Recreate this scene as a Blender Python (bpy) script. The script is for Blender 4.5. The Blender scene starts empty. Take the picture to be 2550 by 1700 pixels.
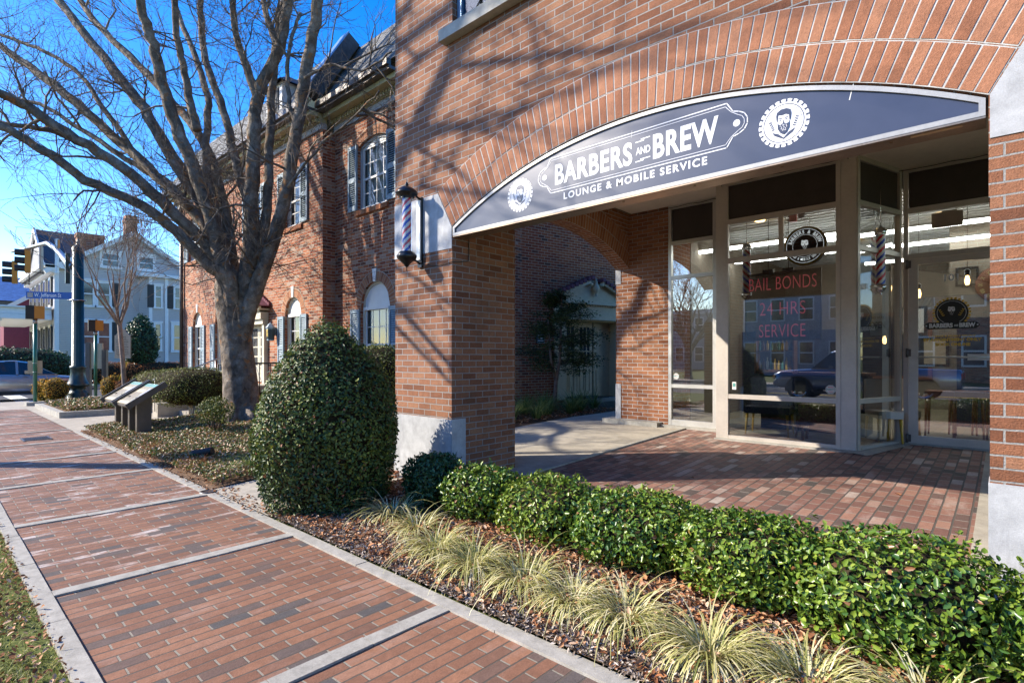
import bpy, bmesh, math, random
import numpy as np
from mathutils import Vector, Matrix
R = random.Random(7)
NR = np.random.RandomState(11)
rad = math.radians
S = bpy.context.scene

# ------------------------------------------------------------ camera
cam_d = bpy.data.cameras.new("Camera")
cam = bpy.data.objects.new("Camera", cam_d)
S.collection.objects.link(cam)
cam.location = (0, 0, 1.46)
cam.rotation_euler = (rad(90), 0, rad(42.3))
cam_d.sensor_width = 36
cam_d.lens = 19.03
cam_d.shift_y = 39 / 2550
cam_d.clip_start = 0.05
cam_d.clip_end = 2000
S.camera = cam

# ------------------------------------------------------------ sky and sun
SUN_EL, SUN_AZ = 31.0, 42.3      # light travels towards (cos az, sin az) over the ground
w = bpy.data.worlds.new("World")
S.world = w
w.use_nodes = True
nt = w.node_tree
sky = nt.nodes.new("ShaderNodeTexSky")
sky.sky_type = 'NISHITA'
sky.sun_disc = False
sky.sun_elevation = rad(SUN_EL)
sky.sun_rotation = rad(-90 - SUN_AZ)
sky.air_density = 1.0
sky.dust_density = 0.35
sky.ozone_density = 2.2
gm = nt.nodes.new("ShaderNodeGamma")
gm.inputs[1].default_value = 1.08
hs = nt.nodes.new("ShaderNodeHueSaturation")
hs.inputs['Saturation'].default_value = 1.42
hs.inputs['Hue'].default_value = 0.512
hs.inputs['Value'].default_value = 0.86
nt.links.new(sky.outputs[0], gm.inputs[0])
nt.links.new(gm.outputs[0], hs.inputs['Color'])
nt.links.new(hs.outputs[0], nt.nodes['Background'].inputs[0])
nt.nodes['Background'].inputs[1].default_value = 0.15
sd = bpy.data.lights.new("Sun", 'SUN')
sd.energy = 3.9
sd.angle = rad(0.5)
sd.color = (1.0, 0.90, 0.76)
sun = bpy.data.objects.new("Sun", sd)
S.collection.objects.link(sun)
ce = math.cos(rad(SUN_EL))
sdir = Vector((math.cos(rad(SUN_AZ)) * ce, math.sin(rad(SUN_AZ)) * ce, -math.sin(rad(SUN_EL))))
sun.rotation_euler = sdir.to_track_quat('-Z', 'Y').to_euler()
sun.location = (-20, -20, 20)
S.view_settings.view_transform = 'Standard'
S.view_settings.look = 'None'
S.view_settings.gamma = 1
S.view_settings.exposure = 1.33
S.cycles.max_bounces = 7
S.cycles.diffuse_bounces = 4
S.cycles.glossy_bounces = 4
S.cycles.transparent_max_bounces = 12
S.cycles.caustics_reflective = False
S.cycles.caustics_refractive = False

# ------------------------------------------------------------ materials
class NT:
    def __init__(s, name, rough=0.7, spec=0.5):
        s.m = bpy.data.materials.new(name)
        s.m.use_nodes = True
        s.t = s.m.node_tree
        s.b = s.t.nodes['Principled BSDF']
        s.b.inputs['Roughness'].default_value = rough
        s.b.inputs['Specular IOR Level'].default_value = spec
    def n(s, typ, **kw):
        nd = s.t.nodes.new(typ)
        for k, v in kw.items():
            if k in nd.inputs:
                nd.inputs[k].default_value = v
            else:
                setattr(nd, k, v)
        return nd
    def l(s, a, b):
        s.t.links.new(a, b)
    def ramp(s, fac, stops, interp='LINEAR'):
        r = s.n('ShaderNodeValToRGB')
        cr = r.color_ramp
        cr.interpolation = interp
        while len(cr.elements) < len(stops):
            cr.elements.new(0.5)
        for e, (p, c) in zip(cr.elements, stops):
            e.position = p
            e.color = (c[0], c[1], c[2], 1) if not isinstance(c, (int, float)) else (c, c, c, 1)
        s.l(fac, r.inputs[0])
        return r.outputs[0]
    def mix(s, fac, a, b, mode='MIX'):
        m = s.n('ShaderNodeMix', data_type='RGBA', blend_type=mode)
        for sock, v in ((m.inputs[0], fac), (m.inputs[6], a), (m.inputs[7], b)):
            if isinstance(v, (int, float)):
                sock.default_value = v
            elif isinstance(v, tuple):
                sock.default_value = (v[0], v[1], v[2], 1)
            else:
                s.l(v, sock)
        return m.outputs[2]
    def math(s, op, a, b=None, c=None):
        m = s.n('ShaderNodeMath', operation=op)
        for i, v in enumerate((a, b, c)):
            if v is None:
                continue
            if isinstance(v, (int, float)):
                m.inputs[i].default_value = v
            else:
                s.l(v, m.inputs[i])
        return m.outputs[0]
    def noise(s, vec, scale, detail=3, rough=0.6, out=0, dim=None):
        nz = s.n('ShaderNodeTexNoise')
        nz.inputs['Scale'].default_value = scale
        nz.inputs['Detail'].default_value = detail
        nz.inputs['Roughness'].default_value = rough
        if vec is not None:
            s.l(vec, nz.inputs['Vector'])
        return nz.outputs[out]
    def coord(s, k='Object'):
        return s.n('ShaderNodeTexCoord').outputs[k]
    def mapping(s, vec, scale=(1, 1, 1), loc=(0, 0, 0), rot=(0, 0, 0)):
        mp = s.n('ShaderNodeMapping')
        mp.inputs['Scale'].default_value = scale
        mp.inputs['Location'].default_value = loc
        mp.inputs['Rotation'].default_value = rot
        s.l(vec, mp.inputs['Vector'])
        return mp.outputs[0]
    def bump(s, h, strength=0.5, dist=0.01):
        b = s.n('ShaderNodeBump')
        b.inputs['Strength'].default_value = strength
        b.inputs['Distance'].default_value = dist
        s.l(h, b.inputs['Height'])
        s.l(b.outputs[0], s.b.inputs['Normal'])
    def col(s, c):
        if isinstance(c, tuple):
            s.b.inputs['Base Color'].default_value = (c[0], c[1], c[2], 1)
        else:
            s.l(c, s.b.inputs['Base Color'])
        return s.m

def plain(name, c, rough=0.6, metal=0.0, spec=0.5, var=0.12, scale=6.0, bump=0.0, coat=0.0, emit=None):
    t = NT(name, rough, spec)
    o = t.coord()
    nz = t.noise(o, scale, 4, 0.65)
    nz2 = t.noise(o, scale * 9, 2, 0.5)
    f = t.math('ADD', t.math('MULTIPLY', nz, 0.7), t.math('MULTIPLY', nz2, 0.3))
    a = tuple(max(0, x * (1 - var * 1.6)) for x in c)
    b = tuple(min(1, x * (1 + var * 1.6)) for x in c)
    t.col(t.ramp(f, [(0.3, a), (0.7, b)]))
    t.b.inputs['Metallic'].default_value = metal
    t.b.inputs['Coat Weight'].default_value = coat
    if bump:
        t.bump(nz2, bump, 0.004)
    if emit:
        t.b.inputs['Emission Color'].default_value = (emit[0], emit[1], emit[2], 1)
        t.b.inputs['Emission Strength'].default_value = emit[3]
    return t.m

def brick_mat(name, stops, mortar, dark_rows=None, wgate=None, bw=0.2032, rh=0.0677, mort=0.0055, bump=0.8, grain=0.5, stain=None, rough=0.85, wob=0.006, white=0.0, offset=0.5, spots=0.35, freq=2, squash=1.0):
    t = NT(name, rough, 0.3)
    uv = t.coord('UV')
    wn = t.noise(uv, 9.0, 2, 0.5, out=1)
    sub = t.n('ShaderNodeVectorMath', operation='SUBTRACT')
    t.l(wn, sub.inputs[0]); sub.inputs[1].default_value = (0.5, 0.5, 0.5)
    sc = t.n('ShaderNodeVectorMath', operation='SCALE')
    t.l(sub.outputs[0], sc.inputs[0]); sc.inputs['Scale'].default_value = wob
    ad = t.n('ShaderNodeVectorMath', operation='ADD')
    t.l(uv, ad.inputs[0]); t.l(sc.outputs[0], ad.inputs[1])
    bk = t.n('ShaderNodeTexBrick')
    bk.offset = offset
    bk.offset_frequency = freq
    bk.squash = squash
    bk.inputs['Scale'].default_value = 1
    bk.inputs['Brick Width'].default_value = bw
    bk.inputs['Row Height'].default_value = rh
    bk.inputs['Mortar Size'].default_value = mort
    bk.inputs['Mortar Smooth'].default_value = 0.25
    bk.inputs['Color1'].default_value = (0, 0, 0, 1)
    bk.inputs['Color2'].default_value = (1, 1, 1, 1)
    bk.inputs['Mortar'].default_value = (0.5, 0.5, 0.5, 1)
    t.l(ad.outputs[0], bk.inputs['Vector'])
    c = t.ramp(bk.outputs['Color'], stops)
    fine = t.noise(uv, 110, 4, 0.7)
    mid = t.noise(uv, 22, 4, 0.65)
    big = t.noise(uv, 1.3, 5, 0.6)
    c = t.mix(0.55, c, t.ramp(mid, [(0.25, 0.45), (0.75, 1.0)]), 'MULTIPLY')
    c = t.mix(spots, c, t.ramp(fine, [(0.35, 0.35), (0.6, 1.0)]), 'MULTIPLY')
    c = t.mix(0.45, c, t.ramp(big, [(0.3, 0.6), (0.7, 1.0)]), 'MULTIPLY')
    if white:
        wm = t.noise(t.mapping(uv, (1.3, 3.2, 1)), 1.1, 6, 0.75)
        if wgate:
            sg_ = t.n('ShaderNodeSeparateXYZ'); t.l(uv, sg_.inputs[0])
            white = t.math('MULTIPLY', white, t.ramp(t.math('MULTIPLY_ADD', sg_.outputs[1], -.1, 0.0), [(wgate[0], .12), (wgate[1], 1.0)]))
        c = t.mix(t.math('MULTIPLY', t.math('MULTIPLY', t.ramp(wm, [(0.52, 0.0), (0.64, 1.0)]), t.ramp(bk.outputs['Color'], [(.25, .05), (.6, 1.0)])), white), c, (0.60, 0.56, 0.52))
    mc = t.mix(0.6, mortar, t.ramp(fine, [(0.3, 0.6), (0.7, 1.0)]), 'MULTIPLY')
    if wgate: pass
    if dark_rows:
        sp_ = t.n('ShaderNodeSeparateXYZ'); t.l(ad.outputs[0], sp_.inputs[0])
        fr_ = t.math('ABSOLUTE', t.math('SUBTRACT', t.math('FRACT', t.math('DIVIDE', sp_.outputs[1], rh)), .5))
        mc = t.mix(t.ramp(fr_, [(.40, 0.0), (.43, .85)]), mc, dark_rows)
    c = t.mix(bk.outputs['Fac'], c, mc)
    if stain:
        c = t.mix(t.ramp(t.noise(uv, 2.2, 6, 0.7), [(0.5, 0.0), (0.75, stain)]), c, (0.06, 0.05, 0.04))
    h = t.math('MULTIPLY', t.math('SUBTRACT', 1.0, bk.outputs['Fac']), 1.0)
    h = t.math('ADD', h, t.math('MULTIPLY', fine, grain))
    h = t.math('ADD', h, t.math('MULTIPLY', mid, grain * 0.8))
    t.bump(h, bump, 0.008)
    return t.col(c)

def piece_mat(name, stops, rough=0.85, grain=0.8):
    """single bricks, tinted by their own 'tint' attribute"""
    t = NT(name, rough, 0.3)
    a = t.n('ShaderNodeAttribute', attribute_name='tint')
    o = t.coord()
    c = t.ramp(a.outputs['Fac'], stops)
    fine = t.noise(o, 110, 4, 0.7)
    mid = t.noise(o, 22, 4, 0.65)
    c = t.mix(0.55, c, t.ramp(mid, [(0.25, 0.45), (0.75, 1.0)]), 'MULTIPLY')
    c = t.mix(0.35, c, t.ramp(fine, [(0.35, 0.35), (0.6, 1.0)]), 'MULTIPLY')
    t.bump(t.math('ADD', fine, mid), 0.5, 0.008)
    return t.col(c)

def leaf_mat(name, stops, rough=0.35, spec=0.5, trans=0.15):
    t = NT(name, rough, spec)
    a = t.n('ShaderNodeAttribute', attribute_name='tint')
    c = t.ramp(a.outputs['Fac'], stops)
    t.col(c)
    if trans:
        tr = t.n('ShaderNodeBsdfTranslucent')
        t.l(c, tr.inputs[0])
        mx = t.n('ShaderNodeMixShader')
        mx.inputs[0].default_value = trans
        t.l(t.b.outputs[0], mx.inputs[1]); t.l(tr.outputs[0], mx.inputs[2])
        t.l(mx.outputs[0], t.t.nodes['Material Output'].inputs[0])
    return t.m

def glass_mat(name, tint=(0.85, 0.9, 0.9), refl=1.0, rough=0.0):
    m = bpy.data.materials.new(name)
    m.use_nodes = True
    t = m.node_tree
    t.nodes.remove(t.nodes['Principled BSDF'])
    tr = t.nodes.new('ShaderNodeBsdfTransparent'); tr.inputs[0].default_value = (*tint, 1)
    gl = t.nodes.new('ShaderNodeBsdfGlossy'); gl.inputs['Roughness'].default_value = rough
    fr = t.nodes.new('ShaderNodeFresnel'); fr.inputs[0].default_value = 1.6
    mu = t.nodes.new('ShaderNodeMath'); mu.operation = 'MULTIPLY_ADD'
    mu.inputs[1].default_value = 1.5 * refl; mu.inputs[2].default_value = 0.07 * refl
    mu.use_clamp = True
    mx = t.nodes.new('ShaderNodeMixShader')
    t.links.new(fr.outputs[0], mu.inputs[0]); t.links.new(mu.outputs[0], mx.inputs[0])
    t.links.new(tr.outputs[0], mx.inputs[1]); t.links.new(gl.outputs[0], mx.inputs[2])
    t.links.new(mx.outputs[0], t.nodes['Material Output'].inputs[0])
    return m

def concrete_mat(name, c, stain=0.5, scale=1.0, bump=0.35):
    t = NT(name, 0.9, 0.25)
    o = t.coord()
    big = t.noise(o, 1.4 * scale, 6, 0.7)
    mid = t.noise(o, 9 * scale, 5, 0.7)
    fine = t.noise(o, 160, 3, 0.7)
    a = tuple(x * 0.62 for x in c); b = tuple(min(1, x * 1.18) for x in c)
    cc = t.ramp(t.math('ADD', t.math('MULTIPLY', big, 0.5), t.math('MULTIPLY', mid, 0.5)), [(0.3, a), (0.62, b)])
    cc = t.mix(0.45, cc, t.ramp(fine, [(0.3, 0.55), (0.65, 1.0)]), 'MULTIPLY')
    st = t.noise(t.mapping(o, (3, 3, 0.5)), 2.0, 6, 0.8)
    cc = t.mix(t.ramp(st, [(0.52, 0.0), (0.8, stain)]), cc, tuple(x * 0.4 for x in c))
    t.bump(t.math('ADD', fine, mid), bump, 0.004)
    return t.col(cc)

M = {}
def mats():
    M['brick_shop'] = brick_mat('shop_brick', [(0, (.26, .10, .05)), (.3, (.37, .155, .08)), (.65, (.43, .19, .10)), (1, (.48, .235, .13))], (.36, .35, .33), grain=1.1, stain=.4, bump=1.0, spots=.5)
    M['brick_pier'] = brick_mat('pier_brick', [(0, (.28, .10, .045)), (.4, (.40, .16, .075)), (1, (.47, .21, .105))], (.47, .46, .44), grain=.6, stain=.3)
    M['vous'] = piece_mat('arch_brick', [(0, (.33, .135, .07)), (.5, (.40, .17, .09)), (1, (.46, .215, .12))])
    M['vous_nb'] = piece_mat('old_arch_brick', [(0, (.33, .11, .05)), (.5, (.46, .18, .08)), (1, (.52, .25, .13))])
    M['mortar'] = concrete_mat('mortar', (.52, .51, .48), .2)
    M['mortar_nb'] = concrete_mat('old_mortar', (.50, .44, .35), .2)
    M['brick_old'] = brick_mat('old_brick', [(0, (.13, .055, .035)), (.22, (.34, .09, .04)), (.6, (.50, .16, .065)), (.85, (.56, .24, .12)), (1, (.50, .38, .30))], (.50, .43, .34), wob=.008, mort=.006, grain=.4, bw=.2032)
    M['brick_wing'] = brick_mat('deep_red_brick', [(0, (.15, .06, .04)), (.1, (.36, .085, .035)), (.6, (.48, .125, .045)), (1, (.56, .18, .07))], (.58, .47, .34), wob=.008, mort=.006, grain=.4)
    M['paver'] = brick_mat('paver', [(0, (.12, .11, .105)), (.09, (.17, .125, .105)), (.2, (.27, .13, .078)), (.6, (.32, .155, .092)), (.9, (.38, .185, .105)), (1, (.40, .21, .13))], (.30, .265, .205), dark_rows=(.07, .055, .045), bw=.206, rh=.0785, mort=.0055, wob=.010, white=.95, wgate=(.40, .52), grain=.35, rough=.75)
    M['paver_patio'] = brick_mat('patio_paver', [(0, (.12, .10, .09)), (.15, (.24, .125, .10)), (.6, (.33, .165, .125)), (.88, (.42, .23, .165)), (1, (.54, .45, .39))], (.34, .31, .26), dark_rows=(.06, .05, .045), bw=.206, rh=.100, mort=.0075, wob=.007, white=.25, grain=.25, rough=.7)
    M['concrete'] = concrete_mat('concrete', (.40, .385, .34), .4)
    M['concrete_walk'] = concrete_mat('walk_concrete', (.42, .38, .31), .3, .7)
    M['block'] = concrete_mat('cast_stone', (.47, .48, .49), .65, 1.0, .35)
    M['kerb'] = concrete_mat('kerb_concrete', (.40, .38, .33), .75, 1.6)
    M['asphalt'] = concrete_mat('asphalt', (.075, .075, .08), .3, .5)
    M['paint_y'] = plain('road_paint_yellow', (.75, .50, .06), .7, var=.2, scale=20)
    M['paint_w'] = plain('road_paint_white', (.72, .72, .70), .7, var=.15, scale=20)
    M['lawn'] = plain('lawn', (.10, .12, .035), .95, var=.5, scale=9, bump=.6, spec=.1)
    M['soil'] = plain('mulch_soil', (.17, .11, .07), .95, var=.5, scale=30, bump=1.0, spec=.1)
    M['alu'] = plain('champagne_aluminium', (.55, .50, .44), .42, .35, var=.07, scale=3)
    M['alu_lt'] = plain('brushed_aluminium', (.55, .54, .51), .38, .5, var=.07, scale=3)
    M['bronze'] = plain('sign_soffit_metal', (.34, .25, .17), .35, .8, var=.15)
    M['panel_dk'] = plain('dark_panel', (.045, .035, .03), .45, var=.15)
    M['soffit'] = plain('stucco_soffit', (.70, .63, .54), .9, var=.06, bump=.3)
    M['black'] = plain('black_metal', (.012, .012, .014), .3, .2, var=.2)
    M['blackm'] = plain('matt_black', (.02, .02, .02), .6, var=.2)
    M['white'] = plain('white_paint', (.72, .71, .68), .5, var=.05)
    M['cream'] = plain('cream_paint', (.62, .57, .44), .5, var=.08)
    M['creamd'] = plain('door_cream_paint', (.62, .49, .30), .5, var=.08)
    M['frieze'] = plain('olive_cornice_paint', (.40, .36, .20), .6, var=.1)
    M['shutter'] = plain('grey_blue_shutter', (.25, .33, .38), .55, var=.12, scale=12)
    M['greywin'] = plain('grey_window_paint', (.34, .35, .37), .5, var=.06)
    M['curtain'] = plain('curtain', (.62, .65, .64), .8, var=.12, scale=5)
    M['glass'] = glass_mat('shop_glass', (.74, .80, .81), 2.3)
    M['glass_nb'] = glass_mat('window_glass', (.82, .86, .86), .6)
    M['darkroom'] = plain('dark_room', (.03, .032, .035), .8)
    M['purple'] = plain('flashing', (.20, .09, .11), .95, .0, spec=.1, var=.1)
    M['leaf_hedge'] = leaf_mat('holly_hedge_leaf', [(0, (.02, .07, .02)), (.3, (.065, .14, .018)), (.65, (.17, .25, .028)), (.93, (.30, .37, .06)), (.97, (.25, .12, .05)), (1, (.30, .15, .07))], .33, .45)
    M['leaf_cone'] = leaf_mat('cone_shrub_leaf', [(0, (.02, .05, .022)), (.35, (.05, .09, .022)), (.65, (.14, .18, .035)), (.93, (.30, .32, .05)), (.97, (.22, .09, .05)), (1, (.30, .13, .07))], .45, .35)
    M['leaf_dark'] = leaf_mat('dark_leaf', [(0, (.01, .035, .018)), (.6, (.025, .075, .025)), (1, (.07, .13, .04))], .38, .35)
    M['leaf_yew'] = leaf_mat('yew_leaf', [(0, (.03, .05, .012)), (.45, (.09, .12, .025)), (.8, (.22, .23, .04)), (1, (.34, .33, .07))], .5, .3)
    M['leaf_needle'] = leaf_mat('needle_leaf', [(0, (.02, .04, .015)), (.6, (.06, .09, .025)), (1, (.18, .22, .06))], .5, .3)
    M['leaf_gold'] = leaf_mat('golden_shrub_leaf', [(0, (.08, .11, .02)), (.4, (.24, .20, .03)), (.7, (.60, .34, .04)), (1, (.70, .30, .04))], .5, .3, .3)
    M['leaf_rust'] = leaf_mat('rust_shrub_leaf', [(0, (.10, .05, .02)), (.5, (.30, .10, .03)), (1, (.42, .20, .07))], .6, .2, .3)
    M['ivy'] = leaf_mat('ground_cover_leaf', [(0, (.04, .08, .025)), (.25, (.10, .15, .03)), (.52, (.24, .26, .06)), (.56, (.28, .15, .07)), (.8, (.44, .25, .12)), (1, (.60, .46, .32))], .45, .4)
    M['litter'] = leaf_mat('dry_leaves', [(0, (.11, .045, .02)), (.3, (.30, .12, .05)), (.7, (.48, .24, .11)), (1, (.66, .48, .33))], .7, .2, .1)
    M['chips'] = leaf_mat('mulch_chips', [(0, (.09, .07, .05)), (.5, (.27, .21, .16)), (1, (.58, .51, .43))], .85, .1, 0)
    M['blade_var'] = leaf_mat('variegated_blade', [(0, (.18, .21, .05)), (.3, (.42, .40, .13)), (.7, (.64, .58, .29)), (1, (.78, .72, .48))], .45, .4, .25)
    M['blade_grn'] = leaf_mat('green_blade', [(0, (.05, .10, .03)), (.5, (.17, .24, .06)), (1, (.40, .42, .14))], .45, .4, .25)
    M['grass'] = leaf_mat('grass_blade', [(0, (.08, .12, .02)), (.4, (.25, .27, .04)), (.8, (.44, .40, .10)), (1, (.48, .38, .20))], .5, .3, .25)
    M['twig'] = plain('twig_bark', (.10, .065, .045), .8, var=.3)
    t = NT('zelkova_bark', .88, .2)
    o = t.coord()
    v = t.n('ShaderNodeTexVoronoi', feature='F1'); v.inputs['Scale'].default_value = 7.5
    t.l(t.mapping(o, (1, 1, .75)), v.inputs['Vector'])
    nz = t.noise(o, 3.5, 6, .7); nf = t.noise(o, 45, 4, .7)
    c = t.ramp(nz, [(.3, (.11, .09, .075)), (.5, (.23, .195, .16)), (.7, (.40, .36, .31))])
    vd = t.n('ShaderNodeTexVoronoi', feature='F1'); vd.inputs['Scale'].default_value = 13
    t.l(t.mix(.06, t.mapping(o, (1, 1, .7)), t.noise(o, 9, 3, .6, out=1)), vd.inputs['Vector'])
    sc_ = t.n('ShaderNodeSeparateXYZ'); t.l(vd.outputs['Color'], sc_.inputs[0])
    c = t.mix(.75, c, t.ramp(sc_.outputs[0], [(0, (.55, .50, .45)), (.5, (.95, .90, .84)), (1, (1.35, 1.25, 1.12))]), 'MULTIPLY')
    c = t.mix(t.ramp(t.noise(t.mapping(o, (1, 1, 1), (5, 3, 1)), 5.5, 3, .6), [(.60, 0.0), (.66, .85)]), c, (.40, .185, .07))
    c = t.mix(.6, c, t.ramp(nf, [(.3, .45), (.65, 1.0)]), 'MULTIPLY')
    t.bump(t.math('ADD', t.math('MULTIPLY', v.outputs['Distance'], 1.2), t.math('MULTIPLY', nf, .6)), 1.0, .04)
    M['bark'] = t.col(c)
    M['bark2'] = plain('young_bark', (.22, .16, .125), .8, var=.35, scale=14, bump=.6)
    t = NT('slate_roof', .9, .15)
    bk = t.n('ShaderNodeTexBrick')
    for k, vv in (('Scale', 1), ('Brick Width', .28), ('Row Height', .14), ('Mortar Size', .008), ('Color1', (0, 0, 0, 1)), ('Color2', (1, 1, 1, 1)), ('Mortar', (0, 0, 0, 1))):
        bk.inputs[k].default_value = vv
    t.l(t.coord('UV'), bk.inputs['Vector'])
    c = t.ramp(bk.outputs['Color'], [(0, (.12, .12, .12)), (1, (.27, .27, .26))])
    c = t.mix(bk.outputs['Fac'], c, (.045, .045, .05))
    t.bump(t.math('SUBTRACT', 1.0, bk.outputs['Fac']), .8, .01)
    M['slate'] = t.col(c)
    M['shingle'] = plain('dark_shingle', (.06, .06, .065), .7, var=.4, scale=8)
    M['blueroof'] = plain('blue_slate_roof', (.07, .14, .30), .5, var=.3, scale=3)
    t = NT('clapboard', .6, .3)
    sp = t.n('ShaderNodeSeparateXYZ'); t.l(t.coord(), sp.inputs[0])
    fr = t.math('FRACT', t.math('MULTIPLY', sp.outputs[2], 1 / .125))
    c = t.mix(t.ramp(t.noise(t.coord(), 2.5, 5, .6), [(.3, 0.0), (.7, .25)]), (.58, .57, .58), (.45, .44, .46))
    t.bump(fr, 1.0, .05)
    t.col(t.mix(t.ramp(fr, [(.0, .6), (.10, .0)]), c, (.10, .11, .14)))
    M['clap'] = t.m
    M['green'] = plain('green_pole_paint', (.015, .14, .085), .3, .0, var=.15, coat=.4)
    M['dgreen'] = plain('dark_green_iron', (.012, .045, .045), .4, .0, var=.2, coat=.15)
    M['sigyel'] = plain('signal_yellow', (.55, .21, .012), .45, var=.06)
    M['gold'] = plain('gold_lettering', (.70, .42, .05), .4, var=.05)
    M['signblue'] = plain('street_sign_blue', (.01, .09, .34), .4, var=.04)
    M['galv'] = plain('galvanised_steel', (.33, .34, .36), .35, .9, var=.1)
    M['tan'] = plain('tan_panel', (.46, .37, .25), .6, var=.08)
    M['tank'] = plain('tan_inked_lines', (.14, .10, .07), .6)
    M['brown'] = plain('brown_metal', (.10, .085, .075), .4, .3, var=.12)
    M['stone'] = plain('rubble_stone', (.34, .31, .27), .9, var=.5, scale=3, bump=1)
    M['signface'] = plain('sign_face_slate_blue', (.040, .045, .072), .28, 0, var=.10, scale=1.2, spec=.7)
    M['signwhite'] = plain('sign_lettering_white', (.74, .74, .76), .4, var=.02)
    M['red'] = plain('pole_red', (.60, .03, .03), .3, var=.03)
    M['blue'] = plain('pole_blue', (.01, .05, .45), .3, var=.03)
    M['neon'] = plain('neon_tube_added_glow', (.85, .16, .18), .3, emit=(.9, .12, .15, .12))  # the tubes are unlit; a faint glow is added to brighten them
    M['lamp_w'] = plain('lit_tube', (.9, .9, .9), .5, emit=(1, .98, .92, 9))
    M['lamp_y'] = plain('lit_bulb', (.9, .7, .4), .5, emit=(1, .60, .20, 5))
    M['red_plastic'] = plain('red_plastic', (.5, .03, .02), .4)
    M['wall_in'] = plain('beige_wall', (.28, .24, .19), .8, var=.04)
    M['floor_in'] = plain('pale_floor', (.50, .44, .32), .5, var=.12)
    M['ceil_in'] = plain('metal_ceiling', (.52, .52, .50), .4, .2, var=.15, scale=14)
    M['leather'] = plain('brown_leather', (.16, .06, .035), .4, var=.2)
    M['wood'] = plain('wood', (.22, .09, .05), .5, var=.2)
    M['navy'] = plain('navy_cloth', (.02, .025, .05), .7)
    M['carpaint'] = plain('silver_car_paint', (.42, .38, .36), .25, .6, var=.03, coat=.8)
    M['truckpaint'] = plain('blue_grey_truck_paint', (.16, .21, .30), .25, .5, var=.03, coat=.8)
    M['tyre'] = plain('tyre_rubber', (.018, .018, .018), .8)
    M['carglass'] = plain('car_glass', (.015, .02, .022), .06, 0, spec=.9)
    M['chrome'] = plain('chrome', (.6, .6, .6), .15, 1.0)
    M['maroon'] = plain('maroon_siding', (.20, .03, .06), .6)
    M['yellow'] = plain('yellow_plastic', (.7, .45, .03), .5)
    M['paper'] = plain('white_paper', (.70, .70, .68), .8, var=.03)
    M['paper_y'] = plain('yellowed_paper', (.55, .47, .22), .8, var=.05)
    M['teal'] = plain('teal_print', (.10, .30, .28), .5)
    M['olive'] = plain('olive_print', (.24, .21, .13), .5, var=.3, scale=25)
    M['skin'] = plain('emblem_white', (.8, .8, .8), .5)
mats()
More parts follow.
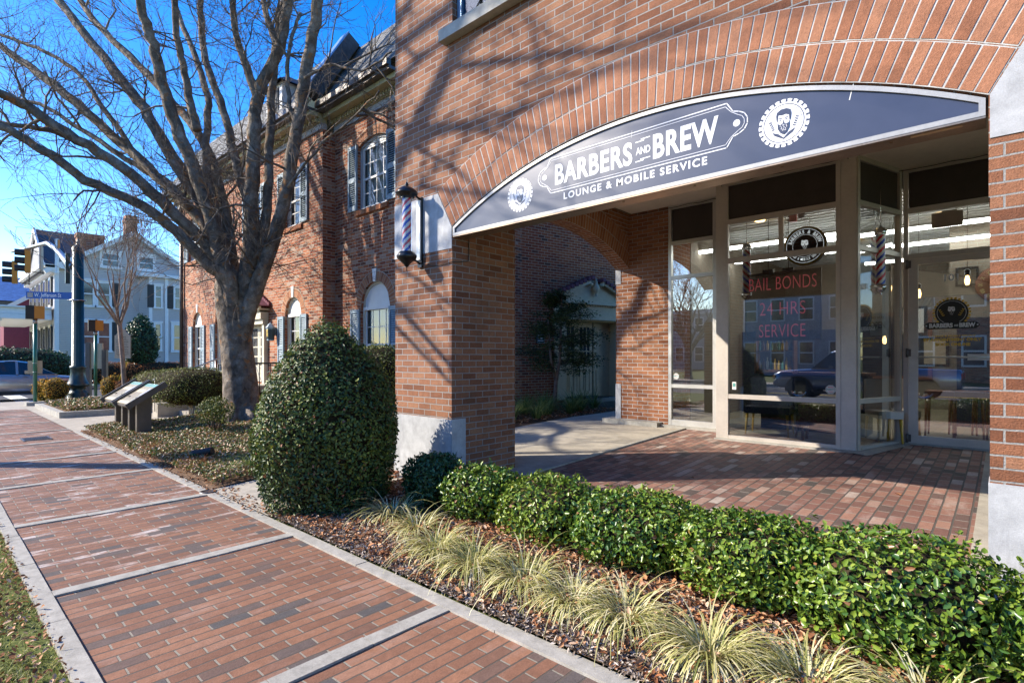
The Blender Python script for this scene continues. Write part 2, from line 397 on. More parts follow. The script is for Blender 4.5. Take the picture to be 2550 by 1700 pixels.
# ------------------------------------------------------------ mesh helpers
COL = S.collection
def V(*a): return Vector(a)
class MB:
    def __init__(s):
        s.v = []; s.f = []; s.uv = []; s.mi = []; s.tint = []; s.sm = []
    def face(s, pts, uvs=None, mi=0, tint=0.5, smooth=False):
        b = len(s.v)
        s.v.extend([tuple(p) for p in pts])
        s.f.append(tuple(range(b, b + len(pts))))
        s.uv.extend(uvs if uvs else [(p[0] + p[1], p[2]) for p in pts])
        s.mi.append(mi); s.sm.append(smooth)
        s.tint.extend([tint] * len(pts))
    def box(s, x0, x1, y0, y1, z0, z1, mi=0, tint=0.5, top=True, bottom=True, uo=0.0):
        if x0 > x1: x0, x1 = x1, x0
        if y0 > y1: y0, y1 = y1, y0
        P = lambda x, y, z: (x, y, z)
        s.face([P(x0, y0, z0), P(x1, y0, z0), P(x1, y0, z1), P(x0, y0, z1)], [(x0, z0), (x1, z0), (x1, z1), (x0, z1)], mi, tint)
        s.face([P(x1, y1, z0), P(x0, y1, z0), P(x0, y1, z1), P(x1, y1, z1)], [(x1, z0), (x0, z0), (x0, z1), (x1, z1)], mi, tint)
        a = x1 - y0
        s.face([P(x1, y0, z0), P(x1, y1, z0), P(x1, y1, z1), P(x1, y0, z1)], [(y0 + a, z0), (y1 + a, z0), (y1 + a, z1), (y0 + a, z1)], mi, tint)
        a = x0 + y0
        s.face([P(x0, y1, z0), P(x0, y0, z0), P(x0, y0, z1), P(x0, y1, z1)], [(a - y1, z0), (a - y0, z0), (a - y0, z1), (a - y1, z1)], mi, tint)
        if top: s.face([P(x0, y0, z1), P(x1, y0, z1), P(x1, y1, z1), P(x0, y1, z1)], [(x0, y0), (x1, y0), (x1, y1), (x0, y1)], mi, tint)
        if bottom: s.face([P(x0, y1, z0), P(x1, y1, z0), P(x1, y0, z0), P(x0, y0, z0)], [(x0, y1), (x1, y1), (x1, y0), (x0, y0)], mi, tint)
    def obox(s, c, ux, uy, uz, hx, hy, hz, mi=0, tint=0.5):
        """box round centre c with half sizes along three unit axes"""
        c = Vector(c); ux = Vector(ux).normalized() * hx; uy = Vector(uy).normalized() * hy; uz = Vector(uz).normalized() * hz
        q = {}
        for i in (-1, 1):
            for j in (-1, 1):
                for k in (-1, 1):
                    q[i, j, k] = c + ux * i + uy * j + uz * k
        for fc in (((-1, -1, -1), (1, -1, -1), (1, -1, 1), (-1, -1, 1)), ((1, 1, -1), (-1, 1, -1), (-1, 1, 1), (1, 1, 1)),
                   ((1, -1, -1), (1, 1, -1), (1, 1, 1), (1, -1, 1)), ((-1, 1, -1), (-1, -1, -1), (-1, -1, 1), (-1, 1, 1)),
                   ((-1, -1, 1), (1, -1, 1), (1, 1, 1), (-1, 1, 1)), ((-1, 1, -1), (1, 1, -1), (1, -1, -1), (-1, -1, -1))):
            s.face([q[k] for k in fc], None, mi, tint)
    def bar(s, a, b, wd, dp, up=(0, 0, 1), mi=0):
        a = Vector(a); b = Vector(b); d = b - a
        u = Vector(up); sd_ = d.cross(u)
        if sd_.length < 1e-6: sd_ = d.cross(Vector((1, 0, 0)))
        sd_.normalize(); u2 = sd_.cross(d).normalized()
        s.obox((a + b) / 2, d, sd_, u2, d.length / 2, wd / 2, dp / 2, mi)
    def tube(s, pts, rads, n=8, mi=0, cap=True, tint=0.5, smooth=True):
        pts = [Vector(p) for p in pts]
        if isinstance(rads, (int, float)): rads = [rads] * len(pts)
        b = len(s.v); ref = None; L = 0
        rings = []
        for i, p in enumerate(pts):
            d = (pts[min(i + 1, len(pts) - 1)] - pts[max(i - 1, 0)])
            if d.length < 1e-9: d = Vector((0, 0, 1))
            d.normalize()
            if ref is None:
                ref = d.orthogonal().normalized()
            ref = (ref - d * ref.dot(d))
            if ref.length < 1e-6: ref = d.orthogonal()
            ref.normalize(); q = d.cross(ref)
            rings.append([p + (ref * math.cos(2 * math.pi * k / n) + q * math.sin(2 * math.pi * k / n)) * rads[i] for k in range(n)])
        for r in rings: s.v.extend([tuple(x) for x in r])
        for i in range(len(pts) - 1):
            for k in range(n):
                k2 = (k + 1) % n
                s.f.append((b + i * n + k, b + i * n + k2, b + (i + 1) * n + k2, b + (i + 1) * n + k))
                s.uv.extend([(k / n, i), (k2 / n, i), (k2 / n, i + 1), (k / n, i + 1)])
                s.mi.append(mi); s.sm.append(smooth); s.tint.extend([tint] * 4)
        if cap:
            for i, rev in ((0, True), (len(pts) - 1, False)):
                idx = [b + i * n + k for k in range(n)]
                if rev: idx.reverse()
                s.f.append(tuple(idx)); s.uv.extend([(0, 0)] * n); s.mi.append(mi); s.sm.append(False); s.tint.extend([tint] * n)
    def lathe(s, c, prof, n=20, mi=0, smooth=True, axis='z', flute=0.0, nf=0):
        """prof: (radius, height) pairs round a vertical axis at c"""
        b = len(s.v); c = Vector(c)
        for r_, h in prof:
            for k in range(n):
                a = 2 * math.pi * k / n
                rr = r_ * (1 + (flute * math.cos(nf * a) if nf else 0))
                s.v.append((c[0] + rr * math.cos(a), c[1] + rr * math.sin(a), c[2] + h))
        for i in range(len(prof) - 1):
            for k in range(n):
                k2 = (k + 1) % n
                s.f.append((b + i * n + k, b + i * n + k2, b + (i + 1) * n + k2, b + (i + 1) * n + k))
                s.uv.extend([(k / n, prof[i][1]), ((k + 1) / n, prof[i][1]), ((k + 1) / n, prof[i + 1][1]), (k / n, prof[i + 1][1])])
                s.mi.append(mi); s.sm.append(smooth); s.tint.extend([.5] * 4)
        for i in (0, len(prof) - 1):
            s.f.append(tuple(b + i * n + k for k in range(n))); s.uv.extend([(0, 0)] * n); s.mi.append(mi); s.sm.append(False); s.tint.extend([.5] * n)
    def build(s, name, mat, parent=None, weld=False):
        me = bpy.data.meshes.new(name)
        me.from_pydata(s.v, [], s.f)
        if s.uv:
            ul = me.uv_layers.new(name='UVMap')
            ul.data.foreach_set('uv', np.array(s.uv, dtype=np.float32).ravel())
        at = me.attributes.new('tint', 'FLOAT', 'CORNER')
        at.data.foreach_set('value', np.array(s.tint, dtype=np.float32))
        me.polygons.foreach_set('material_index', s.mi)
        me.polygons.foreach_set('use_smooth', s.sm)
        for m_ in (mat if isinstance(mat, (list, tuple)) else [mat]):
            me.materials.append(M[m_] if isinstance(m_, str) else m_)
        me.update()
        return link(name, me, parent)

def link(name, me, parent=None):
    o = bpy.data.objects.new(name, me)
    COL.objects.link(o)
    if parent is not None:
        o.parent = parent
        if parent.parent is None:
            o.matrix_parent_inverse = Matrix.Translation(-Vector(parent.location))
    return o
def thing(name, label, cat, loc=(0, 0, 0), group=None):
    o = bpy.data.objects.new(name, None)
    COL.objects.link(o); o.location = loc
    o.empty_display_size = 0.2
    return tag(o, label, cat, group)
def tag(o, label=None, cat=None, group=None, kind=None):
    if label: o['label'] = label
    if cat: o['category'] = cat
    if group: o['group'] = group
    if kind: o['kind'] = kind
    return o
def struct(o):
    o['kind'] = 'structure'
    return o
def copy_thing(o, loc, rz=0.0, scale=1.0, label=None, group=None):
    r_ = o.copy(); COL.objects.link(r_)
    r_.location = loc; r_.rotation_euler = (0, 0, rz); r_.scale = (scale,) * 3
    if label: r_['label'] = label
    if group: r_['group'] = group
    for ch in list(o.children):
        c = ch.copy(); COL.objects.link(c); c.parent = r_
        for g in list(ch.children):
            d = g.copy(); COL.objects.link(d); d.parent = c
    return r_

def text_mb(mb, txt, P, X, Y, h, sx=1.0, bold=0.0, mi=0, spacing=1.0, lift=0.0, align='LEFT', shear=0.0, arc=None):
    """lettering in the plane spanned by unit vectors X (along) and Y (up); h = capital height"""
    P = Vector(P); X = Vector(X).normalized(); Y = Vector(Y).normalized(); N = X.cross(Y)
    cu = bpy.data.curves.new('t', 'FONT'); cu.body = txt
    size = h / 0.70
    cu.size = size; cu.offset = bold * size; cu.space_character = spacing; cu.resolution_u = 4
    cu.align_x = 'LEFT'; cu.shear = shear
    ob = bpy.data.objects.new('t', cu); COL.objects.link(ob)
    dg = bpy.context.evaluated_depsgraph_get()
    me = bpy.data.meshes.new_from_object(ob.evaluated_get(dg))
    xs = [v.co.x for v in me.vertices] or [0]
    w0, w1 = min(xs), max(xs)
    sh = {'LEFT': -w0, 'CENTER': -(w0 + w1) / 2, 'RIGHT': -w1}[align]
    b = len(mb.v)
    for v in me.vertices:
        mb.v.append(tuple(P + X * ((v.co.x + sh) * sx) + Y * v.co.y + N * lift))
    for p in me.polygons:
        mb.f.append(tuple(b + i for i in p.vertices)); n_ = len(p.vertices)
        mb.uv.extend([(0, 0)] * n_); mb.mi.append(mi); mb.sm.append(False); mb.tint.extend([.5] * n_)
    bpy.data.objects.remove(ob); bpy.data.meshes.remove(me); bpy.data.curves.remove(cu)
    return (w1 - w0) * sx
def text_arc(mb, txt, C, X, Y, r_, h, a0, a1, inner=False, mi=0, bold=0.02, lift=0.0, sx=1.0):
    """letters on a circle, from angle a0 to a1 (degrees, clockwise from the left when seen from the front)"""
    C = Vector(C); X = Vector(X).normalized(); Y = Vector(Y).normalized()
    n = len(txt)
    for i, ch in enumerate(txt):
        if ch == ' ': continue
        a = rad(a0 + (a1 - a0) * (i + .5) / n)
        d = X * math.cos(a) + Y * math.sin(a)
        t_ = X * math.sin(a) - Y * math.cos(a)
        if inner: t_ = -t_
        up = d if not inner else -d
        base = C + d * (r_ if not inner else r_ + h)
        text_mb(mb, ch, base, t_, up, h, sx, bold, mi, lift=lift * (1), align='CENTER')
def disc(mb, C, X, Y, r0, r1, n=40, mi=0, lift=0.0, teeth=0, duty=.6):
    C = Vector(C); X = Vector(X).normalized(); Y = Vector(Y).normalized(); N = X.cross(Y)
    pt = lambda r_, a: C + X * (r_ * math.cos(a)) + Y * (r_ * math.sin(a)) + N * lift
    if teeth:
        for k in range(teeth):
            a = 2 * math.pi * (k - duty / 2) / teeth; b = 2 * math.pi * (k + duty / 2) / teeth; e = (b - a) * .12
            mb.face([pt(r0, a + e), pt(r0, b - e), pt(r1 * .985, b), pt(r1, (a + b) / 2), pt(r1 * .985, a)], None, mi)
        return
    if r0 <= 0:
        mb.face([pt(r1, 2 * math.pi * k / n) for k in range(n)], None, mi)
        return
    for k in range(n):
        a = 2 * math.pi * k / n; b = 2 * math.pi * (k + 1) / n
        mb.face([pt(r0, a), pt(r1, a), pt(r1, b), pt(r0, b)], None, mi)
def poly2(mb, C, X, Y, s_, pts, mi=0, lift=0.0, mirror=False):
    C = Vector(C); X = Vector(X).normalized(); Y = Vector(Y).normalized(); N = X.cross(Y)
    for sg in ((1, -1) if mirror else (1,)):
        mb.face([C + X * (x * s_ * sg) + Y * (y * s_) + N * lift for x, y in pts], None, mi)
def emblem_face(mb, C, X, Y, s_, lt, dk, lift):
    """generic bearded man with two ears of grain; lt / dk are material indices for light and dark"""
    e = 0.0012
    poly2(mb, C, X, Y, s_, [(-.46, -.30), (-.2, -.42), (0, -.62), (.2, -.42), (.46, -.30), (.36, -.46), (.1, -.62), (0, -.68), (-.1, -.62), (-.36, -.46)], dk, lift + e)
    poly2(mb, C, X, Y, s_, [(-.22, .38), (-.24, .1), (-.2, -.22), (0, -.42), (.2, -.22), (.24, .1), (.22, .38), (0, .44)], lt, lift + 2 * e)
    poly2(mb, C, X, Y, s_, [(-.26, .08), (-.29, .34), (-.26, .50), (-.10, .60), (.12, .60), (.27, .52), (.30, .36), (.27, .08), (.235, .1), (.22, .30), (.10, .36), (-.06, .34), (-.2, .38), (-.235, .1)], dk, lift + 3 * e)
    poly2(mb, C, X, Y, s_, [(.05, .20), (.19, .20), (.18, .235), (.06, .225)], dk, lift + 3 * e, True)
    poly2(mb, C, X, Y, s_, [(.07, .13), (.16, .13), (.15, .16), (.08, .16)], dk, lift + 3 * e, True)
    poly2(mb, C, X, Y, s_, [(0, .16), (.03, .02), (.05, -.02), (0, -.035), (-.05, -.02), (-.02, .02)], dk, lift + 3 * e)
    poly2(mb, C, X, Y, s_, [(-.235, .04), (-.2, -.02), (-.12, -.05), (-.05, -.03), (0, -.05), (.05, -.03), (.12, -.05), (.2, -.02), (.235, .04), (.22, -.22), (.12, -.40), (0, -.48), (-.12, -.40), (-.22, -.22)], dk, lift + 4 * e)
    for q in range(12):
        yy = -.10 - .065 * (q // 3); xx = (q % 3 - 1) * (.12 - .02 * (q // 3)) + (.03 if (q // 3) % 2 else 0)
        poly2(mb, C, X, Y, s_, [(xx - .022, yy), (xx, yy - .04), (xx + .022, yy), (xx, yy + .015)], lt, lift + 5 * e)
    poly2(mb, C, X, Y, s_, [(-.06, -.085), (0, -.07), (.06, -.085), (0, -.11)], lt, lift + 5 * e)
    for k in range(5):
        t_ = k / 4
        cx_, cy_ = .40 + .12 * t_, -.22 + .34 * t_
        for sg in (-1, 1):
            a = .55 + sg * .75
            dx, dy = math.sin(a) * .09, math.cos(a) * .09
            poly2(mb, C, X, Y, s_, [(cx_, cy_), (cx_ + dx * .5 - dy * .3, cy_ + dy * .5 + dx * .3), (cx_ + dx, cy_ + dy), (cx_ + dx * .5 + dy * .3, cy_ + dy * .5 - dx * .3)], dk if lt != 9 else lt, lift + e, True)

# wall with openings, in a vertical plane through P along U with outward normal N
def arcz(op, u):
    u0, u1, z0, zs, rise = op[:5]
    if rise <= 0: return zs
    h = (u1 - u0) / 2; Rr = (h * h + rise * rise) / (2 * rise); c = (u0 + u1) / 2
    return zs + rise - Rr + math.sqrt(max(0, Rr * Rr - (u - c) ** 2))
def wall(mb, P, U, N, u0, u1, z0, z1, ops, depth=0.12, mi=0, rmi=None, uo=0.0, seg=16):
    P = Vector(P); U = Vector(U); N = Vector(N)
    rmi = mi if rmi is None else rmi
    pt = lambda u, z, d=0: P + U * u + Vector((0, 0, z)) - N * d
    q = lambda a, b, c, d, m=mi: mb.face([pt(*a), pt(*b), pt(*c), pt(*d)], [(x[0] + uo + (x[2] if len(x) > 2 else 0), x[1]) for x in (a, b, c, d)], m)
    cur = u0
    for op in sorted(ops):
        a, b, za, zs, rise = op[:5]
        if a > cur: q((cur, z0), (a, z0), (a, z1), (cur, z1))
        if za > z0: q((a, z0), (b, z0), (b, za), (a, za))
        n = seg if rise > 0 else 1
        for i in range(n):
            ua = a + (b - a) * i / n; ub = a + (b - a) * (i + 1) / n
            ya, yb = arcz(op, ua), arcz(op, ub)
            if z1 > max(ya, yb) - 1e-6: q((ua, ya), (ub, yb), (ub, z1), (ua, z1))
            mb.face([pt(ua, ya), pt(ub, yb), pt(ub, yb, depth), pt(ua, ya, depth)], [(0, ua), (0, ub), (depth, ub), (depth, ua)], rmi)
        for u in (a, b):
            mb.face([pt(u, za), pt(u, zs), pt(u, zs, depth), pt(u, za, depth)], [(u, za), (u, zs), (u + depth, zs), (u + depth, za)], rmi)
        if za > z0: mb.face([pt(a, za), pt(b, za), pt(b, za, depth), pt(a, za, depth)], None, rmi)
        cur = b
    if u1 > cur: q((cur, z0), (u1, z0), (u1, z1), (cur, z1))
def voussoirs(mb, P, U, N, cu, cz, r0, r1, a0, a1, n, proud=.003, depth=.03, gap=.012, mi=0):
    P = Vector(P); U = Vector(U); N = Vector(N)
    for i in range(n):
        aa = a0 + (a1 - a0) * i / n; ab = a0 + (a1 - a0) * (i + 1) / n
        g = gap / 2
        ta = R.uniform(-.0012, .0012); pr = proud + R.uniform(-.001, .0015)
        def pt(r_, a, off, d):
            s_ = 1 if off > 0 else -1
            return P + U * (cu + r_ * math.cos(a) - math.sin(a) * off) + Vector((0, 0, cz + r_ * math.sin(a) + math.cos(a) * off)) + N * d
        j = [R.uniform(-.0015, .0015) for _ in range(8)]
        c = []
        sgn = 1 if ab > aa else -1
        for d in (pr, -depth):
            c.append([pt(r0 + g + j[0], aa, g * sgn + j[1], d), pt(r1 - g + j[2], aa, g * sgn + j[3], d), pt(r1 - g + j[4], ab, -g * sgn + j[5], d), pt(r0 + g + j[6], ab, -g * sgn + j[7], d)])
        tt = R.random()
        mb.face(c[0], None, mi, tt)
        for k in range(4):
            k2 = (k + 1) % 4
            mb.face([c[0][k], c[0][k2], c[1][k2], c[1][k]], None, mi, tt)

# scattered leaves and blades --------------------------------------------
def leaf_mesh(name, pos, nrm, mat, length=.03, width=.014, parent=None, tint=None, fold=.25, lvar=.35, droop=0.0):
    """one mesh of small folded leaves; pos, nrm = Nx3 arrays"""
    n = len(pos)
    rnd = NR.normal(size=(n, 3))
    nrm = nrm / (np.linalg.norm(nrm, axis=1, keepdims=True) + 1e-9)
    d = rnd - nrm * (rnd * nrm).sum(1, keepdims=True)
    d /= np.linalg.norm(d, axis=1, keepdims=True) + 1e-9
    sdv = np.cross(nrm, d)
    L = (length * (1 + NR.uniform(-lvar, lvar, n)))[:, None]; W = (width * (1 + NR.uniform(-lvar, lvar, n)))[:, None]
    k = fold * W
    b = pos; t = pos + d * L - nrm * (L * droop)
    l1 = pos + d * L * .30 + sdv * W * .5 + nrm * k; l2 = pos + d * L * .70 + sdv * W * .42 + nrm * (k - L * droop * .4)
    r1 = pos + d * L * .30 - sdv * W * .5 + nrm * k; r2 = pos + d * L * .70 - sdv * W * .42 + nrm * (k - L * droop * .4)
    vs = np.stack([b, t, l1, l2, r1, r2], axis=1).reshape(-1, 3)
    base = np.arange(n)[:, None] * 6
    fs = np.concatenate([base + np.array([[0, 1, 3, 2]]), base + np.array([[0, 4, 5, 1]])], axis=1).reshape(-1)
    me = bpy.data.meshes.new(name)
    me.vertices.add(n * 6); me.vertices.foreach_set('co', vs.astype(np.float32).ravel())
    me.loops.add(n * 8); me.loops.foreach_set('vertex_index', fs.astype(np.int32))
    me.polygons.add(n * 2); me.polygons.foreach_set('loop_start', np.arange(0, n * 8, 4, dtype=np.int32))
    try: me.polygons.foreach_set('loop_total', np.full(n * 2, 4, dtype=np.int32))
    except Exception: pass
    if tint is None: tint = NR.uniform(0, 1, n)
    at = me.attributes.new('tint', 'FLOAT', 'POINT')
    at.data.foreach_set('value', np.repeat(tint, 6).astype(np.float32))
    me.update(calc_edges=True); me.validate()
    me.materials.append(M[mat])
    return link(name, me, parent)
def blade_mesh(name, roots, mat, length=.3, width=.008, spread=1.0, parent=None, seg=6, lvar=.4, lean=None, tint=None, center=None, stiff=1.0):
    """arching strips; roots Nx3; blades lean away from their clump centre"""
    n = len(roots)
    ang = NR.uniform(0, 2 * np.pi, n)
    if center is not None:
        dd = roots[:, :2] - center[:, :2]
        ang = np.arctan2(dd[:, 1], dd[:, 0]) + NR.normal(0, .5, n)
    h = np.stack([np.cos(ang), np.sin(ang), np.zeros(n)], 1)
    L = length * (1 + NR.uniform(-lvar, lvar, n))
    bend = NR.uniform(.35, 1.0, n) * spread
    th0 = NR.uniform(.05, .5, n) * spread
    pts = [roots]
    th = th0.copy()
    for i in range(seg):
        th = th0 + bend * 2.2 * ((i + 1) / seg) ** 1.2 / stiff
        st = h * np.sin(th)[:, None] + np.array([0, 0, 1.0]) * np.cos(th)[:, None]
        pts.append(pts[-1] + st * (L / seg)[:, None])
    sv = np.stack([-np.sin(ang), np.cos(ang), np.zeros(n)], 1)
    vs = []
    for i, p in enumerate(pts):
        w_ = width * (1 - (i / seg) ** 2.2 * .92) * .5
        vs += [p + sv * w_, p - sv * w_]
    vs = np.stack(vs, 1)
    m_ = 2 * (seg + 1)
    fl = []
    for i in range(seg): fl += [2 * i, 2 * i + 1, 2 * i + 3, 2 * i + 2]
    fs = (np.arange(n)[:, None] * m_ + np.array(fl)[None]).reshape(-1)
    me = bpy.data.meshes.new(name)
    me.vertices.add(n * m_); me.vertices.foreach_set('co', vs.reshape(-1).astype(np.float32))
    me.loops.add(len(fs)); me.loops.foreach_set('vertex_index', fs.astype(np.int32))
    me.polygons.add(n * seg); me.polygons.foreach_set('loop_start', np.arange(0, len(fs), 4, dtype=np.int32))
    if tint is None: tint = NR.uniform(0, 1, n)
    at = me.attributes.new('tint', 'FLOAT', 'POINT')
    at.data.foreach_set('value', np.repeat(tint, m_).astype(np.float32))
    me.update(calc_edges=True); me.validate()
    me.materials.append(M[mat])
    return link(name, me, parent)
def lumps(p, k, seed):
    rs = np.random.RandomState(seed)
    f = np.zeros(len(p))
    for i in range(7):
        a = rs.normal(size=3) * k * (1 + .6 * i / 3); f += np.sin(p @ a + rs.uniform(0, 6.28)) / (1 + i * .35)
    return f / 3.0
def shell_points(n, c, r, power=2.0, seed=1, amp=.06, lump=4.0, bottom=-1.0, thick=.10, flat=None):
    """points just inside a lumpy superellipsoid"""
    rs = np.random.RandomState(seed)
    d = rs.normal(size=(int(n * 2.2), 3)); d /= np.linalg.norm(d, axis=1, keepdims=True)
    q = (np.abs(d) ** power).sum(1) ** (-1 / power)
    p = d * q[:, None]
    keep = p[:, 2] > bottom
    # thin out towards the poles so that density follows area
    r = np.array(r, float)
    p = p[keep][:n]; d = d[keep][:n]
    f = lumps(p * r, lump, seed)
    s_ = 1 + amp * f - rs.uniform(0, 1, len(p)) ** 2 * thick * 1.6
    nr = np.sign(p) * np.abs(p) ** (power - 1) / r
    nr /= np.linalg.norm(nr, axis=1, keepdims=True)
    return np.array(c) + p * r * s_[:, None], nr
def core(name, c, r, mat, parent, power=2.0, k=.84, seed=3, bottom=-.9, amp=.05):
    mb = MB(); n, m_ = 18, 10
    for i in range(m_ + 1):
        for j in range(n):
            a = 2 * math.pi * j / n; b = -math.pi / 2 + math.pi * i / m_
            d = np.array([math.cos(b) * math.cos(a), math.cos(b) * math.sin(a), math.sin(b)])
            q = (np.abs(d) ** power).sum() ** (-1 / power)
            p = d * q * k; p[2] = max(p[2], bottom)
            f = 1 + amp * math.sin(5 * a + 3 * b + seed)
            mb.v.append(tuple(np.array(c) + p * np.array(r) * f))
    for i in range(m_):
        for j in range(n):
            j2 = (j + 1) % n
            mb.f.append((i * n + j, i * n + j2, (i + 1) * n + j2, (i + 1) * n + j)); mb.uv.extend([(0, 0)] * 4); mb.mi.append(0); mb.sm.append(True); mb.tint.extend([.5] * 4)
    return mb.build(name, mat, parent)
M['inner'] = plain('bush_core_shade', (.035, .028, .016), .95, var=.6, scale=30, bump=1, spec=.1)  # near-black colour carries the shade inside the bushes
def shoots(t, p, nr, mat, ll, lw):
    mb = MB(); P = []; N_ = []
    for a, b in zip(p, nr):
        if b[2] < -.3: continue
        a = Vector(a); d = (Vector(b) + Vector((R.gauss(0, .4), R.gauss(0, .4), R.uniform(0, .7)))).normalized(); L = R.uniform(1.0, 2.6) * ll
        e = a + d * L; mb.tube([a - d * ll * 2, a, e], [ll * .05, ll * .04, ll * .02], 4, cap=False)
        for q in range(6): P.append(tuple(a.lerp(e, R.uniform(.2, 1.0)))); N_.append((R.gauss(0, .6) + d.x * .4, R.gauss(0, .6) + d.y * .4, .8))
    so = mb.build('shoots', 'twig', t); so['kind'] = 'stuff'
    leaf_mesh('shoot_leaves', np.array(P), np.array(N_), mat, ll * .9, lw * .9, t, NR.uniform(.45, .93, len(P)))
def bush(name, label, cat, base, c, r, n, mat, ll, lw, seed, power=2.2, amp=.06, lump=4.0, bottom=-.92, group=None, thick=.12, ntilt=.55, k=.84, stems=5, corek=True):
    t = thing(name, label, cat, base, group)
    p, nr = shell_points(n, c, r, power, seed, amp, lump, bottom, thick)
    nn = nr + NR.normal(0, ntilt, nr.shape)
    tl = np.clip(NR.beta(2, 2, len(p)) * .85 + .28 * lumps(p, 3.0, seed + 5) + .06, 0, 1)
    far = NR.random(len(p)) < .03
    tl[far] = NR.uniform(.95, 1.0, far.sum())
    leaf_mesh('foliage', p - nr * ll * .3, nn, mat, ll, lw, t, tl)
    if corek: core('branches', c, r, 'inner', t, power, k, seed, bottom)  # solid dark core rather than branches; inner shade is in its colour
    shoots(t, p[::max(1, len(p) // 55)], nr[::max(1, len(nr) // 55)], mat, ll, lw)
    mb = MB()
    for i in range(stems):
        a = R.uniform(0, 6.28); q = R.uniform(.1, .6)
        top = Vector(c) + Vector((math.cos(a) * r[0] * q, math.sin(a) * r[1] * q, 0))
        b0 = Vector(base) + Vector((math.cos(a) * .05, math.sin(a) * .05, -.03))
        mb.tube([b0, (b0 + top) / 2 + Vector((R.uniform(-.04, .04), R.uniform(-.04, .04), 0)), top], [.014, .011, .006], 5)
    mb.build('stem', 'twig', t)
    return t

# bare trees --------------------------------------------------------------
def grow(mb, p, d, length, r_, depth, rng, n=6, up=.12, wob=.16, fork=.62, kids=(2, 3), minr=.0035, out=None, spread=.75, seglen=.5):
    pts = [Vector(p)]; rd = [r_]; d = Vector(d).normalized()
    segs = max(3, min(7, int(length / seglen)))
    for i in range(segs):
        d = (d + Vector((rng.gauss(0, wob), rng.gauss(0, wob), rng.gauss(0, wob) + up * .5))).normalized()
        pts.append(pts[-1] + d * (length / segs)); rd.append(max(minr, r_ * (1 - .55 * (i + 1) / segs)))
    mb.tube(pts, rd, n if r_ > .02 else (4 if r_ > .009 else 3), cap=False)
    if depth <= 0: return
    k = rng.randint(*kids) + (1 if depth <= 2 else 0)
    for j in range(k):
        i = segs if j == 0 else rng.randint(max(1, segs // 3), segs)
        b = pts[i]; ax = d.orthogonal().normalized()
        ax.rotate(Matrix.Rotation(rng.uniform(0, 6.28), 3, d))
        dd = (d + ax * rng.uniform(.35, 1.0) * spread * (0.4 if j == 0 else 1)).normalized()
        grow(mb, b, dd, length * rng.uniform(.55, .82), max(minr, rd[i] * rng.uniform(.55, .8)), depth - 1, rng, max(4, n - 1), up, wob, fork, kids, minr, out, spread, seglen)
def bare_tree(label, base, h, r_, seed, trunk_h=None, limbs=5, depth=4, spread=.6, bark='bark', lean=(0, 0), name='bare_tree', group=None, length=None, minr=.0035, kids=(2, 3), up=.12, bias=(0, 0)):
    rng = random.Random(seed)
    t = thing(name, label, 'tree', base, group)
    th = trunk_h or h * .25
    b = Vector(base); top = b + Vector((lean[0], lean[1], th))
    mb = MB()
    mb.tube([b + Vector((0, 0, -.1)), b + Vector((0, 0, .15)), b.lerp(top, .5) + Vector((rng.uniform(-.04, .04), rng.uniform(-.04, .04), 0)), top, top + Vector((0, 0, r_ * .9))], [r_ * 1.45, r_ * 1.12, r_, r_ * 1.02, r_ * .55], 14)
    mb.build('trunk', bark, t)
    mb = MB()
    for i in range(limbs):
        a = 2 * math.pi * i / limbs + rng.uniform(-.35, .35)
        s_ = spread * rng.uniform(.55, 1.15)
        d = Vector((math.cos(a) * s_ + bias[0], math.sin(a) * s_ + bias[1], 1)).normalized()
        grow(mb, top + Vector((0, 0, rng.uniform(-.15, .05) * min(1, th))), d, (length or h * .3) * rng.uniform(.85, 1.15), r_ * rng.uniform(.42, .58), depth, rng, 8, up=up, minr=minr, kids=kids)
    mb.build('crown', bark if bark != 'bark2' else 'bark2', t)
    return t
# ------------------------------------------------------------ ground, roads, walks
def sheet(name, mat, x0, x1, y0, y1, z, zf=None, nx=1, ny=1, swap=False, amp=0.0, uo=(0, 0)):
    mb = MB(); pts = {}
    for i in range(nx + 1):
        for j in range(ny + 1):
            x = x0 + (x1 - x0) * i / nx; y = y0 + (y1 - y0) * j / ny
            zz = zf(x, y) if zf else z
            if amp and 0 < i < nx and 0 < j < ny: zz += amp * (math.sin(x * 5.1 + y * 3.3) + math.sin(x * 9.7 - y * 7.1) * .6)
            pts[i, j] = (x, y, zz)
    for i in range(nx):
        for j in range(ny):
            q = [pts[i, j], pts[i + 1, j], pts[i + 1, j + 1], pts[i, j + 1]]
            mb.face(q, [((p[1] - uo[1], p[0] - uo[0]) if swap else (p[0], p[1])) for p in q], smooth=amp > 0)
    return struct(mb.build(name, mat))
sheet('ground', 'lawn', -300, 300, -300, 300, -.24)
sheet('street', 'asphalt', -200, 200, -15.2, -4.2, -.15)
sheet('cross_street', 'asphalt', -34, -24.3, -200, 200, -.146)
mb = MB()
for yy in (-9.75, -9.5): mb.box(-24, 60, yy, yy + .11, -.149, -.1415)
struct(mb.build('centre_line', 'paint_y'))
mb = MB()
for yy in (-4.9, -14.4): mb.box(-24, 60, yy, yy + .1, -.149, -.1415)
mb.box(-33.2, -25, -.4, .1, -.149, -.138); mb.box(-33.2, -25, 2.4, 2.9, -.149, -.138)
for k in range(8): mb.box(-33 + k * 1.05, -32.5 + k * 1.05, .6, 2.0, -.149, -.138)
struct(mb.build('crosswalk_marking', 'paint_w'))
def block(name, mat, x0, x1, y0, y1, z0, z1):
    mb = MB(); mb.box(x0, x1, y0, y1, z0, z1); return struct(mb.build(name, mat))
block('verge', 'lawn', -20.4, 60, -4.0, .50, -.2, -.02)
block('lot_ground', 'lawn', -20.4, 60, 2.1, 80, -.2, -.03)
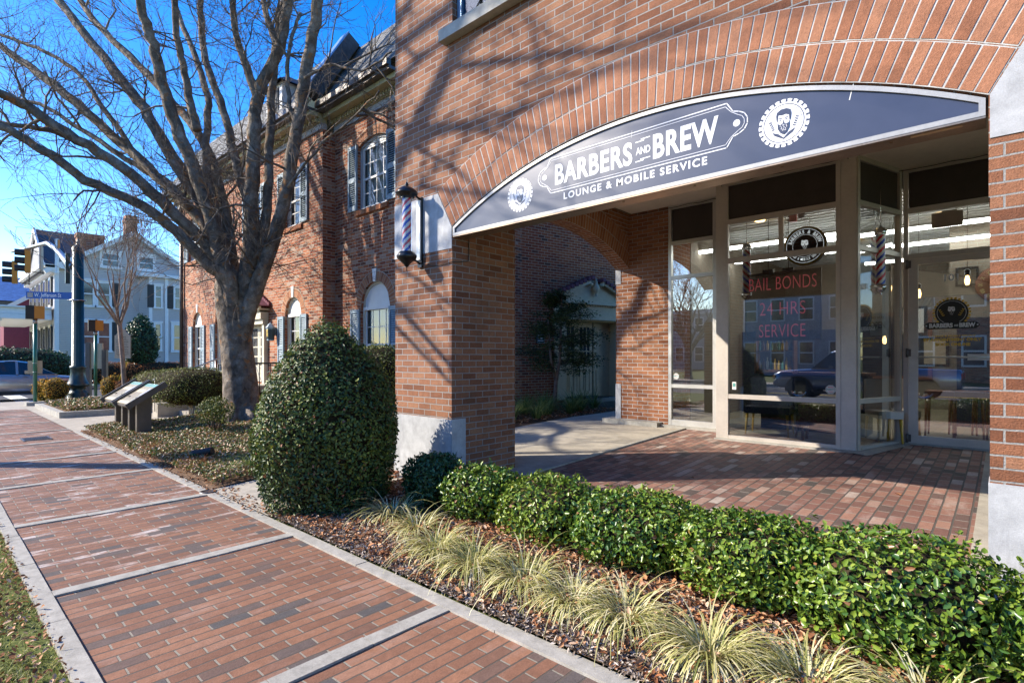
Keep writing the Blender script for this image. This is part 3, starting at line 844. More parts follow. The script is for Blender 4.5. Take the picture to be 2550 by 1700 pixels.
block('corner_pavement', 'concrete_walk', -24.1, -20.4, -4.0, 2.5, -.2, -.004)
block('street_kerb', 'kerb', -24.1, 60, -4.2, -4.0, -.2, .0)
block('far_lot', 'lawn', -150, -34.2, -4.0, 80, -.2, .05)
block('far_pavement', 'concrete_walk', -34.2, -34.0, -4, 80, -.2, .06)
block('opposite_pavement', 'concrete_walk', -24, 60, -17.4, -15.2, -.2, -.01)
block('opposite_lot', 'lawn', -24, 60, -60, -17.4, -.2, -.02)
# brick sidewalk between two concrete strips, with concrete bands across
SX0, SX1, SY0, SY1 = -20.4, 6.0, .555, 2.06
sheet('sidewalk', 'paver', SX0, SX1, SY0, SY1, 0.0, nx=130, ny=8, swap=True, amp=.0022, uo=(0.0, .04))
mb = MB(); x = SX0
while x < SX1:
    L = R.uniform(.85, 1.25)
    mb.box(x, x + L - .006, .47 + R.uniform(-.006, .006), .555 + R.uniform(0, .004), -.1, .009 + R.uniform(0, .005))
    x += L + .004
x = -13.45
while x < SX1:
    L = R.uniform(1.1, 1.5)
    mb.box(x, x + L - .006, 2.06 - R.uniform(0, .004), 2.155 + R.uniform(-.004, .006), -.1, .009 + R.uniform(0, .006))
    x += L
struct(mb.build('sidewalk_edging', 'kerb'))
mb = MB(); x = 1.4
while x > SX0:
    y = SY0 + .004
    for k in range(3):
        L = (SY1 - SY0) / 3 - .004
        mb.obox((x + R.uniform(-.004, .004), y + L / 2, -.02), (1, R.uniform(-.012, .012), 0), (R.uniform(-.012, .012), 1, 0), (0, 0, 1), .048, L / 2 - .001, .0285 + R.uniform(-.001, .003))
        y += L + .002
    x -= 1.93 + R.uniform(-.03, .03)
struct(mb.build('sidewalk_bands', 'kerb'))
g = MB()
for k in range(14): g.box(-13.02 + k * .034, -13.005 + k * .034, 1.26, 1.60, .0, .011)
g.box(-13.06, -12.52, 1.235, 1.26, 0, .012); g.box(-13.06, -12.52, 1.60, 1.625, 0, .012)
tag(g.build('drain_grate', 'brown'), 'rusty slotted drain grate set into the brick sidewalk', 'drain grate')
# concrete walk past the shop and through the side arch, walk to the old building
patz = lambda x, y: .115 + max(0, (y - 3.8)) * .030
sheet('side_walk', 'concrete_walk', -6.42, -5.0, 2.16, 3.8, 0, zf=lambda x, y: .012 + (y - 2.16) * .06, ny=3)
sheet('side_walk', 'concrete_walk', -6.42, -5.0, 3.8, 14, 0, zf=lambda x, y: min(.26, .11 + (y - 3.8) * .032), ny=12)
sheet('passage_walk', 'concrete_walk', -5.0, -3.94, 3.8, 9.6, 0, zf=lambda x, y: patz(x, y) + .002, ny=6)
sheet('entry_walk', 'concrete_walk', -16.6, -13.4, 2.06, 6.0, .008)
sheet('entry_walk', 'concrete_walk', -20.4, -16.6, 2.06, 2.3, .008)
sheet('patio', 'paver_patio', -3.94, -.17, 3.42, 9.2, 0, zf=lambda x, y: patz(x, y), nx=30, ny=40, swap=True, amp=.0015)
sheet('patio_edge', 'concrete_walk', -.17, 1.2, 3.42, 9.2, 0, zf=lambda x, y: patz(x, y) + .004, ny=6)
mb = MB()
for (a, b, q) in ((4.0, 9.1, 0), ):
    mb.obox((-3.96, 6.5, .203), (0, 1, .03), (1, 0, 0), (0, 0, 1), 2.6, .03, .012)
struct(mb.build('patio_edging', 'kerb'))
bedz = lambda x, y: .02 + max(0, min(.32, (y - 2.2) * .085)) * min(1, max(0, (x + 13.6)) / 1.2 + .15)
sheet('planting_bed', 'soil', -13.4, -6.42, 2.155, 6.0, 0, zf=bedz, nx=40, ny=20, amp=.012)
fbz = lambda x, y: .03 + .05 * math.sin(max(0, min(1, (y - 2.15) / 1.4)) * 1.57)
sheet('planting_bed', 'soil', -5.0, 6.0, 2.155, 3.85, 0, zf=fbz, nx=70, ny=12, amp=.010)
pbz = lambda x, y: .24 + .02 * math.sin(x * 3)
sheet('planting_bed', 'soil', -9.6, -6.42, 6.3, 13.5, 0, zf=pbz, nx=16, ny=24, amp=.012)
sheet('planting_bed', 'soil', -20.6, -16.6, 2.42, 6.0, 0, zf=lambda x, y: .12 + (y - 2.4) * .03, nx=20, ny=12, amp=.012)
sheet('planting_bed', 'soil', -24.1, -20.6, 2.9, 12, .08, nx=4, ny=4)
mb = MB(); mb.box(-20.4, -16.75, 2.27, 2.42, -.1, .135); mb.box(-16.75, -16.6, 2.27, 6.0, -.1, .15); mb.box(-20.55, -20.4, 2.27, 3.0, -.1, .13)
struct(mb.build('planter_kerb', 'concrete'))

# ------------------------------------------------------------ the corner shop building
shop = thing('shop_building', 'tan brick corner building with wide arch, glass storefront and brick patio', 'building', (-2.2, 6, 0))
YV, UX, NY_ = (0, 3.8, 0), (1, 0, 0), (0, -1, 0)
ARC = (-4.312, -.062, .0, 2.84, .538)
hw = (ARC[1] - ARC[0]) / 2; RA = (hw * hw + ARC[4] ** 2) / (2 * ARC[4]); ACX = (ARC[0] + ARC[1]) / 2; ACZ = ARC[3] + ARC[4] - RA
mb = MB()
wall(mb, YV, UX, NY_, -5.32, 4.5, 2.3, 4.45, [(ARC[0], ARC[1], 2.3, ARC[3], ARC[4])], .35, seg=40)
wall(mb, YV, UX, NY_, -5.32, 4.5, 4.45, 7.2, [(-4.31, -2.75, 4.86, 6.4, 0)], .12)
mb.box(-5.32, 4.5, 3.95, 12.2, 4.4, 7.2)     # upper storey body
mb.face([(-5.32, 3.8, 4.0), (-5.32, 12.2, 4.0), (-5.32, 12.2, 7.2), (-5.32, 3.8, 7.2)], [(3.8, 4.0), (12.2, 4.0), (12.2, 7.2), (3.8, 7.2)])
# wall right of the pier, outside the frame
mb.box(.95, 4.5, 3.8, 4.1, .1, 2.3)
mb.build('wall', 'brick_shop', shop)
mb = MB()
mb.box(-5.32, -4.32, 3.8, 4.8, .1, 2.3)
mb.face([(-4.32, 3.8, 2.3), (-4.32, 4.8, 2.3), (-4.32, 4.8, 4.05), (-4.32, 3.8, 4.05)], [(3.8, 2.3), (4.8, 2.3), (4.8, 4.05), (3.8, 4.05)])
mb.face([(-4.32, 4.8, 2.3), (-5.05, 4.8, 2.3), (-5.05, 4.8, 4.05), (-4.32, 4.8, 4.05)], [(0, 2.3), (.73, 2.3), (.73, 4.05), (0, 4.05)])
mb.build('pier', 'brick_shop', shop)
mb = MB(); mb.box(-.057, .95, 3.8, 4.8, .1, 2.3); mb.box(-.057, .95, 3.85, 4.8, 2.3, 4.05); mb.build('pier', 'brick_shop', shop)
mb = MB(); mb.box(-5.32, -4.29, 8.71, 9.6, .2, 4.05); mb.build('pier', 'brick_pier', shop)
# side arch (towards the passage)
WA = (4.8, 8.71, .15, 3.06, .52)
h2 = (WA[1] - WA[0]) / 2; RW = (h2 * h2 + WA[4] ** 2) / (2 * WA[4]); WCY = (WA[0] + WA[1]) / 2; WCZ = WA[3] + WA[4] - RW
mb = MB()
wall(mb, (-5.05, 0, 0), (0, 1, 0), (1, 0, 0), 4.8, 8.71, WA[3], 4.05, [(WA[0], WA[1], WA[3], WA[3], WA[4])], .27, seg=30)
wall(mb, (-5.322, 0, 0), (0, 1, 0), (-1, 0, 0), 4.8, 8.71, WA[3], 4.05, [(WA[0], WA[1], WA[3], WA[3], WA[4])], .01, seg=30)
mb.build('side_arch_wall', 'brick_pier', shop)
def ring(name, P, U, N, cu, cz, r0, r1, half, n, mat, mort, proud=.004, skip=None):
    mb = MB(); a0 = math.pi / 2 + half; a1 = math.pi / 2 - half
    voussoirs(mb, P, U, N, cu, cz, r0, r1, a0, a1, n, proud, .03)
    mo = MB(); k = 48
    for i in range(k):
        A = a0 + (a1 - a0) * i / k; B = a0 + (a1 - a0) * (i + 1) / k
        pt = lambda r_, a: Vector(P) + Vector(U) * (cu + r_ * math.cos(a)) + Vector((0, 0, cz + r_ * math.sin(a))) + Vector(N) * (proud - .006 + .003)
        mo.face([pt(r0, A), pt(r1, A), pt(r1, B), pt(r0, B)])
    o = mb.build(name, mat, shop)
    mo.build('mortar', mort, o)
    return o
HA = math.asin(hw / RA)
ring('arch_ring', YV, UX, NY_, ACX, ACZ, RA, RA + .235, HA, int(2 * HA * RA / .0705), 'vous', 'mortar')
ring('arch_ring', YV, UX, NY_, ACX, ACZ, RA + .24, RA + .475, HA, int(2 * HA * RA / .0705), 'vous', 'mortar')
HW_ = math.asin(h2 / RW)
ring('side_arch_ring', (-5.05, 0, 0), (0, 1, 0), (1, 0, 0), WCY, WCZ, RW, RW + .235, HW_, int(2 * HW_ * RW / .0705), 'vous', 'mortar')
ring('side_arch_ring', (-5.05, 0, 0), (0, 1, 0), (1, 0, 0), WCY, WCZ, RW + .24, RW + .47, HW_, int(2 * HW_ * RW / .0705), 'vous', 'mortar')
# cast stone plinths and impost blocks
def stone(name, *bx):
    mb = MB()
    for b in bx: mb.box(*b)
    return mb.build(name, 'block', shop)
stone('plinth', (-5.326, -4.9, 3.794, 4.0, .0, .80), (-4.9, -4.317, 3.794, 4.0, .0, .80), (-5.325, -4.9, 3.99, 4.8, .0, .80), (-4.317, -4.312, 3.796, 3.93, .02, .79))
stone('plinth', (-.063, 1.0, 3.794, 4.0, .0, .80))
stone('plinth', (-5.326, -5.215, 8.70, 8.9, .3, .97))
stone('impost_block', (-5.326, -5.215, 8.70, 8.9, 2.80, 3.065))
mb = MB(); mb.box(-5.5, -4.4, 8.52, 9.6, .18, .335); mb.box(-4.4, -3.2, 8.62, 9.6, .18, .30); mb.box(-3.2, -1.3, 7.98, 8.4, .18, .262)
mb.face([(-1.55, 7.99, .265), (-1.25, 7.85, .248), (-.88, 9.2, .282), (-1.2, 9.2, .285)]); mb.box(-1.1, .3, 9.08, 9.2, .2, .30)
mb.build('base_curb', 'concrete', shop)
sk = lambda r_: (ACX - r_ * math.sin(HA), ACZ + r_ * math.cos(HA))
for sg in (-1, 1):
    mb = MB(); xo, zo = sk(RA + .475); xi, zi = sk(RA)
    fx = lambda x: x if sg < 0 else 2 * ACX - x
    L_ = [(-5.326, 2.61), (-4.317, 2.61), (-4.317, zi), (xo, min(zo, 3.23)), (-5.326, 3.235)]
    f = [(fx(a), 3.794, b) for a, b in L_]; bk_ = [(fx(a), 3.9, b) for a, b in L_]
    mb.face(f); n = len(f)
    for i in range(n): mb.face([f[i], f[(i + 1) % n], bk_[(i + 1) % n], bk_[i]])
    if sg < 0: mb.box(-4.317, -4.314, 3.795, 3.93, 2.612, zi)
    mb.build('impost_block', 'block', shop)
# ceiling of the porch, upper window
mb = MB(); mb.box(-5.0, 4.4, 4.16, 12.0, 4.05, 4.15); mb.build('porch_ceiling', 'soffit', shop)
wn = MB(); wn.box(-4.42, -2.66, 3.70, 3.95, 4.78, 4.90); wnd = wn.build('window_sill', 'concrete', shop)
mb = MB()
for b in ((-4.30, -4.24), (-2.82, -2.76), (-3.56, -3.50)): mb.box(b[0], b[1], 3.86, 3.93, 4.90, 6.4)
mb.box(-4.24, -2.82, 3.862, 3.928, 4.90, 4.96); mb.box(-4.24, -2.82, 3.862, 3.928, 6.34, 6.4)
M['bluealu'] = plain('blue_grey_window_metal', (.20, .30, .42), .35, .5)
wf = mb.build('window', 'bluealu', shop)
mb = MB(); mb.box(-4.25, -2.8, 3.895, 3.90, 4.92, 6.38)
mb.build('pane', 'glass_nb', wf)
mb = MB(); mb.box(-4.3, -2.76, 3.94, 3.948, 4.9, 6.4); mb.build('dark_backing', 'darkroom', wf)  # near-black sheet filling the opening behind the pane

# storefront: rails, posts, panes
ZR = {'b': (.24, .31), 'l': (.86, .92), 'h': (2.84, 2.92), 't': (3.42, 3.49), 'c': (3.99, 4.05)}
def bay(name, P, U, u0, u1, rails, posts, pw=.055, dpt=.07, mat='alu'):
    """frame in the vertical plane through P along U; posts full height; returns the frame part"""
    P = Vector(P); U = Vector(U).normalized(); N = Vector((U.y, -U.x, 0))
    mb = MB()
    def bx(a, b, z0, z1, d0, d1, mi=0):
        c = P + U * ((a + b) / 2) + N * ((d0 + d1) / 2) + Vector((0, 0, (z0 + z1) / 2))
        mb.obox(c, U, N, (0, 0, 1), (b - a) / 2, abs(d1 - d0) / 2, (z1 - z0) / 2, mi)
    for i, (p, z0, z1) in enumerate(posts): bx(p - pw / 2, p + pw / 2, z0, z1, -dpt, .0)
    for z0, z1, a, b in rails: bx(a, b, z0, z1, -dpt + .003, -.003)
    return mb, bx
def panes(frame, P, U, cells, mat, dep=-.035, name='pane'):
    P = Vector(P); U = Vector(U).normalized(); N = Vector((U.y, -U.x, 0))
    for a, b, z0, z1 in cells:
        mb = MB()
        q = [P + U * x + Vector((0, 0, z)) + N * dep for x, z in ((a, z0), (b, z0), (b, z1), (a, z1))]
        mb.face(q); mb.build(name, mat, frame)
# left light
mb, bx = bay('w', (0, 8.71, 0), UX, 0, 0, [(.30, .395, -4.285, -3.46), (.94, 1.0, -4.23, -3.49), (2.79, 2.85, -4.23, -3.49), (3.38, 3.44, -4.23, -3.49), (3.99, 4.05, -4.285, -3.46)], [(-4.258, .3, 4.05), (-3.485, .3, 4.05)])
f1 = mb.build('storefront_window', 'alu_lt', shop)
panes(f1, (0, 8.71, 0), UX, [(-4.23, -3.51, .395, .94), (-4.23, -3.51, 1.0, 2.79), (-4.23, -3.51, 2.85, 3.38)], 'glass')
panes(f1, (0, 8.71, 0), UX, [(-4.23, -3.51, 3.44, 3.99)], 'panel_dk', name='spandrel_panel')
# bay front
X0, X1 = -3.08, -1.575
mb, bx = bay('w', (0, 8.07, 0), UX, 0, 0, [(.235, .31, X0, X1), (.85, .915, X0 + .05, X1 - .05), (2.845, 2.92, X0 + .05, X1 - .05), (3.42, 3.49, X0 + .05, X1 - .05), (3.99, 4.05, X0, X1)], [(X0 + .027, .235, 4.05), (X1 - .027, .235, 4.05)])
bx(-2.33, -2.27, 2.92, 3.42, -.067, -.003)
f2 = mb.build('storefront_window', 'alu', shop)
panes(f2, (0, 8.07, 0), UX, [(X0 + .05, X1 - .05, .31, .85), (X0 + .05, X1 - .05, .915, 2.845), (X0 + .05, -2.33, 2.92, 3.42), (-2.27, X1 - .05, 2.92, 3.42)], 'glass')
panes(f2, (0, 8.07, 0), UX, [(X0 + .05, X1 - .05, 3.49, 3.99)], 'panel_dk', name='spandrel_panel')
mb = MB(); mb.box(-3.205, -3.083, 8.075, 8.19, .235, 4.05); mb.build('column_casing', 'alu', shop)
mb = MB(); mb.box(-1.572, -1.40, 8.075, 8.19, .235, 4.05); mb.build('column_casing', 'alu', shop)
# left splay of the bay
PL = (-3.46, 8.71, 0); UL = Vector((.27, -.56, 0)).normalized()
mb, bx = bay('w', PL, UL, 0, .6, [(z[0], z[1], 0, .62) for z in ZR.values()], [(.03, .235, 4.05), (.59, .235, 4.05)])
f3 = mb.build('storefront_window', 'alu', shop); panes(f3, PL, UL, [(.06, .56, .31, 3.42)], 'glass')
# right splay
PS = Vector((-1.385, 8.09, 0)); US = (Vector((-1.045, 9.15, 0)) - PS); LS = US.length; US.normalize()
mb, bx = bay('w', PS, US, 0, LS, [(.24, .31, .03, LS), (.86, .92, .05, LS - .05), (2.84, 2.90, .05, LS - .05), (3.42, 3.48, .05, LS - .05), (3.99, 4.05, 0, LS)], [(.03, .24, 4.05), (LS - .03, .24, 4.05)])
f4 = mb.build('storefront_window', 'alu', shop)
panes(f4, PS, US, [(.055, LS - .055, .31, .86), (.055, LS - .055, .92, 2.84), (.055, LS - .055, 2.90, 3.42)], 'glass')
panes(f4, PS, US, [(.055, LS - .055, 3.48, 3.99)], 'panel_dk', name='spandrel_panel')
# door wall
mb, bx = bay('w', (0, 9.15, 0), UX, 0, 0, [(2.80, 2.87, -1.0, 1.3), (3.43, 3.50, -1.0, 1.3), (3.99, 4.05, -1.03, 1.3)], [(-1.005, .25, 4.05), (.10, .25, 3.43), (1.3, .25, 4.05)])
f5 = mb.build('storefront_window', 'alu', shop)
panes(f5, (0, 9.15, 0), UX, [(-.975, 1.27, 2.87, 3.43), (.13, 1.27, .3, 2.8)], 'glass')
panes(f5, (0, 9.15, 0), UX, [(-.975, 1.27, 3.50, 3.99)], 'panel_dk', name='spandrel_panel')
mb = MB()
mb.box(-.970, -.865, 9.10, 9.145, .30, 2.79); mb.box(-.02, .065, 9.10, 9.145, .30, 2.79)
mb.box(-.865, -.02, 9.102, 9.143, .30, .40); mb.box(-.865, -.02, 9.102, 9.143, 2.71, 2.79)
dr = mb.build('door', 'alu', shop)
panes(dr, (0, 9.12, 0), UX, [(-.865, -.02, .40, 2.71)], 'glass', 0)
mb = MB(); mb.tube([(-.86, 9.05, 1.46), (-.02, 9.05, 1.46)], .011, 8); mb.box(-.35, -.09, 9.045, 9.05, 1.42, 1.50)
mb.build('push_bar', 'alu_lt', dr)
for zz in (.36, 1.52, 2.72):
    mb = MB(); mb.tube([(-.985, 9.09, zz - .06), (-.985, 9.09, zz + .06)], .016, 8); mb.box(-.99, -.94, 9.093, 9.099, zz - .05, zz + .05); mb.build('hinge', 'brown', dr)
# cable under the porch ceiling
mb = MB(); pts = []
for i in range(26):
    x = -4.9 + i * .2; y = 8.66 if x < -3.3 else (8.02 if x < -1.4 else 9.08)
    pts.append((x, y, 4.02 - .02 * abs(math.sin(i * 1.3))))
mb.tube(pts, .006, 5); mb.build('cable', 'blackm', shop)

# interior
mb = MB(); mb.box(-4.28, 3.4, 9.2, 15.5, .20, .29); mb.box(-4.28, -3.2, 8.78, 9.2, .20, .29); mb.box(-3.2, -1.35, 8.17, 9.2, .20, .291); mb.build('floor', 'floor_in', shop)
mb = MB(); mb.box(-4.29, 3.4, 15.4, 15.5, .2, 4.05); mb.box(-4.30, -4.28, 9.6, 15.5, .2, 4.05); mb.box(3.4, 3.5, 9.2, 15.5, .2, 4.05); mb.build('inner_wall', 'wall_in', shop)
mb = MB(); mb.box(-4.28, 3.4, 9.22, 15.4, 3.78, 3.80); mb.box(-3.1, -1.5, 8.2, 9.22, 3.781, 3.80); mb.box(-4.28, -3.1, 8.8, 9.22, 3.782, 3.80)
for i in range(30): mb.box(-4.28, 3.39, 9.3 + i * .2, 9.33 + i * .2, 3.765, 3.779)
mb.build('inner_ceiling', 'ceil_in', shop)
mb = MB(); mb.box(-.60, 2.4, 11.86, 11.92, .25, 2.12); mb.box(-4.2, -2.2, 12.0, 12.1, .25, 2.0); mb.build('partition', 'navy', shop)

# ------------------------------------------------------------ lights in the shop
for i, (x, y, L, ax) in enumerate(((-3.2, 10.0, 2.4, 0), (-1.2, 10.4, 2.4, 0), (-3.0, 11.6, 2.4, 0), (-.2, 11.8, 2.6, 0), (-.9, 13.6, 2.6, 0), (1.4, 10.9, 2.4, 0))):
    t = thing('tube_light', ['long white tube light nearest the bay window', 'long white tube light above the shop door', 'second tube light behind the bay window', 'tube light seen through the door transom', 'rearmost tube light seen through the door transom', 'tube light at the right end of the shop'][i], 'ceiling light', (x, y, 3.5), 'tube lights in the shop')
    mb = MB(); mb.box(x - L / 2, x + L / 2, y - .035, y + .035, 3.42, 3.47); mb.build('tube', 'lamp_w', t)
    mb = MB(); mb.box(x - L / 2, x + L / 2, y - .04, y + .04, 3.47, 3.50); mb.tube([(x - L / 3, y, 3.5), (x - L / 3, y, 3.765)], .005, 4); mb.tube([(x + L / 3, y, 3.5), (x + L / 3, y, 3.765)], .005, 4); mb.build('housing', 'white', t)
for i, (x, y) in enumerate(((-3.0, 9.4), (-1.75, 9.0), (-.75, 11.2), (-2.2, 12.5))):
    mb = MB(); mb.lathe((x, y, 3.71), [(.0, 0), (.075, 0), (.09, .03), (.09, .055)], 20)
    tag(mb.build('downlight', 'lamp_y'), ['lit round downlight at the left of the bay window', 'lit round downlight above the round sign', 'lit round downlight seen in the door transom', 'lit round downlight deep inside the shop'][i], 'ceiling light', 'downlights in the shop')
for i, (x, y, z) in enumerate(((-.96, 10.2, 2.42), (-.38, 9.75, 2.52), (-1.5, 11.0, 1.75))):
    t = thing('pendant_lamp', ['amber pendant bulb at the left edge of the door glass', 'amber pendant bulb in front of the dark picture frame', 'small amber pendant bulb beside the open sign'][i], 'lamp', (x, y, z), 'amber pendant lamps')
    mb = MB(); mb.lathe((x, y, z), [(.0, -.07), (.022, -.06), (.03, 0), (.018, .06), (.0, .07)], 12); mb.build('bulb', 'lamp_y', t)
    mb = MB(); mb.lathe((x, y, z), [(.03, .07), (.035, .13), (.01, .16)], 12); mb.tube([(x, y, z + .15), (x, y, 3.76)], .004, 4)
    for k in range(4):
        a = k * math.pi / 2; mb.tube([(x + .05 * math.cos(a), y + .05 * math.sin(a), z - .1), (x + .05 * math.cos(a), y + .05 * math.sin(a), z + .11)], .003, 4)
    mb.build('cage', 'black', t)
# ------------------------------------------------------------ arch sign
FX, FZ = Vector((1, 0, 0)), Vector((0, 0, 1))
M['sign_trim'] = plain('sign_trim_metal', (.36, .355, .34), .45, .3)
sg = thing('shop_sign', 'dark arch shaped sign reading BARBERS AND BREW lounge and mobile service', 'sign', (-2.19, 3.85, 2.736))
def arc_pts(r_, za, zb=None, n=44, inset=0.0):
    ha = math.asin((hw - inset) / r_)
    return [(ACX + r_ * math.sin(-ha + 2 * ha * i / n), ACZ + r_ * math.cos(-ha + 2 * ha * i / n)) for i in range(n + 1)]
Ro = RA - .016; Ri = Ro - .028; ZB = 2.736
outer = [(ARC[0] + .012, ZB)] + arc_pts(Ro, 0, inset=.012) + [(ARC[1] - .012, ZB)]
inner = [(ARC[0] + .040, ZB + .028)] + arc_pts(Ri, 0, inset=.040) + [(ARC[1] - .040, ZB + .028)]
mb = MB(); n = len(outer)
for i in range(n):
    j = (i + 1) % n
    a, b, c, d = outer[i], outer[j], inner[j], inner[i]
    mb.face([(a[0], 3.797, a[1]), (b[0], 3.797, b[1]), (c[0], 3.797, c[1]), (d[0], 3.797, d[1])])
    mb.face([(c[0], 3.797, c[1]), (d[0], 3.797, d[1]), (d[0], 3.812, d[1]), (c[0], 3.812, c[1])])
    if i != n - 1: mb.face([(a[0], 3.797, a[1]), (b[0], 3.797, b[1]), (b[0], 3.98, b[1]), (a[0], 3.98, a[1])])
mb.build('frame', 'sign_trim', sg)
mb = MB(); mb.face([(a, 3.812, b) for a, b in inner]); mb.build('face', 'signface', sg)
mb = MB(); mb.box(ARC[0] + .012, ARC[1] - .012, 3.80, 3.98, ZB - .012, ZB - .001); mb.face([(a, 3.985, b) for a, b in outer])
for k in range(7): mb.box(-4.1 + k * .6, -4.085 + k * .6, 3.86, 3.875, ZB - .018, ZB - .012)
mb.build('soffit_plate', 'bronze', sg)
mb = MB(); mb.box(-.40, -.17, 3.83, 3.865, ZB - .0135, ZB - .012); 
bl = mb.build('label', 'tan', sg)
mb = MB()
SY = 3.810
def serif_text(txt, x0, x1, z, h0, h1=None, bold=.045, sp=.98, sx=None):
    """heavy condensed capitals fitted between x0 and x1"""
    t2 = MB(); w0 = text_mb(t2, txt, (0, 0, 0), (1, 0, 0), (0, 1, 0), h0, 1, bold, spacing=sp)
    xs = [v[0] for v in t2.v]; lo, hi = min(xs), max(xs)
    b = len(mb.v); k = (x1 - x0) / (hi - lo)
    for v in t2.v: mb.v.append((x0 + (v[0] - lo) * k, SY, z + v[1]))
    for f in t2.f:
        mb.f.append(tuple(b + i for i in f)); mb.uv.extend([(0, 0)] * len(f)); mb.mi.append(0); mb.sm.append(False); mb.tint.extend([.5] * len(f))
def serifs(xs, z, w_=.016, h=.006):
    for x in xs: mb.face([(x - w_, SY - .0004, z), (x + w_, SY - .0004, z), (x + w_, SY - .0004, z + h), (x - w_, SY - .0004, z + h)])
serif_text('BARBERS', -2.950, -2.180, 2.990, .170, bold=.03, sp=1.08)
serif_text('BREW', -2.000, -1.495, 2.987, .178, bold=.03, sp=1.08)
serif_text('AND', -2.148, -2.023, 3.047, .055, bold=.02)
serif_text('LOUNGE & MOBILE SERVICE', -2.855, -1.576, 2.842, .056, bold=.03, sp=1.25)
for x0, L, zz in ():
    for k in range(7):
        a = x0 + .11 * k
        serifs([a + .012], 2.986); serifs([a + .012], 3.158)
for (xa, xb, z) in ((-2.152, -2.075, 3.143), (-2.105, -2.025, 3.158), (-2.152, -2.08, 2.990), (-2.11, -2.023, 3.003)):
    mb.face([(xa, SY, z), (xb, SY, z + .002), (xb, SY, z + .010), (xa, SY, z + .008)])
def outline(pts, wd):
    n = len(pts)
    c = Vector((sum(p[0] for p in pts) / n, sum(p[1] for p in pts) / n))
    for i in range(n):
        a, b = Vector(pts[i]), Vector(pts[(i + 1) % n]); d = (b - a)
        if d.length < 1e-6: continue
        nn = Vector((-d.y, d.x)).normalized() * wd / 2; e = d.normalized() * wd * .4
        mb.face([(p.x, SY, p.y) for p in (a - e - nn, b + e - nn, b + e + nn, a - e + nn)])
def tagshape(o):
    L = []
    zt, zb, zc = 3.232 - o, 2.922 + o, 3.076
    def lobe(cx, sgn):
        r_ = .078 - o
        return [(cx + sgn * r_ * math.cos(a), zc + r_ * math.sin(a)) for a in [math.pi * .42 * (1 - k / 5) - math.pi * .42 * (k / 5) for k in range(6)]]
    L += [(-3.0 + o * .4, zt), (-1.437 - o * .4, zt)]
    L += [(-1.395 - o * .6, 3.165)] + lobe(-1.372, 1) + [(-1.395 - o * .6, 2.988)]
    L += [(-1.437 - o * .4, zb), (-3.0 + o * .4, zb)]
    L += [(-3.042 + o * .6, 2.988)] + list(reversed(lobe(-3.066, -1))) + [(-3.042 + o * .6, 3.165)]
    return L
outline(tagshape(0), .007); outline(tagshape(.022), .0035)
for x in (-3.069, -1.369): disc(mb, (x, SY, 3.076), FX, FZ, 0, .024, 20)
mb.build('lettering', 'signwhite', sg)
for i, (x, z) in enumerate(((-3.366, 2.980), (-1.068, 2.987))):
    mb = MB(); r_ = .156; C_ = (x, SY, z)
    disc(mb, C_, FX, FZ, r_ * .86, r_, mi=0, teeth=24, duty=.74)
    disc(mb, C_, FX, FZ, r_ * .80, r_ * .865, 48, 0)
    disc(mb, C_, FX, FZ, 0, r_ * .765, 48, 0)
    disc(mb, C_, FX, FZ, r_ * .695, r_ * .71, 48, 1, .0006)
    emblem_face(mb, C_, FX, FZ, r_ * .98, 0, 1, .0005)
    mb.build('emblem', ['signwhite', 'signface'], sg)
mb = MB()
for x, z in ((-.70, 3.02),): mb.face([(x, 3.811, z), (x + .006, 3.811, z), (x + .03, 3.811, z + .11), (x + .026, 3.811, z + .11)])
mb.face([(-2.19, 3.811, 3.2), (-2.187, 3.811, 3.2), (-2.182, 3.811, 3.255), (-2.184, 3.811, 3.255)]); mb.build('scratch', 'paper', sg)

# ------------------------------------------------------------ barber poles
def barber_glass(t, x, y, z0, z1, r_, turns, dirn=1):
    mb = MB(); nh, na = 90, 40
    for i in range(nh):
        for k in range(na):
            za, zb = z0 + (z1 - z0) * i / nh, z0 + (z1 - z0) * (i + 1) / nh
            a, b = 2 * math.pi * k / na, 2 * math.pi * (k + 1) / na
            ph = (turns * (i + .5) / nh * dirn + 2 * (k + .5) / na) % 1.0
            m_ = 1 if ph < .25 else (0 if ph < .5 else (2 if ph < .75 else 0))
            P4 = [(x + r_ * math.cos(q), y + r_ * math.sin(q), zz) for q, zz in ((a, za), (b, za), (b, zb), (a, zb))]
            mb.face(P4, None, m_, smooth=True)
    mb.build('striped_cylinder', ['white', 'red', 'blue'], t)
bp = thing('barber_pole', 'red white and blue barber pole with black caps mounted on the arch impost', 'barber pole', (-4.82, 3.8, 2.5))
barber_glass(bp, -4.83, 3.60, 2.60, 3.20, .047, 4.0, -1)
M['clear'] = glass_mat('clear_tube', (.98, .98, .98), .25)
mb = MB(); mb.lathe((-4.83, 3.60, 0), [(.058, 2.60), (.058, 3.20)], 28); mb.f = mb.f[:-2]; mb.mi = mb.mi[:-2]; mb.sm = mb.sm[:-2]; mb.uv = mb.uv[:-56]; mb.tint = mb.tint[:-56]
mb.build('glass_tube', 'clear', bp)
mb = MB(); mb.lathe((-4.83, 3.60, 0), [(.072, 3.19), (.082, 3.20), (.085, 3.225), (.118, 3.235), (.12, 3.255), (.085, 3.29), (.05, 3.315), (.018, 3.325), (.016, 3.335), (.022, 3.345), (.012, 3.36), (.005, 3.375), (.004, 3.405), (.0, 3.41)], 24)
mb.build('top_cap', 'black', bp)
mb = MB(); mb.lathe((-4.83, 3.60, 0), [(.0, 2.39), (.004, 2.40), (.006, 2.44), (.022, 2.452), (.03, 2.47), (.062, 2.50), (.10, 2.535), (.108, 2.565), (.088, 2.59), (.08, 2.605), (.07, 2.61)], 24, flute=.04, nf=8)
mb.build('bottom_cap', 'black', bp)
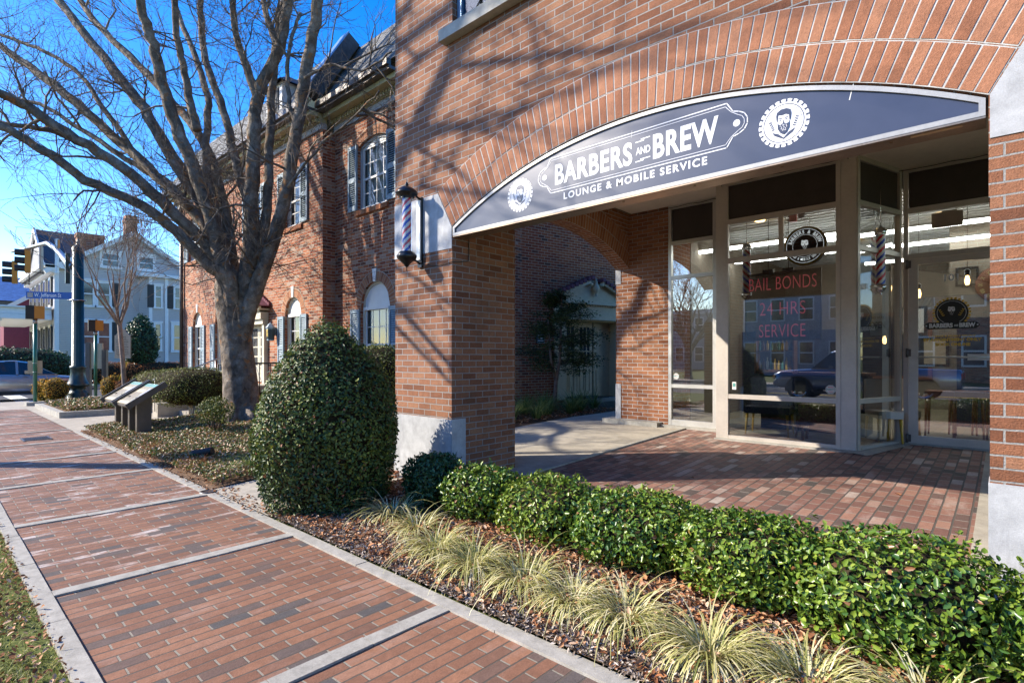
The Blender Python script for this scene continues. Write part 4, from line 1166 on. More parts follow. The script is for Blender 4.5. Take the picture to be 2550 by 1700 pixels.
mb = MB(); mb.box(-4.865, -4.795, 3.774, 3.7935, 2.46, 3.24); mb.tube([(-4.83, 3.60, 3.25), (-4.83, 3.72, 3.245), (-4.83, 3.78, 3.22)], .012, 8); mb.tube([(-4.83, 3.60, 2.53), (-4.83, 3.72, 2.53), (-4.83, 3.78, 2.50)], .012, 8)
mb.build('bracket', 'black', bp)
mb = MB(); mb.box(-4.86, -4.80, 3.755, 3.773, 2.54, 3.20)
mb.build('back_plate', 'alu_lt', bp)
mb = MB(); mb.tube([(-4.80, 3.78, 2.49), (-4.6, 3.786, 2.452), (-4.4, 3.786, 2.45), (-4.305, 3.79, 2.46), (-4.302, 3.88, 2.47), (-4.30, 4.02, 2.50), (-4.30, 4.03, 2.56), (-4.30, 4.03, 2.74)], .0045, 6)
mb.build('power_cable', 'blackm', bp)
for i, (x, y, z0, z1, r_) in enumerate(((-2.87, 8.4, 2.42, 3.06, .058), (-1.22, 8.62, 2.42, 3.08, .055))):
    t = thing('barber_pole', ['red white and blue barber pole hanging inside the left of the bay window', 'red white and blue barber pole hanging behind the angled side pane'][i], 'barber pole', (x, y, z0))
    barber_glass(t, x, y, z0, z1, r_, 3.6, 1 if i == 0 else -1)
    mb = MB(); mb.lathe((x, y, 0), [(r_, z1), (r_ * 1.25, z1 + .01), (r_ * 1.3, z1 + .05), (r_ * .9, z1 + .09), (.01, z1 + .12)], 20); mb.tube([(x, y, z1 + .1), (x, y, 3.77)], .006, 4)
    mb.lathe((x, y, 0), [(.01, z0 - .13), (r_ * .7, z0 - .09), (r_ * 1.25, z0 - .05), (r_ * 1.25, z0)], 20); mb.build('cap', 'chrome', t)

# ------------------------------------------------------------ window display
t = thing('neon_sign', 'red neon board, unlit but given a faint glow, reading BAIL BONDS 24 HRS SERVICE behind the bay window', 'neon sign', (-2.37, 8.36, 1.70))
mb = MB()
for b in ((-2.875, -1.86, 2.668, 2.688), (-2.875, -1.86, 1.70, 1.72), (-2.875, -2.858, 1.72, 2.668), (-1.877, -1.86, 1.72, 2.668)): mb.box(b[0], b[1], 8.35, 8.38, b[2], b[3])
mb.box(-2.62, -2.48, 8.33, 8.39, 2.69, 2.73); mb.box(-2.35, -2.21, 8.33, 8.39, 2.69, 2.73)
mb.tube([(-2.55, 8.36, 2.7), (-2.55, 8.36, 3.77)], .005, 4); mb.tube([(-2.28, 8.36, 2.7), (-2.28, 8.36, 3.77)], .005, 4)
mb.build('frame', 'blackm', t)
mb = MB(); mb.face([(-2.858, 8.372, 1.72), (-1.877, 8.372, 1.72), (-1.877, 8.372, 2.668), (-2.858, 8.372, 2.668)])
M['smoke'] = glass_mat('smoked_acrylic', (.30, .32, .34), .5); mb.build('backing', 'smoke', t)
mb = MB()
for txt, x0, x1, z, h in (('BAIL BONDS', -2.82, -1.92, 2.435, .19), ('24 HRS', -2.67, -2.06, 2.07, .19), ('SERVICE', -2.68, -2.06, 1.75, .19)):
    for bold, lift in ((-.012, 0), ):
        t2 = MB(); text_mb(t2, txt, (0, 0, 0), (1, 0, 0), (0, 1, 0), h, 1, bold, spacing=1.05)
        xs = [v[0] for v in t2.v]; lo, hi = min(xs), max(xs); b = len(mb.v); k = (x1 - x0) / (hi - lo)
        for v in t2.v: mb.v.append((x0 + (v[0] - lo) * k, 8.362, z + v[1]))
        for f in t2.f: mb.f.append(tuple(b + i for i in f)); mb.uv.extend([(0, 0)] * len(f)); mb.mi.append(0); mb.sm.append(False); mb.tint.extend([.5] * len(f))
mb.build('tube_lettering', 'neon', t)
t = thing('round_sign', 'round black hanging sign with gold rim and white bearded man emblem', 'sign', (-2.025, 8.22, 2.73))
mb = MB(); mb.lathe((0, 0, 0), [(.265, -.03), (.265, .03)], 48)
mb.v = [(-2.025 + v[0], 8.22 + v[2], 2.985 + v[1]) for v in mb.v]; mb.build('case', 'blackm', t)
mb = MB(); C_ = (-2.025, 8.185, 2.985)
disc(mb, C_, FX, FZ, .245, .265, 48, 1); disc(mb, C_, FX, FZ, .228, .234, 48, 0); disc(mb, C_, FX, FZ, .150, .154, 48, 0)
text_arc(mb, 'BARBERS & BREW', C_, FX, FZ, .168, .046, 168, 12, mi=0, bold=.03, sx=.8)
text_arc(mb, 'LOUNGE & MOBILE SERVICE', C_, FX, FZ, .168, .034, 198, 342, inner=True, mi=0, bold=.02, sx=.7)
emblem_face(mb, (C_[0], C_[1], C_[2] + .01), FX, FZ, .185, 0, 2, .001)
M['lit_white'] = plain('backlit_white', (.8, .8, .8), .5, emit=(1, 1, 1, .35)); mb.build('lettering', ['lit_white', 'gold', 'blackm'], t)
t = thing('door_decal', 'BARBERS AND BREW logo decal in white and gold on the door glass', 'decal', (-.514, 9.1, 1.6))
mb = MB(); C_ = (-.514, 9.108, 2.045)
disc(mb, C_, FX, FZ, .172, .198, teeth=28, duty=.7, mi=1); disc(mb, C_, FX, FZ, 0, .172, 48, 2, -.0004); disc(mb, C_, FX, FZ, .146, .150, 48, 0, .0004)
emblem_face(mb, (C_[0], C_[1], C_[2] + .02), FX, FZ, .155, 0, 2, .0006)
for sg_ in (-1, 1):
    for k in range(4):
        xx = -.514 + sg_ * (.085 + .012 * k); zz = 2.0 + .024 * k
        for q in (-1, 1): poly2(mb, (xx, 9.107, zz), FX, FZ, 1, [(0, 0), (q * .012, .006), (q * .016, .02), (q * .003, .014)], 1, .003)
poly2(mb, (-.514, 9.106, 1.875), FX, FZ, 1, [(-.285, 0), (-.245, .045), (.245, .045), (.285, 0), (.245, -.045), (-.245, -.045)], 2)
def fit(mb, txt, x0, x1, z, h, y, mi, bold=.03):
    t2 = MB(); text_mb(t2, txt, (0, 0, 0), (1, 0, 0), (0, 1, 0), h, 1, bold)
    xs = [v[0] for v in t2.v]; lo, hi = min(xs), max(xs); b = len(mb.v); k = (x1 - x0) / (hi - lo)
    for v in t2.v: mb.v.append((x0 + (v[0] - lo) * k, y, z + v[1]))
    for f in t2.f: mb.f.append(tuple(b + i for i in f)); mb.uv.extend([(0, 0)] * len(f)); mb.mi.append(mi); mb.sm.append(False); mb.tint.extend([.5] * len(f))
fit(mb, 'BARBERS', -.745, -.50, 1.852, .052, 9.104, 0, .05); fit(mb, 'AND', -.487, -.445, 1.862, .024, 9.104, 0); fit(mb, 'BREW', -.435, -.275, 1.852, .052, 9.104, 0, .05)
for x in (-.775, -.253): disc(mb, (x, 9.104, 1.877), FX, FZ, 0, .009, 14, 0)
fit(mb, 'LOUNGE & MOBILE SERVICE', -.745, -.275, 1.728, .020, 9.106, 1)
fit(mb, 'BY APPOINTMENT ONLY', -.805, -.215, 1.672, .036, 9.106, 1, .05); fit(mb, 'BOOK ONLINE', -.68, -.325, 1.610, .036, 9.106, 1, .05)
mb.build('lettering', ['signwhite', 'gold', 'blackm'], t)
mb = MB(); fit(mb, '101', -.588, -.442, 2.462, .085, 9.106, 0, .02)
tag(mb.build('house_number', 'signwhite'), 'white house number 101 on the door glass', 'house number')
def sticker(name, label, x, y, z, r_, kind):
    mb = MB()
    if kind == 'oct':
        C_ = (x, y, z); a8 = [(math.cos(rad(22.5 + 45 * k)), math.sin(rad(22.5 + 45 * k))) for k in range(8)]
        poly2(mb, C_, FX, FZ, r_, a8, 0); poly2(mb, C_, FX, FZ, r_ * .9, a8, 1, .0006); poly2(mb, C_, FX, FZ, r_ * .82, a8, 0, .0012)
        fit(mb, 'PARROTT', x - r_ * .72, x + r_ * .72, z - .010, .024, y - .002, 1)
        poly2(mb, C_, FX, FZ, r_, [(-.5, .42), (.5, .42), (.5, .56), (-.5, .56)], 2, .0018); poly2(mb, C_, FX, FZ, r_, [(-.4, -.5), (.4, -.5), (.4, -.42), (-.4, -.42)], 2, .0018)
        return tag(mb.build(name, ['paper', 'teal', 'red']), label, 'sticker')
    mb.face([(x - r_, y, z - r_ * 2), (x + r_, y, z - r_ * 2), (x + r_, y, z + r_ * 2), (x - r_, y, z + r_ * 2)], None, 0)
    mb.face([(x - r_ * .7, y - .001, z - r_ * .6), (x + r_ * .7, y - .001, z - r_ * .6), (x + r_ * .7, y - .001, z + r_ * 1.4), (x - r_ * .7, y - .001, z + r_ * 1.4)], None, 1)
    return tag(mb.build(name, ['paper', 'teal']), label, 'sticker')
sticker('sticker', 'white octagonal sticker reading PARROTT low on the bay window', -1.695, 8.098, 1.033, .062, 'oct')
sticker('sticker', 'small octagonal security sticker low on the left window', -4.155, 8.738, 1.134, .055, 'oct')
sticker('sticker', 'small rectangular white and teal sticker low in the corner of the bay window', -2.945, 8.098, 1.04, .028, 'rect')
mb = MB(); mb.box(-.73, -.40, 9.2, 9.203, 3.19, 3.39); mb.box(-.62, -.46, 9.195, 9.2, 3.38, 3.405)
tag(mb.build('paper_notice', 'paper_y'), 'yellowed paper taped behind the glass above the door', 'paper')
t = thing('open_sign', 'white card hanging on a string reading YES WE ARE OPEN', 'sign', (-1.29, 8.9, 1.75))
mb = MB(); mb.obox((-1.29, 8.9, 1.91), (.97, .1, 0), (-.1, .97, 0), (0, 0, 1), .085, .004, .155); mb.build('card', 'paper', t)
mb = MB()
text_mb(mb, 'YES WE\'RE', (-1.29, 8.893, 1.985), (.97, .1, 0), (0, 0, 1), .036, .62, .03, 0, align='CENTER', lift=.002)
text_mb(mb, 'OPEN', (-1.29, 8.893, 1.86), (.97, .1, 0), (0, 0, 1), .085, .55, .04, 0, align='CENTER', lift=.002)
mb.tube([(-1.35, 8.89, 2.065), (-1.29, 8.9, 2.25), (-1.23, 8.91, 2.065)], .002, 4); mb.build('lettering', 'blackm', t)
t = thing('wall_clock', 'round dark wall clock with pale Roman numerals', 'clock', (-.08, 11.9, 2.45))
mb = MB(); mb.lathe((0, 0, 0), [(.0, -.02), (.27, -.02), (.29, .0), (.29, .03)], 40); mb.v = [(-.08 + v[0], 11.93 + v[2], 2.66 + v[1]) for v in mb.v]; mb.build('face', 'wood', t)
mb = MB(); C_ = (-.08, 11.90, 2.66)
for k, s_ in enumerate(('III', 'II', 'I', 'XII', 'XI', 'X', 'IX', 'VIII', 'VII', 'VI', 'V', 'IV')):
    a = rad(30 * k); d = FX * math.cos(a) + FZ * math.sin(a); tt = FX * math.sin(a) - FZ * math.cos(a)
    text_mb(mb, s_, Vector(C_) + d * .19, tt, d, .055, .7, .02, 0, align='CENTER')
mb.build('numerals', 'paper_y', t)
mb = MB(); mb.box(-.085, -.075, 11.895, 11.9, 2.66, 2.82); mb.box(-.08, .03, 11.893, 11.898, 2.655, 2.667); mb.build('hand', 'paper_y', t)
t = thing('wall_picture', 'dark square picture frame on the beige shop wall', 'picture frame', (-.47, 11.95, 2.66))
mb = MB()
for b in ((-.62, -.32, 2.66, 2.69), (-.62, -.32, 2.95, 2.98), (-.62, -.59, 2.69, 2.95), (-.35, -.32, 2.69, 2.95)): mb.box(b[0], b[1], 11.92, 11.95, b[2], b[3])
mb.build('frame', 'blackm', t)
mb = MB(); mb.box(-.7, 2.6, 11.96, 12.02, .25, 3.77); tag(mb.build('shop_wall', 'wall_in'), 'beige partition wall carrying the clock inside the shop', 'wall')
def chair(name, label, x, y, rz, mat, leg, seat_h=.47, back=.9, w_=.5, group=None):
    t = thing(name, label, 'chair', (x, y, .245), group)
    c, s_ = math.cos(rz), math.sin(rz); ux = (c, s_, 0); uy = (-s_, c, 0)
    P = lambda a, b, z: (x + a * c - b * s_, y + a * s_ + b * c, .245 + z)
    mb = MB(); mb.obox(P(0, 0, seat_h - .05), ux, uy, FZ, w_ / 2, .24, .05); mb.build('seat', mat, t)
    if back: mb = MB(); mb.obox(P(0, .22, (seat_h + back) / 2), ux, (-s_, c, -.1), FZ, w_ / 2, .04, (back - seat_h) / 2); mb.build('backrest', mat, t)
    for a in (-1, 1):
        for b in (-1, 1):
            mb = MB(); mb.tube([P(a * w_ * .44, b * .20, seat_h - .1), P(a * w_ * .48, b * .23, 0)], [.022, .012], 6); mb.build('leg', leg, t)
    return t
chair('armchair', 'dark teal waiting chair at the left of the bay window', -2.65, 8.75, .1, 'navy', 'gold', w_=.62)
chair('armchair', 'dark waiting chair with red brown legs beside the leather bench', -1.95, 8.85, -.1, 'navy', 'wood', w_=.6)
t = thing('bench', 'brown leather bench low behind the bay window', 'bench', (-1.75, 8.5, .245))
mb = MB(); mb.box(-2.15, -1.5, 8.35, 8.62, .52, .80); mb.build('seat', 'leather', t)
for a in (-2.1, -1.55):
    for b in (8.38, 8.6): mb = MB(); mb.tube([(a, b, .52), (a, b, .245)], .02, 6); mb.build('leg', 'wood', t)
for i, x in enumerate((-.70, -.42, -.12)):
    t = chair('bar_stool', ['slim wooden stool at the left behind the door glass', 'middle wooden stool behind the door glass', 'slim wooden stool at the right behind the door glass'][i], x, 10.2 + .15 * i, .2 * i, 'wood', 'wood', seat_h=.72, back=0, w_=.34, group='stools inside the door')
for i, x in enumerate((-1.26, -1.10)):
    chair('side_chair', ['brass legged chair at the left behind the angled pane', 'brass legged chair at the right behind the angled pane'][i], x, 9.15 + .35 * i, .5, 'soffit', 'gold', w_=.3)
t = thing('reception_counter', 'dark low counter standing across the shop behind the bay window', 'counter', (-2.3, 9.6, .245))
mb = MB(); mb.box(-3.0, -1.5, 9.45, 9.9, .245, 1.18); mb.build('body', 'blackm', t); mb = MB(); mb.box(-3.04, -1.46, 9.42, 9.93, 1.182, 1.22); mb.build('top', 'wood', t)
t = thing('wall_mirror', 'wood framed dark mirror on the back wall of the shop', 'mirror', (-1.9, 15.3, 1.2))
mb = MB(); mb.box(-3.0, -1.2, 15.33, 15.39, .95, 2.5); mb.build('frame', 'wood', t); mb = MB(); mb.box(-2.92, -1.28, 15.32, 15.33, 1.03, 2.42); mb.build('glass', 'navy', t)
mb = MB(); mb.lathe((-2.36, 9.35, 3.36), [(.012, .42), (.03, .36), (.05, .34), (.05, .30), (.02, .28)], 12)
tag(mb.build('sprinkler_head', 'blackm'), 'small sprinkler head hanging below the shop ceiling', 'sprinkler')
mb = MB(); mb.box(-2.47, -2.37, 9.1, 9.16, 3.55, 3.66); tag(mb.build('alarm_strobe', 'red_plastic'), 'small red alarm unit near the top of the bay window', 'alarm')

t = thing('product_shelf', 'small wooden shelf of bottles standing at the left inside the bay window', 'shelf', (-2.75, 9.3, 1.2))
mb = MB(); mb.box(-3.0, -2.45, 9.2, 9.4, 1.24, 1.26); mb.box(-3.0, -2.45, 9.2, 9.4, 1.55, 1.57); mb.box(-3.02, -3.0, 9.2, 9.4, 1.2, 1.9); mb.box(-2.45, -2.43, 9.2, 9.4, 1.2, 1.9); mb.build('board', 'wood', t)
for k in range(9):
    for z_ in (1.26, 1.57):
        h_ = R.uniform(.12, .2); x_ = -2.96 + k * .058
        mb = MB(); mb.lathe((x_, 9.28, z_), [(.02, 0), (.02, h_ * .65), (.008, h_ * .75), (.008, h_)], 8)
        tag(mb.build('bottle', R.choice(['wood', 'paper', 'teal', 'gold', 'navy'])), 'small bottle on the wooden shelf inside the bay window', 'bottle', 'bottles on the shelf in the window')
for i, (x_, z_) in enumerate(((-1.2, 2.1), (-.9, 1.55), (1.2, 2.2))):
    mb = MB(); mb.box(x_ - .2, x_ + .2, 11.93, 11.955, z_ - .26, z_ + .26)
    p_ = tag(mb.build('wall_picture', 'blackm'), ['dark picture left of the clock wall', 'lower dark picture beside the counter stools', 'dark picture at the right of the clock'][i], 'picture')
    mb = MB(); mb.box(x_ - .15, x_ + .15, 11.924, 11.929, z_ - .21, z_ + .21); mb.build('print', ['paper', 'tan', 'paper_y'][i], p_)
# ------------------------------------------------------------ the old brick building next door
nb = thing('brick_building', 'old two storey red brick building with shutters, arched windows and slate roof', 'building', (-14.5, 7, 0))
UP = [(-10.15, -9.08, 4.55, 5.90, .12)]
LOW = [(-10.05, -9.0, .95, 2.50, .52)]
UPL = [(-12.9, -12.07, 4.55, 5.86, .09), (-15.02, -14.2, 4.55, 5.86, .09), (-17.6, -16.8, 4.55, 5.86, .09), (-19.8, -19.0, 4.55, 5.86, .09)]
LOWL = [(-12.9, -12.08, 1.0, 2.48, .41), (-17.45, -16.65, 1.0, 2.48, .41), (-19.4, -18.6, 1.0, 2.48, .41)]
DOOR = (-15.05, -13.97, .80, 2.34, 0)
mb = MB(); Nf = (0, -1, 0)
wall(mb, (0, 6.3, 0), UX, Nf, -11.09, -8.70, -.1, 4.0, LOW, .14); wall(mb, (0, 6.3, 0), UX, Nf, -11.09, -8.70, 4.0, 6.47, UP, .14)
wall(mb, (0, 6.0, 0), UX, Nf, -20.55, -11.09, -.1, 4.0, LOWL + [DOOR], .14); wall(mb, (0, 6.0, 0), UX, Nf, -20.55, -11.09, 4.0, 6.47, UPL, .14)
mb.face([(-11.09, 6.0, -.1), (-11.09, 6.3, -.1), (-11.09, 6.3, 6.47), (-11.09, 6.0, 6.47)], [(0, -.1), (.3, -.1), (.3, 6.47), (0, 6.47)])
pl = [(-8.70, 6.3), (-8.77, 10.0)]
A_, B_ = pl; L = 3.7
mb.face([(A_[0], A_[1], -.1), (B_[0], B_[1], -.1), (B_[0], B_[1], 6.47), (A_[0], A_[1], 6.47)], [(0, -.1), (L, -.1), (L, 6.47), (0, 6.47)])
WD = Vector((.217, .976, 0)).normalized(); WN = Vector((.976, -.217, 0)).normalized(); WA_ = Vector((-8.77, 10.0, 0))
mb.face([(-20.55, 6.0, -.1), (-20.55, 16, -.1), (-20.55, 16, 6.47), (-20.55, 6.0, 6.47)], [(0, -.1), (10, -.1), (10, 6.47), (0, 6.47)])
mb.build('wall', 'brick_old', nb)
mb = MB(); wall(mb, WA_, WD, WN, 0, 8, -.1, 6.47, [(1.39, 3.38, .36, 2.46, 0)], .35)
mb.build('wing_wall', 'brick_wing', nb)
mb = MB(); mb.box(-20.3, -9.3, 7.2, 16, .0, 6.4); mb.build('inner_core', 'darkroom', nb)
for k in range(2):
    pass
def cross_arch(op, Y, full):
    u0, u1, z0, zs, rise = op; h = (u1 - u0) / 2; c = (u0 + u1) / 2; Rr = (h * h + rise * rise) / (2 * rise); cz = zs + rise - Rr
    ha = math.asin(min(1, h / Rr)); mb = MB()
    n = max(9, int(2 * ha * (Rr + .08) / .072))
    voussoirs(mb, (0, Y, 0), UX, Nf, c, cz, Rr, Rr + .20, math.pi / 2 + ha, math.pi / 2 - ha, n, .004, .03, .012)
    rg = mb.build('arch_ring', 'vous_nb', nb)
    mo = MB()
    for i in range(20):
        A = math.pi / 2 + ha - 2 * ha * i / 20; B = math.pi / 2 + ha - 2 * ha * (i + 1) / 20
        mo.face([(c + r_ * math.cos(a), Y - .0015, cz + r_ * math.sin(a)) for r_, a in ((Rr, A), (Rr + .21, A), (Rr + .21, B), (Rr, B))])
    mo.build('mortar', 'mortar_nb', rg)
    if full:
        mb = MB(); zt = zs + rise
        f = [(c - .045, zt - .015), (c + .045, zt - .015), (c + .07, zt + .25), (c - .07, zt + .25)]
        mb.face([(a, Y - .02, b) for a, b in f])
        for i in range(4): a, b = f[i], f[(i + 1) % 4]; mb.face([(a[0], Y - .02, a[1]), (b[0], Y - .02, b[1]), (b[0], Y + .01, b[1]), (a[0], Y + .01, a[1])])
        mb.build('keystone', 'white', nb)
def sash(op, Y, arched, cols=3, rows=2, big=False):
    u0, u1, z0, zs, rise = op; d = .10
    fr = MB(); y0, y1 = Y + .06, Y + .13
    fr.box(u0, u0 + .055, y0, y1, z0, zs); fr.box(u1 - .055, u1, y0, y1, z0, zs); fr.box(u0, u1, y0 - .03, y1, z0 - .03, z0 + .045)
    n = 16
    for i in range(n):
        a = u0 + (u1 - u0) * i / n; b = u0 + (u1 - u0) * (i + 1) / n
        za, zb = arcz(op, a), arcz(op, b)
        fr.face([(a, y0, za - .055), (b, y0, zb - .055), (b, y0, zb), (a, y0, za)])
        fr.face([(a, y0, za - .055), (b, y0, zb - .055), (b, y1, zb - .055), (a, y1, za - .055)])
    w_ = fr.build('window', 'greywin' if not arched else 'cream', nb)
    m2 = MB()
    a0, a1 = u0 + .055, u1 - .055; zt = zs - .02; ys = Y + .095
    zm = (z0 + zt) / 2
    for x in (a0, a1 - .035): m2.box(x, x + .035, ys, ys + .03, z0 + .045, zt)
    for z in (z0 + .045, zm - .02, zt - .04): m2.box(a0 + .035, a1 - .035, ys + .002, ys + .028, z, z + .045)
    for k in range(1, cols): x = a0 + (a1 - a0) * k / cols; m2.box(x - .009, x + .009, ys + .012, ys + .024, z0 + .09, zt - .04)
    for hs in ((z0 + .09, zm - .02), (zm + .025, zt - .04)):
        for k in range(1, rows): z = hs[0] + (hs[1] - hs[0]) * k / rows; m2.box(a0 + .035, a1 - .035, ys + .013, ys + .023, z - .009, z + .009)
    m2.build('sash', 'white', w_)
    m3 = MB(); m3.face([(a0, ys + .018, z0 + .05), (a1, ys + .018, z0 + .05), (a1, ys + .018, zt), (a0, ys + .018, zt)]); m3.build('pane', 'glass_nb', w_)
    m4 = MB()
    for k in range(12):
        x = a0 + (a1 - a0) * k / 12; x2 = a0 + (a1 - a0) * (k + 1) / 12; o_ = .02 * (k % 2)
        m4.face([(x, Y + .17 + o_, z0), (x2, Y + .19 - o_, z0), (x2, Y + .19 - o_, zt), (x, Y + .17 + o_, zt)])
    m4.build('curtain', 'curtain', w_)
    m5 = MB()
    pts = [(u0 + .05 + (u1 - u0 - .1) * i / n, 0) for i in range(n + 1)]
    m5.face([(pts[-1][0], Y + .088, zs - .02), (pts[0][0], Y + .088, zs - .02)] + [(p[0], Y + .088, max(zs - .02, arcz(op, p[0]) - .05)) for p in pts])
    if arched: m5.box(u0 + .02, u1 - .02, Y + .055, Y + .11, zs - .055, zs + .015)
    m5.build('tympanum', 'white', w_)
def shutter(x0, x1, Y, z0, z1):
    mb = MB(); y0 = Y - .045; y1 = Y - .008
    for x in (x0, x1 - .045): mb.box(x, x + .045, y0, y1, z0, z1)
    zm = z0 + (z1 - z0) * .47
    for za, zb in ((z0, z0 + .10), (zm - .05, zm + .05), (z1 - .08, z1)): mb.box(x0 + .045, x1 - .045, y0 + .004, y1 - .002, za, zb)
    for za, zb in ((z0 + .10, zm - .05), (zm + .05, z1 - .08)):
        n = int((zb - za) / .042)
        for k in range(n):
            z = za + (zb - za) * k / n
            mb.face([(x0 + .045, y0 + .006, z), (x1 - .045, y0 + .006, z), (x1 - .045, y1 - .004, z + .036), (x0 + .045, y1 - .004, z + .036)])
    mb.box(x0 + .045, x1 - .045, y1 - .003, y1, z0 + .1, z1 - .08, 1)
    mb.build('shutter', ['shutter', 'darkroom'], nb)
for ops, Y, arched, sw in ((UP, 6.3, False, .33), (LOW, 6.3, True, .33), (UPL, 6.0, False, .33), (LOWL, 6.0, True, .31)):
    for op in ops:
        cross_arch(op, Y, arched); sash(op, Y, arched, 4 if Y == 6.3 else 3, 2)
        for x in (op[0] - sw - .01, op[1] + .01): shutter(x, x + sw, Y, op[2] + .02, op[3] + (.06 if not arched else -.03))
        mb = MB(); k = int((op[1] - op[0] + .16) / .075)
        for i in range(k):
            a = op[0] - .08 + i * .075
            if arched: continue
            mb.box(a + .005, a + .070, Y - .045, Y + .05, op[2] - .105 + R.uniform(-.002, .002), op[2] - .005, 0, R.random())
        if not arched: mb.build('brick_sill', 'vous_nb', nb)
        else:
            mb.box(op[0] - .05, op[1] + .05, Y - .05, Y + .06, op[2] - .08, op[2] - .002); mb.build('window_sill', 'white', nb)
# bonding quoins at the break
# cornice: frieze, dentils, soffit, gutter
def cornice(x0, x1, Y, ret=None):
    mb = MB(); mb.box(x0, x1, Y - .04, Y + .1, 6.47, 6.60); mb.build('frieze', 'block', nb)
    mb = MB(); mb.box(x0, x1, Y - .08, Y + .1, 6.602, 6.70)
    x = x0 + .02
    while x < x1 - .05: mb.box(x, x + .05, Y - .14, Y - .081, 6.61, 6.69); x += .10
    mb.box(x0, x1, Y - .30, Y + .1, 6.702, 6.80); mb.build('dentil_cornice', 'frieze', nb)
    mb = MB(); mb.box(x0, x1, Y - .44, Y + .1, 6.802, 6.86); mb.box(x0, x1, Y - .50, Y - .40, 6.862, 6.97); mb.build('gutter', 'brown', nb)
cornice(-11.09 + .02, -8.4, 6.3); cornice(-20.9, -11.09, 6.0)
def roofq(mb, pts, du, mi=0):
    mb.face(pts, du, mi)
mb = MB()
for x0, x1, Y in ((-11.09, -8.2, 6.3), (-21.0, -11.09, 6.0)):
    e = Y - .42; t0 = Y + .64
    mb.face([(x0, e, 6.96), (x1, e, 6.96), (x1, t0, 8.66), (x0, t0, 8.66)], [(x0, 0), (x1, 0), (x1, 2.0), (x0, 2.0)])
    mb.face([(x0, t0, 8.66), (x1, t0, 8.66), (x1, 16, 9.3), (x0, 16, 9.3)], [(x0, 0), (x1, 0), (x1, 8), (x0, 8)])
rf = mb.build('roof', 'slate', nb)
d = Vector((0, 1.06, 1.70)).normalized(); nn = Vector((0, -d.z, d.y))
mb = MB(); pc = Vector((-11.02, 6.22, 7.86)); mb.obox(pc + nn * .05, (1, 0, 0), d, nn, .15, .90, .16); mb.build('parapet', 'shingle', rf)
mb = MB(); mb.obox(pc + nn * .222, (1, 0, 0), d, nn, .17, .91, .012); mb.build('parapet_flashing', 'bluealu', rf)
mb = MB(); dx, dz = -13.15, 7.5
mb.box(dx - .42, dx + .42, 5.85, 7.0, dz - .35, dz + .55); dm = mb.build('dormer', 'white', rf)
mb = MB(); q = [(dx - .56, dz + .52), (dx, dz + .92), (dx + .56, dz + .52)]
mb.face([(q[0][0], 5.72, q[0][1]), (q[1][0], 6.2, q[1][1]), (q[1][0], 7.3, q[1][1]), (q[0][0], 7.3, q[0][1])]); mb.face([(q[1][0], 6.2, q[1][1]), (q[2][0], 5.72, q[2][1]), (q[2][0], 7.3, q[2][1]), (q[1][0], 7.3, q[1][1])])
mb.face([(q[0][0], 5.72, q[0][1]), (q[2][0], 5.72, q[2][1]), (q[1][0], 6.2, q[1][1])]); mb.build('dormer_roof', 'shingle', nb)
mb = MB(); mb.box(dx - .26, dx + .26, 5.83, 5.848, dz - .2, dz + .42); mb.build('dormer_window', 'darkroom', nb)
mb = MB(); mb.tube([(-20.3, 5.93, 6.85), (-20.3, 5.93, .1)], .055, 8); mb.build('downpipe', 'brown', nb)
# front entrance
mb = MB(); c = -14.51
for x in (c - .66, c + .54): mb.box(x, x + .12, 5.90, 6.02, .78, 2.30)
mb.box(c - .68, c + .68, 5.86, 6.02, 2.30, 2.42); mb.box(c - .70, c + .70, 5.80, 6.02, 2.422, 2.60)
for k in range(18): mb.box(c - .68 + k * .076, c - .64 + k * .076, 5.77, 5.80, 2.60, 2.64)
mb.box(c - .76, c + .76, 5.72, 6.02, 2.642, 2.69)
mb.face([(c - .76, 5.76, 2.69), (c + .76, 5.76, 2.69), (c, 5.76, 3.06)])
for sg_ in (-1, 1): mb.bar((c + sg_ * .80, 5.74, 2.70), (c, 5.74, 3.10), .10, .06, (0, -1, 0))
mb.build('door_surround', 'cream', nb)
mb = MB()
for sg_ in (-1, 1): mb.bar((c + sg_ * .86, 5.86, 2.74), (c, 5.86, 3.17), .34, .03, (0, 0, 1))
for k in range(9):
    for sg_ in (-1, 1): t_ = (k + .5) / 9; mb.box(c + sg_ * (.86 * t_) - .05, c + sg_ * (.86 * t_) + .05, 5.93, 6.02, 3.17 - .43 * t_, 3.25 - .43 * t_)
mb.build('door_canopy_tiles', 'purple', nb)
mb = MB()
for s0, s1 in ((-15.03, -14.52), (-14.50, -13.99)):
    mb.box(s0, s1, 6.06, 6.10, .82, 2.32)
d1 = mb.build('door', 'cream', nb)
mb = MB()
for s0 in (-15.03, -14.50):
    for i in range(2):
        for j in range(4): mb.box(s0 + .09 + i * .18, s0 + .24 + i * .18, 6.052, 6.058, 1.25 + j * .25, 1.46 + j * .25)
mb.build('pane', 'darkroom', d1)
mb = MB(); mb.lathe((-14.47, 6.02, 1.3), [(.0, -.03), (.03, 0), (0, .03)], 8); mb.build('handle', 'brown', d1)
ln = thing('wall_lantern', 'grey blue wall lantern beside the cream entrance door', 'lantern', (-13.38, 5.95, 1.95))
mb = MB(); mb.lathe((-13.38, 5.86, 0), [(.05, 1.86), (.085, 1.87), (.10, 2.17), (.12, 2.18), (.05, 2.27), (.01, 2.31)], 6, smooth=False); mb.box(-13.40, -13.36, 5.9, 6.0, 2.0, 2.2); mb.build('frame', 'shutter', ln)
mb = MB(); mb.lathe((-13.38, 5.86, 0), [(.0875, 1.90), (.102, 2.14)], 6, smooth=False); mb.build('pane', 'glass_nb', ln)
